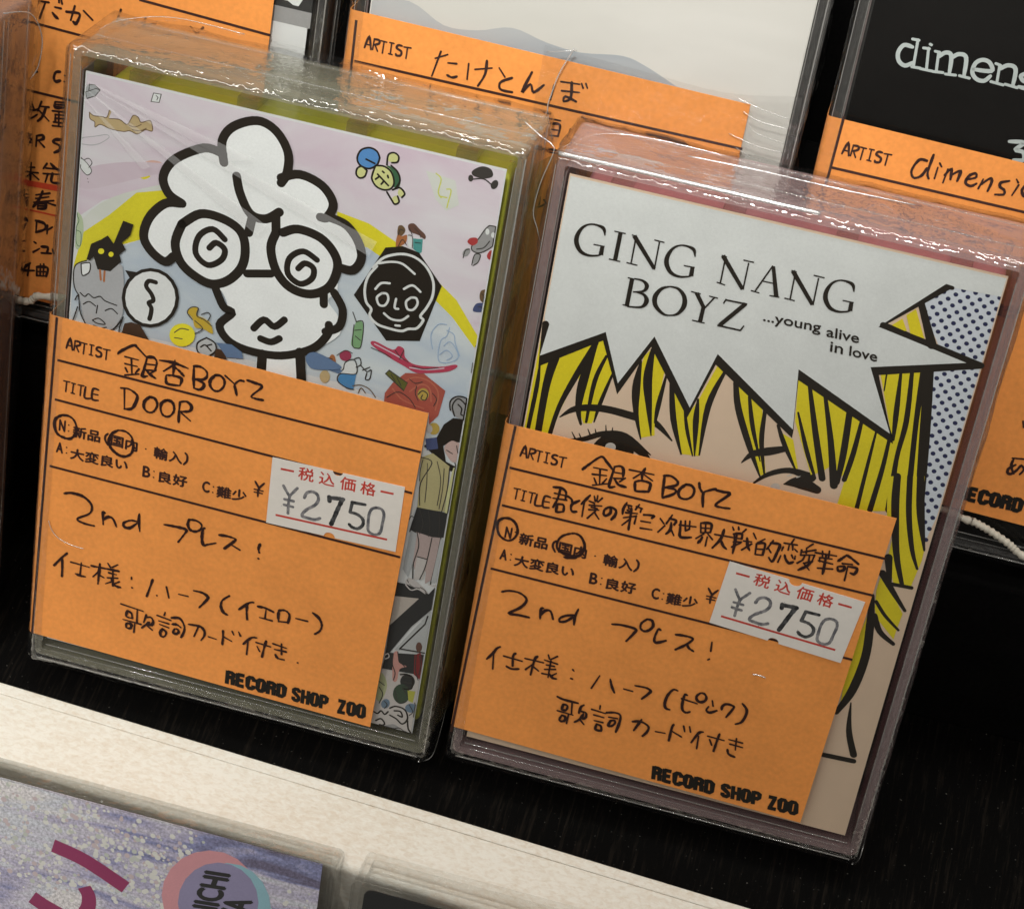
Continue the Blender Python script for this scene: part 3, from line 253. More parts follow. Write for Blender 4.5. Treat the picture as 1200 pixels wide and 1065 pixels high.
salmon|f1|62.03,18.41 62.72,18.97 63.15,16.98 64.58,16.53 63.48,15.66 63.35,13.31 62.59,13.26 62.17,16.33
maroon|f0|65.58,19.12 66.52,19.93 67.28,16.81 67.14,14.63 65.97,15.35
brown2|f0|66.61,21.01 66.63,20.71 66.59,20.43 66.51,20.19 66.38,20.01 66.22,19.91 66.06,19.91 65.89,20.00 65.75,20.18 65.63,20.42 65.57,20.70 65.55,21.00 65.59,21.28 65.67,21.53 65.80,21.70 65.95,21.80 66.12,21.80 66.29,21.71 66.43,21.53 66.54,21.29
palegreen|f1|60.49,14.05 61.85,11.96 61.24,8.53 60.21,9.30
charcoal|f0|66.37,14.04 66.37,13.58 66.25,13.13 66.02,12.72 65.71,12.41 65.34,12.23 64.95,12.18 64.57,12.28 64.26,12.52 64.03,12.87 63.90,13.30 63.90,13.76 64.02,14.21 64.25,14.61 64.56,14.92 64.93,15.11 65.32,15.15 65.69,15.05 66.01,14.81 66.24,14.47
darkgreen|f0|65.86,11.38 65.87,10.76 65.75,10.16 65.50,9.64 65.14,9.24 64.72,9.01 64.26,8.97 63.83,9.13 63.46,9.46 63.18,9.94 63.03,10.52 63.02,11.14 63.14,11.74 63.40,12.26 63.75,12.65 64.18,12.88 64.62,12.92 65.06,12.76 65.43,12.43 65.70,11.96
lime3|f0|65.38,11.95 66.72,12.18 66.60,9.81 65.82,9.93
slate|f0|62.73,8.03 62.61,7.73 62.43,7.49 62.22,7.32 61.99,7.24 61.77,7.26 61.57,7.37 61.42,7.57 61.34,7.83 61.32,8.13 61.37,8.44 61.49,8.73 61.67,8.98 61.88,9.15 62.11,9.23 62.33,9.21 62.53,9.10 62.68,8.90 62.76,8.64 62.78,8.34
slate|f0|67.46,8.99 67.45,8.69 67.34,8.40 67.15,8.13 66.89,7.92 66.58,7.78 66.27,7.72 65.97,7.77 65.72,7.90 65.54,8.11 65.45,8.37 65.46,8.67 65.57,8.96 65.76,9.23 66.02,9.44 66.33,9.58 66.64,9.63 66.94,9.59 67.19,9.46 67.37,9.25
black|s1|60.33,6.07,0.30 60.97,5.91,0.30 61.50,6.61,0.30 62.19,6.10,0.30 62.71,6.80,0.30
black|s1|62.91,7.59,0.30 63.90,8.26,0.30 65.47,8.01,0.30 66.16,6.41,0.30 65.42,5.09,0.30 64.23,5.82,0.30 63.10,6.20,0.30
black|s1|63.72,7.30,0.30 64.78,7.44,0.30 65.22,6.49,0.30 64.43,6.61,0.30
black|s1|60.87,4.41,0.30 61.71,5.04,0.30 62.45,4.17,0.30 61.60,3.54,0.30
black|s1|63.77,14.68,0.29 64.94,15.04,0.29 65.97,14.28,0.29 65.92,12.48,0.29 64.59,12.07,0.29
black|s1|66.21,6.06,0.30 66.60,4.36,0.30 67.49,3.53,0.30
grey2|f1|61.10,2.65 63.93,4.63 65.96,3.43 67.84,3.27 65.79,2.45 63.24,2.95
ink2|s1|52.70,91.38,0.11 52.90,92.36,0.11 53.47,92.26,0.11
ink2|s1|54.21,91.75,0.11 54.89,91.69,0.11 55.14,89.88,0.11
ink2|s1|52.95,89.57,0.11 53.44,90.86,0.11 54.22,90.12,0.11
ink2|s1|55.02,93.11,0.11 55.76,92.60,0.11 56.19,91.90,0.11
ink2|s1|54.27,92.93,0.11 54.85,91.91,0.11
ink2|s1|55.44,90.89,0.11 56.32,91.00,0.11
ink2|s1|66.66,85.29,0.11 67.30,84.74,0.11 67.66,83.88,0.11
ink2|s1|66.45,83.09,0.11 67.34,83.08,0.11
ink2|s1|67.73,84.85,0.11 68.15,84.36,0.11
ink2|s1|67.07,73.32,0.12 68.37,73.66,0.12
ink2|s1|67.58,72.96,0.12 67.61,71.99,0.12
ink2|s1|67.98,73.31,0.12 68.12,72.07,0.12
ink2|s1|67.35,76.57,0.12 68.04,76.51,0.12
ink2|s1|44.32,68.61,0.12 45.25,68.61,0.12
ink2|s1|45.85,69.38,0.12 47.08,70.57,0.12 48.26,70.39,0.12
ink2|s1|44.31,66.86,0.12 45.46,66.92,0.12
ink2|s1|51.03,72.10,0.12 53.15,71.67,0.12 54.36,71.25,0.12
ink2|s1|54.86,72.61,0.12 55.91,71.66,0.12 57.11,71.23,0.12
ink2|s1|57.88,70.69,0.12 59.71,70.68,0.12 61.88,71.50,0.12
ink2|s1|56.18,72.96,0.12 55.72,71.36,0.12
ink2|s1|54.61,64.34,0.12 56.27,65.78,0.12 58.22,65.05,0.12 59.32,63.83,0.12
ink2|s1|61.63,66.96,0.12 62.44,66.18,0.12 62.17,64.85,0.12
ink2|s1|57.74,68.42,0.12 58.73,67.94,0.12 59.80,68.47,0.12
ink2|s1|59.02,67.52,0.12 58.97,66.25,0.12 59.59,65.16,0.12
ink2|s1|61.83,55.21,0.12 61.68,53.24,0.12 61.81,51.35,0.12
ink2|s1|62.62,54.78,0.12 63.02,51.04,0.12 63.19,47.84,0.12
ink2|s1|64.10,55.51,0.12 65.16,52.28,0.12 65.24,47.76,0.12
ink2|s1|65.39,54.59,0.12 65.67,50.80,0.12 65.62,47.21,0.12
ink2|s1|67.15,54.43,0.12 67.34,51.27,0.12 67.30,47.69,0.12
ink2|s1|67.61,55.20,0.12 67.85,50.76,0.12 67.67,47.14,0.12
ink2|s1|62.53,46.35,0.12 63.46,43.98,0.12 63.16,41.92,0.12
ink2|s1|63.98,46.43,0.12 64.63,43.98,0.12 64.65,41.84,0.12
ink2|s1|65.71,46.59,0.12 66.18,44.42,0.12 66.22,42.12,0.12
ink2|s1|61.11,43.98,0.12 61.44,44.73,0.12 61.91,44.53,0.12
ink2|s1|62.36,32.97,0.13 63.08,32.16,0.13 64.60,31.92,0.13
ink2|s1|64.55,32.25,0.13 65.51,31.84,0.13 65.89,31.27,0.13
pale|s1|62.25,31.99,0.19 63.25,31.25,0.19 64.38,31.75,0.19 65.64,31.27,0.19
pale|s1|62.78,32.48,0.19 63.73,32.08,0.19 64.88,32.41,0.19
pale|s1|65.97,33.07,0.19 67.16,33.07,0.19 67.71,33.40,0.19
pale|s1|60.62,17.64,0.19 61.16,18.15,0.19 61.39,17.52,0.19 60.86,17.00,0.19
ink2|s1|62.03,18.41,0.16 62.17,16.33,0.16 62.84,14.76,0.16 62.74,13.30,0.16
ink2|s1|62.72,18.97,0.16 63.24,17.36,0.16 64.46,16.31,0.16
ink2|s1|65.87,19.21,0.16 66.11,16.46,0.16 66.84,14.54,0.16
ink2|s1|66.45,19.38,0.16 66.89,17.40,0.16 66.84,15.61,0.16
ink2|s1|64.11,14.43,0.16 65.89,14.79,0.16
ink2|s1|64.40,13.45,0.16 65.92,13.55,0.16
ink2|s1|64.67,12.63,0.16 65.87,12.82,0.16
ink2|s1|63.32,11.33,0.16 64.24,9.09,0.16 65.37,9.79,0.16
ink2|s1|64.40,12.37,0.16 65.52,10.92,0.16
ink2|s1|61.83,8.71,0.16 62.37,8.15,0.17 62.02,7.32,0.17
ink2|s1|66.06,9.28,0.16 66.85,8.07,0.16 66.36,7.20,0.17
ink2|s1|66.90,9.90,0.16 67.53,8.65,0.16 67.14,7.08,0.17
ink2|s1|60.57,11.21,0.16 61.35,10.01,0.16 60.99,8.09,0.17
ink2|s1|60.09,12.50,0.16 61.41,11.82,0.16
ink2|s1|63.53,3.04,0.17 64.92,4.20,0.17 66.26,3.52,0.17
ink2|s1|62.09,2.23,0.17 63.68,1.98,0.17
ink2|s1|6.37,73.17,0.11 7.21,73.28,0.11
ink2|s1|2.86,71.84,0.11 3.55,71.13,0.11
ink2|s1|8.97,75.15,0.11 9.87,74.50,0.11
ink2|s1|5.52,70.30,0.11 6.61,69.92,0.11
ink2|s1|12.45,65.84,0.11 13.36,65.17,0.11 14.25,64.73,0.11
ink2|s1|12.07,65.29,0.11 12.58,64.29,0.11
white2|f1|24.47,97.90 24.20,100.56 26.13,102.64 29.21,103.77 32.49,102.94 34.39,100.28 34.54,96.63 36.62,97.14 40.20,96.23 42.09,93.93 41.80,91.92 44.58,91.21 47.05,88.74 47.40,86.01 46.05,83.96 44.21,83.50 44.62,80.17 43.38,78.11 45.45,75.74 45.81,72.91 42.35,69.64 38.44,67.43 32.39,66.44 28.36,67.47 27.22,70.44 27.81,72.95 25.84,75.95 22.23,75.91 18.66,78.48 16.46,78.22 14.09,79.93 13.61,82.39 14.97,85.85 17.81,87.96 16.28,89.83 15.53,92.15 17.17,95.04 21.02,97.34
white2|f0|33.21,66.65 39.72,68.36 41.15,63.34 33.38,62.49
black|s1|24.76,96.32,1.42 24.16,99.60,1.41 25.64,102.25,1.40 29.18,104.03,1.39 32.20,103.14,1.39 34.39,100.28,1.40 34.62,97.06,1.41 33.89,95.24,1.41
black|s1|24.50,97.63,1.41 21.51,97.87,1.42 17.17,95.04,1.43 15.55,91.88,1.44 16.59,89.34,1.45 18.88,88.22,1.45
black|s1|18.61,88.16,1.45 16.20,87.56,1.45 13.96,84.75,1.46 13.27,81.44,1.47 14.71,79.22,1.48 17.03,78.07,1.48 18.31,79.26,1.48
black|s1|33.80,96.04,1.41 36.60,97.27,1.41 40.19,96.36,1.41 42.22,93.96,1.41 41.58,91.58,1.42 40.53,91.32,1.42
black|s1|41.84,91.65,1.42 44.60,91.07,1.42 46.75,88.95,1.43 47.63,86.35,1.43 46.57,84.10,1.44 44.14,84.05,1.44
black|s1|26.95,94.65,1.42 27.76,92.08,1.43 29.69,89.20,1.44 32.16,88.97,1.44 34.15,90.58,1.43
black|s1|30.03,88.58,1.44 29.75,86.12,1.45
black|s1|33.71,89.64,1.43 33.96,87.45,1.44
black|s1|19.18,84.91,1.46 18.38,81.58,1.47 19.47,78.69,1.48 21.85,76.97,1.48 24.70,76.24,1.48 27.34,77.50,1.48 29.26,80.29,1.47 29.48,83.50,1.46 28.39,86.06,1.45 25.53,87.33,1.45 21.98,87.30,1.45 19.18,84.91,1.46
black|s1|33.99,87.17,1.44 33.47,84.50,1.45 34.67,81.09,1.46 37.12,78.83,1.46 40.45,78.52,1.46 43.23,80.39,1.45 44.17,83.78,1.44 43.33,86.12,1.44 40.93,88.06,1.43 37.35,88.58,1.43 35.05,87.44,1.44
black|s1|26.13,84.08,0.97 24.09,85.28,0.97 22.05,83.63,0.97 21.78,80.71,0.98 23.86,79.22,0.98 25.93,80.60,0.98 26.30,82.41,0.97 24.84,83.19,0.97 23.85,82.09,0.98
black|s1|40.84,84.36,0.96 38.56,85.21,0.96 36.58,83.57,0.97 36.60,81.00,0.97 38.66,79.80,0.97 40.41,81.11,0.97 40.48,82.84,0.97 39.06,83.34,0.97 38.10,82.24,0.97
black|s1|30.19,79.38,1.33 33.93,80.32,1.32
black|s1|25.27,76.10,1.34 26.96,73.03,1.35 28.44,72.23,1.35 26.74,69.72,1.36 28.36,67.47,1.36 31.82,66.59,1.36 37.08,67.07,1.36 41.81,69.50,1.35 43.94,72.42,1.34 44.00,74.20,1.33
black|s1|42.51,79.63,1.32 42.78,77.38,1.33
black|s1|44.13,79.75,1.32 45.81,77.29,1.32 45.63,74.33,1.33 43.61,72.92,1.34
black|s1|32.23,70.56,1.14 33.70,72.41,1.13 35.45,71.69,1.13 36.93,73.25,1.13
black|s1|33.50,69.11,1.14 35.19,68.96,1.14 36.48,69.89,1.14
black|s1|34.06,66.58,1.58 34.28,61.97,1.59
black|s1|39.99,68.43,1.57 40.91,62.98,1.58
grey3|f1|2.41,72.17 2.73,73.79 4.34,74.96 9.34,75.90 10.49,74.65 10.96,68.58 10.50,66.23 8.76,63.86 6.40,63.82 4.84,64.76 3.59,68.92 2.66,70.02
black|f0|4.42,75.31 4.97,78.06 6.57,79.22 7.55,80.12 8.58,78.97 9.82,83.15 11.51,82.93 11.14,81.01 9.90,79.51 10.61,78.50 9.64,77.39 10.04,76.29 8.41,74.24 6.31,74.04 5.53,76.03 4.96,75.23
white|f0|3.58,74.33 4.99,74.80 4.99,73.26 3.92,72.44
yellow2|f0|7.17,77.35 7.15,77.20 7.09,77.05 6.99,76.92 6.86,76.82 6.70,76.76 6.55,76.74 6.41,76.78 6.29,76.85 6.21,76.97 6.17,77.11 6.19,77.26 6.25,77.41 6.35,77.54 6.48,77.64 6.64,77.70 6.79,77.72 6.93,77.68 7.05,77.61 7.13,77.49
yellow2|f0|8.71,77.22 8.70,77.08 8.65,76.95 8.57,76.83 8.46,76.74 8.33,76.69 8.20,76.68 8.08,76.71 7.98,76.78 7.91,76.89 7.88,77.01 7.90,77.15 7.94,77.28 8.03,77.40 8.14,77.49 8.27,77.54 8.39,77.55 8.51,77.52 8.61,77.45 8.68,77.35
rust|s1|6.73,74.03,0.34 6.96,72.44,0.35
rust|s1|7.48,74.00,0.34 7.49,72.35,0.35
black|s1|4.44,75.10,0.19 2.72,73.90,0.19 2.48,71.74,0.20 2.89,69.85,0.20 3.59,68.92,0.20
black|s1|3.58,74.33,0.19 4.99,74.80,0.19 4.99,73.26,0.19 3.92,72.44,0.19 3.58,74.33,0.19
black|s1|3.77,69.41,0.20 4.55,68.94,0.20 5.14,69.54,0.20 6.03,69.10,0.20 7.06,69.59,0.20 7.95,69.04,0.20 9.88,68.75,0.20
black|s1|3.60,68.70,0.20 3.99,66.12,0.20 5.09,64.15,0.20 5.56,63.60,0.20
black|s1|4.43,67.58,0.20 5.34,68.26,0.20 6.44,67.76,0.20
black|s1|6.75,67.95,0.20 6.64,66.58,0.20
black|s1|8.07,67.39,0.20 9.09,67.99,0.20 10.10,67.36,0.20
black|s1|6.09,65.20,0.20 7.12,65.80,0.20 8.24,65.08,0.20 6.97,64.87,0.20 6.09,65.20,0.20
black|s1|6.37,64.37,0.20 7.45,64.20,0.20 8.49,64.58,0.20
black|s1|8.76,63.86,0.20 9.96,64.96,0.20 10.90,66.56,0.20
black|s1|3.01,67.99,0.20 3.48,68.89,0.20 3.83,66.97,0.20
black|s1|2.84,64.13,0.20 3.51,66.89,0.20
black|s1|11.08,67.05,0.20 10.60,64.91,0.20 10.70,63.69,0.20
black|f0|19.83,72.64 19.75,71.03 19.22,69.46 18.29,68.07 17.06,67.02 15.64,66.39 14.18,66.27 12.82,66.66 11.70,67.52 10.92,68.76 10.57,70.26 10.68,71.88 11.23,73.45 12.17,74.81 13.39,75.84 14.80,76.44 16.24,76.56 17.58,76.18 18.69,75.34 19.47,74.12
white|f0|19.26,72.49 19.18,71.06 18.72,69.67 17.91,68.44 16.83,67.51 15.59,66.96 14.32,66.86 13.13,67.21 12.14,67.97 11.46,69.08 11.16,70.41 11.25,71.85 11.72,73.23 12.54,74.44 13.62,75.36 14.84,75.89 16.11,75.99 17.28,75.65 18.26,74.90 18.94,73.81
black|f0|10.77,75.05 12.55,75.18 11.83,73.68
black|s1|15.88,74.27,0.73 14.73,74.20,0.73 14.39,73.23,0.73 15.33,72.15,0.73 15.73,71.14,0.73 15.04,70.52,0.73 15.53,69.76,0.73 15.52,68.64,0.74 15.37,67.82,0.74
darkbrown|f0|11.37,66.01 12.40,66.50 13.90,66.43 15.56,64.28 15.39,63.85 10.91,63.74
yellow2|f0|22.97,67.00 22.92,66.36 22.68,65.73 22.27,65.18 21.71,64.74 21.08,64.48 20.43,64.41 19.83,64.54 19.33,64.86 18.98,65.33 18.83,65.92 18.88,66.56 19.12,67.18 19.54,67.74 20.09,68.17 20.72,68.43 21.37,68.50 21.97,68.37 22.47,68.05 22.81,67.58
mustard|f1|22.29,69.72 21.37,70.60 21.92,71.40 22.95,71.67 22.85,70.53 24.14,70.20 25.25,69.60 25.79,67.95 24.10,68.41 22.84,68.31
ink2|s1|22.31,69.51,0.17 21.38,70.49,0.17 21.91,71.51,0.17 23.05,71.69,0.17 22.97,70.34,0.17 24.16,69.98,0.17 25.50,69.22,0.17
ink2|s1|22.74,69.40,0.17 24.10,68.41,0.17 22.95,67.22,0.17
ink2|s1|23.67,70.75,0.17 24.66,71.33,0.17 25.12,70.90,0.17 24.80,69.93,0.17
ink2|s1|19.62,66.57,0.17 20.59,67.50,0.17 21.85,67.60,0.17
ink2|s1|19.70,65.70,0.17 20.96,65.80,0.17
palegrey|f0|26.51,65.83 26.49,65.32 26.32,64.83 26.02,64.39 25.63,64.06 25.18,63.86 24.71,63.81 24.27,63.93 23.91,64.20 23.66,64.58 23.54,65.05 23.56,65.56 23.73,66.06 24.03,66.49 24.42,66.82 24.87,67.02 25.34,67.06 25.77,66.95 26.14,66.68 26.39,66.30
black|s1|24.87,67.02,0.26 26.30,66.45,0.26 26.53,65.16,0.26 25.28,63.88,0.26 23.76,64.21,0.26 23.51,65.72,0.26 24.87,67.02,0.26
black|s1|24.09,65.20,0.26 24.79,65.72,0.26 25.81,64.97,0.26
black|s1|25.00,65.66,0.26 25.81,66.10,0.26
darkbrown|f0|26.59,65.63 28.08,65.57 28.43,64.19 26.36,63.72
blue3|f0|26.50,66.61 29.00,66.93 30.77,66.05 31.10,64.96 28.40,64.52 27.44,65.62
blue3|f1|41.14,68.25 42.71,69.11 46.61,67.90 46.29,67.14 42.64,66.18 41.29,66.95"""
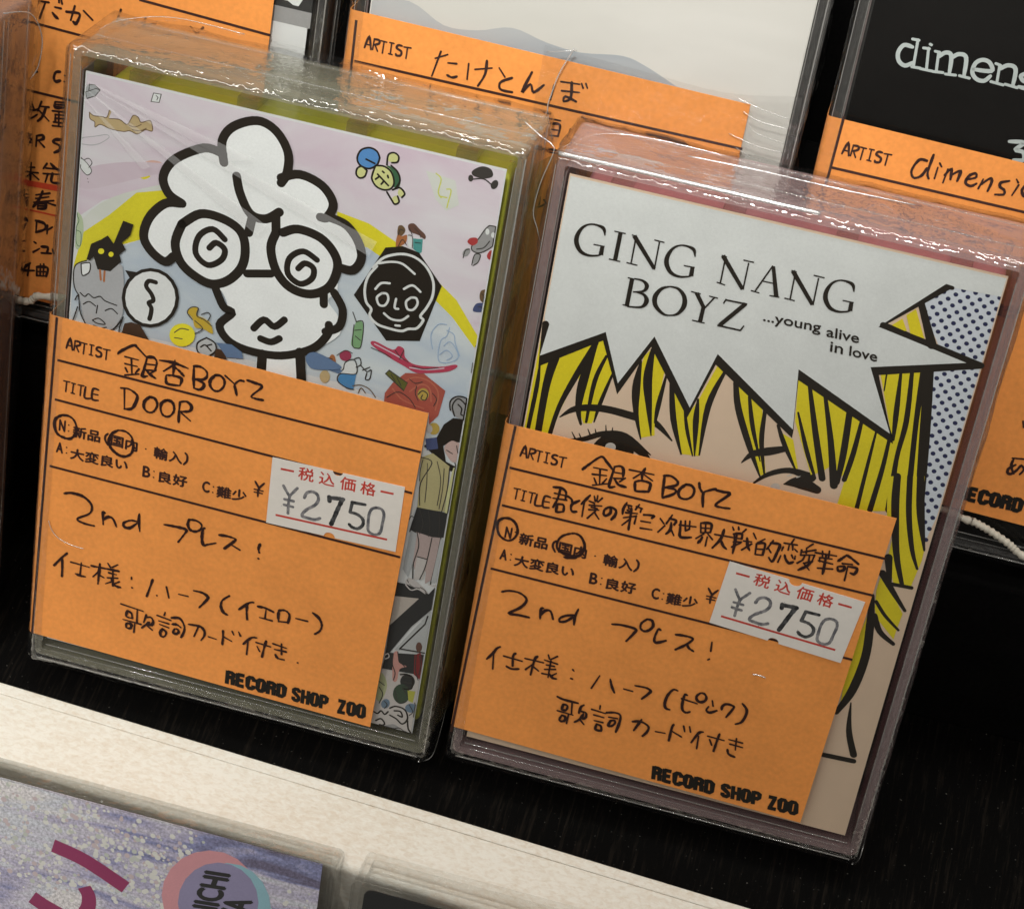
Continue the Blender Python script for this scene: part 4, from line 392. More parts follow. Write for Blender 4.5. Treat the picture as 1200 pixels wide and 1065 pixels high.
DATA['art_B'] = """dotground|f0|59.41,101.81 71.77,102.81 66.39,59.66 61.08,70.30 60.18,83.25 60.61,87.66 60.39,92.54 56.46,98.04
navy|f0|60.30,101.77 60.23,101.55 60.02,101.42 59.77,101.46 59.59,101.63 59.58,101.86 59.73,102.05 59.97,102.10 60.20,101.99
navy|f0|59.40,100.87 59.32,100.64 59.11,100.52 58.86,100.55 58.69,100.72 58.68,100.96 58.83,101.14 59.07,101.19 59.29,101.08
navy|f0|58.49,99.96 58.42,99.74 58.21,99.61 57.96,99.64 57.79,99.82 57.77,100.05 57.92,100.24 58.17,100.29 58.39,100.18
navy|f0|62.06,101.81 61.99,101.59 61.78,101.46 61.53,101.50 61.36,101.67 61.34,101.90 61.49,102.09 61.73,102.14 61.96,102.03
navy|f0|61.16,100.91 61.09,100.69 60.88,100.56 60.63,100.59 60.46,100.77 60.44,101.00 60.59,101.19 60.83,101.23 61.06,101.12
navy|f0|60.26,100.00 60.19,99.78 59.98,99.65 59.73,99.69 59.55,99.86 59.54,100.09 59.69,100.28 59.93,100.33 60.16,100.22
navy|f0|59.36,99.09 59.28,98.87 59.07,98.74 58.82,98.78 58.65,98.95 58.63,99.19 58.78,99.37 59.03,99.42 59.25,99.31
navy|f0|58.45,98.18 58.38,97.96 58.17,97.83 57.92,97.86 57.74,98.04 57.73,98.27 57.88,98.46 58.12,98.51 58.35,98.40
navy|f0|57.54,97.27 57.47,97.04 57.26,96.91 57.01,96.95 56.83,97.12 56.82,97.36 56.97,97.55 57.21,97.60 57.44,97.49
navy|f0|63.81,101.85 63.75,101.63 63.54,101.51 63.29,101.54 63.12,101.71 63.10,101.94 63.25,102.13 63.49,102.18 63.71,102.07
navy|f0|62.92,100.95 62.85,100.73 62.64,100.60 62.39,100.63 62.22,100.81 62.20,101.04 62.35,101.23 62.59,101.28 62.82,101.17
navy|f0|62.02,100.04 61.95,99.82 61.74,99.70 61.50,99.73 61.32,99.90 61.30,100.14 61.45,100.32 61.70,100.37 61.92,100.26
navy|f0|61.12,99.14 61.05,98.91 60.84,98.79 60.59,98.82 60.42,98.99 60.40,99.23 60.55,99.41 60.80,99.46 61.02,99.35
navy|f0|60.22,98.23 60.15,98.00 59.94,97.87 59.69,97.91 59.52,98.08 59.50,98.32 59.65,98.50 59.89,98.55 60.12,98.44
navy|f0|59.32,97.31 59.24,97.09 59.03,96.96 58.78,96.99 58.61,97.17 58.59,97.40 58.74,97.59 58.99,97.64 59.21,97.53
navy|f0|58.41,96.39 58.33,96.17 58.12,96.04 57.87,96.07 57.70,96.25 57.68,96.49 57.83,96.67 58.08,96.72 58.31,96.61
navy|f0|65.57,101.89 65.50,101.67 65.30,101.55 65.05,101.58 64.87,101.75 64.86,101.99 65.00,102.17 65.24,102.22 65.47,102.11
navy|f0|64.68,100.99 64.61,100.77 64.40,100.65 64.15,100.68 63.98,100.85 63.96,101.08 64.11,101.27 64.35,101.32 64.58,101.21
navy|f0|63.79,100.09 63.72,99.86 63.51,99.74 63.26,99.77 63.09,99.95 63.07,100.18 63.22,100.36 63.46,100.41 63.69,100.30
navy|f0|62.89,99.18 62.82,98.96 62.61,98.83 62.36,98.86 62.19,99.04 62.17,99.27 62.32,99.46 62.56,99.51 62.79,99.40
navy|f0|61.99,98.27 61.92,98.04 61.71,97.92 61.46,97.95 61.29,98.13 61.27,98.36 61.42,98.55 61.66,98.60 61.89,98.49
navy|f0|61.09,97.36 61.02,97.13 60.81,97.00 60.56,97.04 60.38,97.21 60.37,97.45 60.52,97.64 60.76,97.69 60.99,97.57
navy|f0|60.18,96.44 60.11,96.21 59.90,96.09 59.65,96.12 59.48,96.29 59.46,96.53 59.61,96.72 59.86,96.77 60.08,96.66
navy|f0|59.28,95.52 59.20,95.29 58.99,95.17 58.74,95.20 58.57,95.37 58.55,95.61 58.70,95.80 58.95,95.85 59.17,95.74
navy|f0|67.32,101.94 67.26,101.71 67.05,101.59 66.80,101.62 66.63,101.79 66.61,102.03 66.76,102.21 67.00,102.26 67.22,102.15
navy|f0|66.44,101.03 66.37,100.81 66.16,100.69 65.91,100.72 65.74,100.89 65.72,101.13 65.87,101.31 66.11,101.36 66.34,101.25
navy|f0|65.55,100.13 65.48,99.91 65.27,99.78 65.02,99.81 64.85,99.99 64.83,100.22 64.98,100.41 65.22,100.46 65.45,100.35
navy|f0|64.65,99.22 64.59,99.00 64.38,98.87 64.13,98.91 63.95,99.08 63.94,99.32 64.08,99.50 64.33,99.55 64.55,99.44
navy|f0|63.76,98.31 63.69,98.09 63.48,97.96 63.23,98.00 63.06,98.17 63.04,98.41 63.19,98.59 63.43,98.64 63.66,98.53
navy|f0|62.86,97.40 62.79,97.17 62.58,97.05 62.33,97.08 62.16,97.26 62.14,97.49 62.29,97.68 62.53,97.73 62.76,97.62
navy|f0|61.96,96.48 61.89,96.26 61.68,96.13 61.43,96.16 61.25,96.34 61.24,96.58 61.38,96.76 61.63,96.81 61.86,96.70
navy|f0|61.05,95.57 60.98,95.34 60.77,95.21 60.52,95.24 60.35,95.42 60.33,95.66 60.48,95.85 60.73,95.90 60.95,95.79
navy|f0|60.15,94.64 60.07,94.42 59.86,94.29 59.61,94.32 59.44,94.50 59.42,94.74 59.57,94.92 59.82,94.97 60.04,94.86
navy|f0|69.08,101.98 69.01,101.75 68.80,101.63 68.56,101.66 68.38,101.84 68.36,102.07 68.51,102.25 68.75,102.30 68.97,102.19
navy|f0|68.19,101.08 68.13,100.85 67.92,100.73 67.67,100.76 67.50,100.93 67.48,101.17 67.62,101.35 67.87,101.40 68.09,101.29
navy|f0|67.31,100.17 67.24,99.95 67.03,99.82 66.78,99.86 66.61,100.03 66.59,100.26 66.74,100.45 66.98,100.50 67.20,100.39
navy|f0|66.42,99.27 66.35,99.04 66.14,98.92 65.89,98.95 65.72,99.12 65.70,99.36 65.85,99.54 66.09,99.59 66.31,99.48
navy|f0|65.52,98.36 65.46,98.13 65.25,98.01 65.00,98.04 64.82,98.21 64.80,98.45 64.95,98.64 65.20,98.68 65.42,98.57
navy|f0|64.63,97.44 64.56,97.22 64.35,97.09 64.10,97.13 63.93,97.30 63.91,97.54 64.06,97.72 64.30,97.77 64.53,97.66
navy|f0|63.73,96.53 63.66,96.30 63.45,96.18 63.20,96.21 63.03,96.38 63.01,96.62 63.16,96.81 63.40,96.86 63.63,96.75
navy|f0|62.83,95.61 62.76,95.38 62.55,95.26 62.30,95.29 62.12,95.47 62.11,95.70 62.26,95.89 62.50,95.94 62.73,95.83
navy|f0|61.93,94.69 61.85,94.46 61.64,94.33 61.39,94.37 61.22,94.54 61.20,94.78 61.35,94.97 61.60,95.02 61.82,94.91
navy|f0|61.02,93.77 60.95,93.54 60.74,93.41 60.48,93.44 60.31,93.62 60.29,93.86 60.44,94.05 60.69,94.10 60.92,93.99
navy|f0|70.83,102.02 70.76,101.80 70.55,101.67 70.31,101.70 70.13,101.88 70.11,102.11 70.26,102.29 70.50,102.34 70.72,102.23
navy|f0|69.95,101.12 69.88,100.90 69.67,100.77 69.42,100.80 69.25,100.98 69.23,101.21 69.38,101.39 69.62,101.44 69.84,101.33
navy|f0|69.06,100.22 69.00,99.99 68.79,99.87 68.54,99.90 68.37,100.07 68.35,100.31 68.49,100.49 68.73,100.54 68.96,100.43
navy|f0|68.18,99.31 68.11,99.09 67.90,98.96 67.65,98.99 67.48,99.17 67.46,99.40 67.61,99.59 67.85,99.64 68.07,99.53
navy|f0|67.29,98.40 67.22,98.18 67.01,98.05 66.76,98.08 66.59,98.26 66.57,98.49 66.72,98.68 66.96,98.73 67.18,98.62
navy|f0|66.40,97.49 66.33,97.26 66.12,97.14 65.87,97.17 65.69,97.35 65.68,97.58 65.82,97.77 66.07,97.82 66.29,97.71
navy|f0|65.50,96.57 65.43,96.35 65.22,96.22 64.97,96.25 64.80,96.43 64.78,96.67 64.93,96.85 65.17,96.90 65.40,96.79
navy|f0|64.60,95.66 64.53,95.43 64.32,95.30 64.07,95.34 63.90,95.51 63.88,95.75 64.03,95.94 64.27,95.99 64.50,95.88
navy|f0|63.70,94.74 63.63,94.51 63.42,94.38 63.17,94.41 63.00,94.59 62.98,94.83 63.13,95.02 63.37,95.07 63.60,94.96
navy|f0|62.80,93.81 62.73,93.58 62.52,93.46 62.27,93.49 62.09,93.67 62.07,93.90 62.22,94.09 62.47,94.14 62.70,94.03
navy|f0|61.89,92.89 61.82,92.66 61.61,92.53 61.36,92.56 61.18,92.74 61.17,92.98 61.32,93.17 61.56,93.22 61.79,93.11
navy|f0|60.98,91.96 60.91,91.73 60.70,91.60 60.45,91.63 60.27,91.81 60.25,92.05 60.41,92.24 60.65,92.29 60.88,92.18
navy|f0|71.70,101.16 71.63,100.94 71.43,100.81 71.18,100.85 71.00,101.02 70.98,101.25 71.13,101.44 71.37,101.48 71.59,101.38
navy|f0|70.82,100.26 70.75,100.03 70.54,99.91 70.30,99.94 70.12,100.12 70.10,100.35 70.25,100.53 70.49,100.58 70.71,100.47
navy|f0|69.93,99.35 69.87,99.13 69.66,99.00 69.41,99.04 69.24,99.21 69.22,99.44 69.36,99.63 69.61,99.68 69.83,99.57
navy|f0|69.05,98.44 68.98,98.22 68.77,98.09 68.52,98.13 68.35,98.30 68.33,98.54 68.48,98.72 68.72,98.77 68.95,98.66
navy|f0|68.16,97.53 68.09,97.31 67.88,97.18 67.63,97.21 67.46,97.39 67.44,97.63 67.59,97.81 67.83,97.86 68.06,97.75
navy|f0|67.27,96.62 67.20,96.39 66.99,96.27 66.74,96.30 66.57,96.48 66.55,96.71 66.70,96.90 66.94,96.95 67.17,96.84
navy|f0|66.37,95.70 66.31,95.48 66.10,95.35 65.85,95.38 65.67,95.56 65.65,95.79 65.80,95.98 66.04,96.03 66.27,95.92
navy|f0|65.48,94.78 65.41,94.56 65.20,94.43 64.95,94.46 64.77,94.64 64.75,94.87 64.90,95.06 65.15,95.11 65.37,95.00
navy|f0|64.58,93.86 64.51,93.63 64.30,93.50 64.05,93.54 63.87,93.71 63.85,93.95 64.00,94.14 64.25,94.19 64.47,94.08
navy|f0|63.67,92.93 63.60,92.70 63.39,92.58 63.14,92.61 62.97,92.79 62.95,93.03 63.10,93.21 63.34,93.27 63.57,93.15
navy|f0|62.77,92.00 62.70,91.77 62.49,91.65 62.23,91.68 62.06,91.86 62.04,92.10 62.19,92.29 62.44,92.34 62.67,92.23
navy|f0|61.86,91.07 61.79,90.84 61.58,90.71 61.32,90.74 61.15,90.92 61.13,91.16 61.28,91.35 61.53,91.41 61.76,91.29
navy|f0|60.95,90.14 60.87,89.91 60.66,89.78 60.41,89.81 60.23,89.99 60.22,90.23 60.37,90.42 60.62,90.47 60.84,90.36
navy|f0|71.69,99.40 71.62,99.17 71.42,99.05 71.17,99.08 70.99,99.25 70.97,99.49 71.12,99.67 71.36,99.72 71.59,99.61
navy|f0|70.81,98.49 70.74,98.26 70.53,98.14 70.29,98.17 70.11,98.35 70.09,98.58 70.24,98.77 70.48,98.82 70.70,98.71
navy|f0|69.92,97.58 69.86,97.35 69.65,97.23 69.40,97.26 69.22,97.43 69.20,97.67 69.35,97.86 69.59,97.91 69.82,97.80
navy|f0|69.04,96.66 68.97,96.44 68.76,96.31 68.51,96.34 68.33,96.52 68.31,96.76 68.46,96.94 68.70,96.99 68.93,96.88
navy|f0|68.14,95.75 68.08,95.52 67.87,95.39 67.62,95.43 67.44,95.60 67.42,95.84 67.57,96.03 67.81,96.08 68.04,95.97
navy|f0|67.25,94.83 67.18,94.60 66.97,94.47 66.72,94.51 66.55,94.68 66.53,94.92 66.68,95.11 66.92,95.16 67.15,95.05
navy|f0|66.35,93.91 66.28,93.68 66.08,93.55 65.82,93.58 65.65,93.76 65.63,94.00 65.78,94.19 66.02,94.24 66.25,94.13
navy|f0|65.45,92.98 65.38,92.75 65.17,92.62 64.92,92.66 64.75,92.83 64.73,93.07 64.88,93.26 65.12,93.31 65.35,93.20
navy|f0|64.55,92.05 64.48,91.82 64.27,91.69 64.02,91.73 63.84,91.90 63.82,92.14 63.97,92.33 64.22,92.39 64.45,92.27
navy|f0|63.65,91.12 63.58,90.89 63.36,90.76 63.11,90.79 62.93,90.97 62.92,91.21 63.07,91.40 63.31,91.45 63.54,91.34
navy|f0|62.74,90.19 62.67,89.95 62.45,89.83 62.20,89.86 62.02,90.04 62.01,90.28 62.16,90.47 62.41,90.52 62.63,90.41
navy|f0|61.83,89.25 61.75,89.02 61.54,88.89 61.29,88.92 61.11,89.10 61.09,89.34 61.25,89.53 61.49,89.58 61.72,89.47
navy|f0|70.80,96.71 70.73,96.48 70.52,96.36 70.27,96.39 70.10,96.56 70.08,96.80 70.23,96.99 70.47,97.04 70.69,96.93
navy|f0|69.91,95.79 69.84,95.57 69.64,95.44 69.39,95.47 69.21,95.65 69.19,95.89 69.34,96.07 69.58,96.12 69.81,96.01
navy|f0|69.02,94.87 68.95,94.65 68.74,94.52 68.49,94.55 68.32,94.73 68.30,94.97 68.45,95.15 68.69,95.20 68.92,95.09
navy|f0|68.13,93.95 68.06,93.73 67.85,93.60 67.60,93.63 67.42,93.81 67.40,94.04 67.55,94.23 67.80,94.28 68.02,94.17
navy|f0|67.23,93.03 67.16,92.80 66.95,92.67 66.70,92.70 66.52,92.88 66.51,93.12 66.65,93.31 66.90,93.36 67.13,93.25
navy|f0|66.33,92.10 66.26,91.87 66.05,91.74 65.80,91.77 65.62,91.95 65.61,92.19 65.75,92.38 66.00,92.43 66.23,92.32
navy|f0|65.43,91.17 65.36,90.94 65.15,90.81 64.90,90.84 64.72,91.02 64.70,91.26 64.85,91.45 65.10,91.50 65.33,91.39
navy|f0|64.53,90.23 64.45,90.00 64.24,89.88 63.99,89.91 63.81,90.09 63.80,90.33 63.95,90.52 64.19,90.57 64.42,90.46
navy|f0|63.62,89.30 63.55,89.07 63.33,88.94 63.08,88.97 62.90,89.15 62.89,89.39 63.04,89.58 63.28,89.63 63.51,89.52
navy|f0|62.71,88.36 62.63,88.13 62.42,88.00 62.17,88.03 61.99,88.21 61.97,88.45 62.13,88.64 62.37,88.69 62.60,88.58
navy|f0|61.79,87.41 61.72,87.18 61.51,87.05 61.25,87.08 61.08,87.26 61.06,87.51 61.21,87.70 61.46,87.75 61.69,87.64
navy|f0|60.87,86.47 60.80,86.23 60.59,86.10 60.33,86.14 60.16,86.32 60.14,86.56 60.29,86.75 60.54,86.81 60.77,86.69
navy|f0|70.79,94.92 70.72,94.69 70.51,94.57 70.26,94.60 70.09,94.78 70.07,95.01 70.21,95.20 70.46,95.25 70.69,95.14
navy|f0|69.90,94.00 69.83,93.77 69.62,93.64 69.37,93.68 69.20,93.85 69.18,94.09 69.32,94.28 69.57,94.33 69.80,94.22
navy|f0|69.01,93.07 68.94,92.85 68.73,92.72 68.48,92.75 68.30,92.93 68.28,93.17 68.43,93.36 68.67,93.41 68.90,93.30
navy|f0|68.11,92.15 68.04,91.92 67.83,91.79 67.58,91.82 67.40,92.00 67.39,92.24 67.53,92.43 67.78,92.48 68.01,92.37
navy|f0|67.21,91.22 67.14,90.99 66.93,90.86 66.68,90.89 66.50,91.07 66.49,91.31 66.63,91.50 66.88,91.55 67.11,91.44
navy|f0|66.31,90.28 66.24,90.05 66.03,89.92 65.78,89.96 65.60,90.14 65.58,90.38 65.73,90.57 65.98,90.62 66.21,90.51
navy|f0|65.41,89.35 65.34,89.12 65.13,88.99 64.87,89.02 64.69,89.20 64.68,89.44 64.83,89.63 65.07,89.68 65.30,89.57
navy|f0|64.50,88.41 64.43,88.18 64.22,88.05 63.96,88.08 63.79,88.26 63.77,88.50 63.92,88.69 64.17,88.74 64.39,88.63
navy|f0|63.59,87.46 63.52,87.23 63.30,87.10 63.05,87.13 62.87,87.31 62.86,87.56 63.01,87.75 63.25,87.80 63.48,87.69
navy|f0|62.67,86.52 62.60,86.29 62.39,86.16 62.14,86.19 61.96,86.37 61.94,86.61 62.09,86.81 62.34,86.86 62.57,86.74
navy|f0|61.76,85.57 61.69,85.34 61.47,85.20 61.22,85.24 61.04,85.42 61.02,85.66 61.17,85.86 61.42,85.91 61.65,85.80
navy|f0|60.84,84.62 60.77,84.38 60.55,84.25 60.30,84.28 60.12,84.47 60.10,84.71 60.25,84.91 60.50,84.96 60.73,84.84
navy|f0|70.78,93.12 70.71,92.89 70.50,92.77 70.25,92.80 70.08,92.98 70.06,93.21 70.20,93.40 70.45,93.45 70.68,93.34
navy|f0|69.89,92.20 69.82,91.97 69.61,91.84 69.36,91.87 69.18,92.05 69.16,92.29 69.31,92.48 69.56,92.53 69.78,92.42
navy|f0|68.99,91.27 68.92,91.04 68.72,90.91 68.46,90.94 68.29,91.12 68.27,91.36 68.41,91.55 68.66,91.60 68.89,91.49
navy|f0|68.09,90.33 68.03,90.10 67.82,89.97 67.56,90.01 67.39,90.18 67.37,90.43 67.52,90.62 67.76,90.67 67.99,90.56
navy|f0|67.19,89.40 67.12,89.17 66.91,89.04 66.66,89.07 66.48,89.25 66.46,89.49 66.61,89.68 66.86,89.73 67.09,89.62
navy|f0|66.29,88.46 66.22,88.23 66.01,88.10 65.75,88.13 65.58,88.31 65.56,88.55 65.71,88.74 65.96,88.79 66.19,88.68
navy|f0|65.38,87.52 65.31,87.28 65.10,87.15 64.85,87.19 64.67,87.37 64.65,87.61 64.80,87.80 65.05,87.85 65.28,87.74
navy|f0|64.47,86.57 64.40,86.34 64.19,86.21 63.93,86.24 63.76,86.42 63.74,86.66 63.89,86.86 64.14,86.91 64.37,86.80
navy|f0|63.56,85.62 63.49,85.39 63.27,85.26 63.02,85.29 62.84,85.47 62.82,85.72 62.98,85.91 63.22,85.96 63.45,85.85
navy|f0|62.64,84.67 62.57,84.44 62.36,84.30 62.10,84.34 61.92,84.52 61.91,84.76 62.06,84.96 62.31,85.01 62.54,84.90
navy|f0|61.72,83.72 61.65,83.48 61.44,83.35 61.18,83.38 61.00,83.56 60.99,83.81 61.14,84.00 61.39,84.06 61.62,83.94
navy|f0|60.80,82.76 60.73,82.52 60.51,82.39 60.26,82.42 60.08,82.60 60.06,82.85 60.22,83.05 60.47,83.10 60.70,82.99
navy|f0|69.88,90.38 69.81,90.15 69.60,90.02 69.35,90.06 69.17,90.23 69.15,90.47 69.30,90.67 69.54,90.72 69.77,90.61
navy|f0|68.98,89.45 68.91,89.22 68.70,89.09 68.45,89.12 68.27,89.30 68.25,89.54 68.40,89.73 68.64,89.78 68.87,89.67
navy|f0|68.08,88.51 68.01,88.28 67.80,88.15 67.54,88.18 67.37,88.36 67.35,88.60 67.50,88.79 67.74,88.85 67.97,88.73
navy|f0|67.17,87.57 67.10,87.34 66.89,87.21 66.64,87.24 66.46,87.42 66.44,87.66 66.59,87.85 66.84,87.90 67.07,87.79
navy|f0|66.27,86.62 66.20,86.39 65.99,86.26 65.73,86.29 65.55,86.47 65.54,86.72 65.69,86.91 65.93,86.96 66.16,86.85
navy|f0|65.36,85.67 65.29,85.44 65.08,85.31 64.82,85.34 64.64,85.52 64.62,85.77 64.78,85.96 65.02,86.01 65.25,85.90
navy|f0|64.45,84.72 64.37,84.49 64.16,84.36 63.91,84.39 63.73,84.57 63.71,84.82 63.86,85.01 64.11,85.06 64.34,84.95
navy|f0|63.53,83.77 63.46,83.54 63.24,83.40 62.99,83.44 62.81,83.62 62.79,83.86 62.95,84.06 63.19,84.11 63.43,84.00
navy|f0|62.61,82.81 62.54,82.58 62.33,82.44 62.07,82.48 61.89,82.66 61.87,82.91 62.03,83.10 62.28,83.15 62.51,83.04
navy|f0|61.69,81.85 61.62,81.62 61.40,81.48 61.15,81.52 60.97,81.70 60.95,81.95 61.10,82.14 61.35,82.20 61.58,82.08
navy|f0|60.76,80.89 60.69,80.65 60.48,80.52 60.22,80.55 60.04,80.73 60.02,80.98 60.18,81.18 60.43,81.23 60.66,81.12
navy|f0|69.86,88.56 69.80,88.33 69.59,88.20 69.33,88.23 69.15,88.41 69.14,88.65 69.28,88.84 69.53,88.90 69.76,88.78
navy|f0|68.96,87.62 68.90,87.39 68.68,87.26 68.43,87.29 68.25,87.47 68.23,87.71 68.38,87.90 68.63,87.96 68.86,87.84
navy|f0|68.06,86.67 67.99,86.44 67.78,86.31 67.53,86.34 67.35,86.52 67.33,86.77 67.48,86.96 67.73,87.01 67.96,86.90
navy|f0|67.16,85.73 67.09,85.49 66.87,85.36 66.62,85.40 66.44,85.58 66.42,85.82 66.57,86.01 66.82,86.07 67.05,85.95
navy|f0|66.25,84.78 66.18,84.54 65.96,84.41 65.71,84.44 65.53,84.63 65.51,84.87 65.66,85.06 65.91,85.12 66.14,85.00
navy|f0|65.33,83.82 65.26,83.59 65.05,83.46 64.79,83.49 64.62,83.67 64.60,83.92 64.75,84.11 65.00,84.16 65.23,84.05
navy|f0|64.42,82.87 64.35,82.63 64.13,82.50 63.88,82.53 63.70,82.71 63.68,82.96 63.83,83.16 64.08,83.21 64.31,83.10
navy|f0|63.50,81.91 63.43,81.67 63.21,81.54 62.96,81.57 62.78,81.75 62.76,82.00 62.91,82.20 63.16,82.25 63.40,82.14
navy|f0|62.58,80.94 62.51,80.71 62.29,80.57 62.04,80.61 61.86,80.79 61.84,81.04 61.99,81.23 62.24,81.29 62.47,81.17
navy|f0|61.65,79.98 61.58,79.74 61.37,79.61 61.11,79.64 60.93,79.82 60.91,80.07 61.07,80.27 61.32,80.32 61.55,80.21
navy|f0|69.85,86.73 69.78,86.49 69.57,86.36 69.32,86.40 69.14,86.58 69.12,86.82 69.27,87.01 69.52,87.06 69.75,86.95
navy|f0|68.95,85.78 68.88,85.55 68.67,85.42 68.42,85.45 68.24,85.63 68.22,85.87 68.37,86.07 68.61,86.12 68.84,86.01
navy|f0|68.04,84.83 67.97,84.60 67.76,84.47 67.51,84.50 67.33,84.68 67.31,84.92 67.46,85.12 67.71,85.17 67.94,85.06
navy|f0|67.14,83.88 67.07,83.64 66.85,83.51 66.60,83.54 66.42,83.73 66.40,83.97 66.55,84.17 66.80,84.22 67.03,84.10
navy|f0|66.22,82.92 66.15,82.69 65.94,82.55 65.69,82.59 65.51,82.77 65.49,83.01 65.64,83.21 65.89,83.26 66.12,83.15
navy|f0|65.31,81.96 65.24,81.73 65.03,81.59 64.77,81.63 64.59,81.81 64.57,82.06 64.72,82.25 64.97,82.31 65.20,82.19
navy|f0|64.39,81.00 64.32,80.76 64.11,80.63 63.85,80.66 63.67,80.85 63.65,81.09 63.80,81.29 64.06,81.34 64.29,81.23
navy|f0|63.47,80.03 63.40,79.80 63.18,79.66 62.93,79.70 62.75,79.88 62.73,80.13 62.88,80.33 63.13,80.38 63.37,80.26
navy|f0|62.55,79.07 62.47,78.83 62.26,78.69 62.00,78.73 61.82,78.91 61.81,79.16 61.96,79.36 62.21,79.41 62.44,79.30
navy|f0|61.62,78.09 61.55,77.85 61.33,77.72 61.07,77.75 60.89,77.94 60.88,78.19 61.03,78.39 61.28,78.44 61.52,78.32
navy|f0|69.84,84.88 69.77,84.65 69.56,84.52 69.31,84.55 69.13,84.73 69.11,84.98 69.26,85.17 69.50,85.22 69.73,85.11
navy|f0|68.94,83.93 68.87,83.70 68.65,83.57 68.40,83.60 68.22,83.78 68.20,84.02 68.35,84.22 68.60,84.27 68.83,84.16
navy|f0|68.03,82.98 67.96,82.74 67.75,82.61 67.49,82.64 67.31,82.82 67.29,83.07 67.44,83.26 67.69,83.32 67.92,83.20
navy|f0|67.12,82.02 67.05,81.78 66.83,81.65 66.58,81.68 66.40,81.86 66.38,82.11 66.53,82.31 66.78,82.36 67.01,82.25
navy|f0|66.20,81.06 66.13,80.82 65.92,80.69 65.66,80.72 65.48,80.90 65.46,81.15 65.62,81.35 65.86,81.40 66.10,81.28
navy|f0|65.28,80.09 65.21,79.85 65.00,79.72 64.74,79.75 64.56,79.94 64.55,80.18 64.70,80.38 64.95,80.44 65.18,80.32
navy|f0|64.36,79.12 64.29,78.89 64.08,78.75 63.82,78.78 63.64,78.97 63.62,79.22 63.78,79.41 64.03,79.47 64.26,79.35
navy|f0|63.44,78.15 63.37,77.91 63.15,77.78 62.90,77.81 62.72,78.00 62.70,78.25 62.85,78.44 63.10,78.50 63.34,78.38
navy|f0|62.51,77.18 62.44,76.94 62.23,76.80 61.97,76.83 61.79,77.02 61.77,77.27 61.92,77.47 62.18,77.52 62.41,77.41
navy|f0|61.58,76.20 61.51,75.96 61.30,75.82 61.04,75.86 60.86,76.04 60.84,76.29 60.99,76.49 61.25,76.55 61.48,76.43
navy|f0|68.92,82.07 68.85,81.84 68.64,81.70 68.38,81.74 68.20,81.92 68.18,82.17 68.33,82.36 68.58,82.41 68.81,82.30
navy|f0|68.01,81.11 67.94,80.88 67.73,80.74 67.47,80.77 67.29,80.96 67.27,81.21 67.42,81.40 67.67,81.45 67.90,81.34
navy|f0|67.10,80.15 67.03,79.91 66.81,79.78 66.56,79.81 66.38,79.99 66.36,80.24 66.51,80.44 66.76,80.49 66.99,80.38
navy|f0|66.18,79.18 66.11,78.94 65.90,78.81 65.64,78.84 65.46,79.02 65.44,79.27 65.59,79.47 65.84,79.53 66.07,79.41
navy|f0|65.26,78.21 65.19,77.97 64.97,77.84 64.72,77.87 64.54,78.05 64.52,78.30 64.67,78.50 64.92,78.56 65.15,78.44
navy|f0|64.34,77.24 64.27,77.00 64.05,76.86 63.79,76.89 63.61,77.08 63.59,77.33 63.75,77.53 64.00,77.58 64.23,77.47
navy|f0|63.41,76.26 63.34,76.02 63.12,75.88 62.86,75.92 62.68,76.10 62.67,76.35 62.82,76.55 63.07,76.61 63.31,76.49
navy|f0|62.48,75.28 62.41,75.04 62.19,74.90 61.93,74.93 61.75,75.12 61.74,75.37 61.89,75.57 62.14,75.63 62.38,75.51
navy|f0|61.55,74.29 61.48,74.05 61.26,73.92 61.00,73.95 60.82,74.13 60.80,74.39 60.96,74.59 61.21,74.64 61.44,74.53
navy|f0|68.91,80.20 68.84,79.97 68.62,79.83 68.37,79.87 68.19,80.05 68.17,80.30 68.32,80.49 68.57,80.55 68.80,80.43
navy|f0|67.99,79.24 67.92,79.00 67.71,78.87 67.45,78.90 67.27,79.08 67.25,79.33 67.40,79.53 67.65,79.58 67.89,79.47
navy|f0|67.08,78.27 67.01,78.03 66.79,77.89 66.53,77.93 66.35,78.11 66.34,78.36 66.49,78.56 66.74,78.61 66.97,78.50
navy|f0|66.16,77.29 66.09,77.05 65.87,76.92 65.61,76.95 65.43,77.14 65.42,77.39 65.57,77.59 65.82,77.64 66.05,77.53
navy|f0|65.24,76.32 65.16,76.08 64.95,75.94 64.69,75.97 64.51,76.16 64.49,76.41 64.64,76.61 64.90,76.67 65.13,76.55
navy|f0|64.31,75.34 64.24,75.10 64.02,74.96 63.76,74.99 63.58,75.18 63.56,75.43 63.72,75.63 63.97,75.69 64.20,75.57
navy|f0|63.38,74.35 63.31,74.11 63.09,73.98 62.83,74.01 62.65,74.20 62.64,74.45 62.79,74.65 63.04,74.70 63.28,74.59
navy|f0|62.45,73.37 62.38,73.13 62.16,72.99 61.90,73.02 61.72,73.21 61.70,73.46 61.86,73.66 62.11,73.72 62.34,73.60
navy|f0|61.51,72.38 61.44,72.13 61.22,72.00 60.96,72.03 60.78,72.22 60.77,72.47 60.92,72.67 61.17,72.73 61.41,72.61
navy|f0|68.89,78.32 68.82,78.09 68.61,77.95 68.35,77.98 68.17,78.17 68.15,78.42 68.30,78.62 68.55,78.67 68.78,78.56
navy|f0|67.98,77.35 67.91,77.11 67.69,76.98 67.43,77.01 67.25,77.20 67.23,77.45 67.39,77.64 67.64,77.70 67.87,77.58
navy|f0|67.06,76.38 66.99,76.14 66.77,76.00 66.51,76.03 66.33,76.22 66.31,76.47 66.47,76.67 66.72,76.72 66.95,76.61
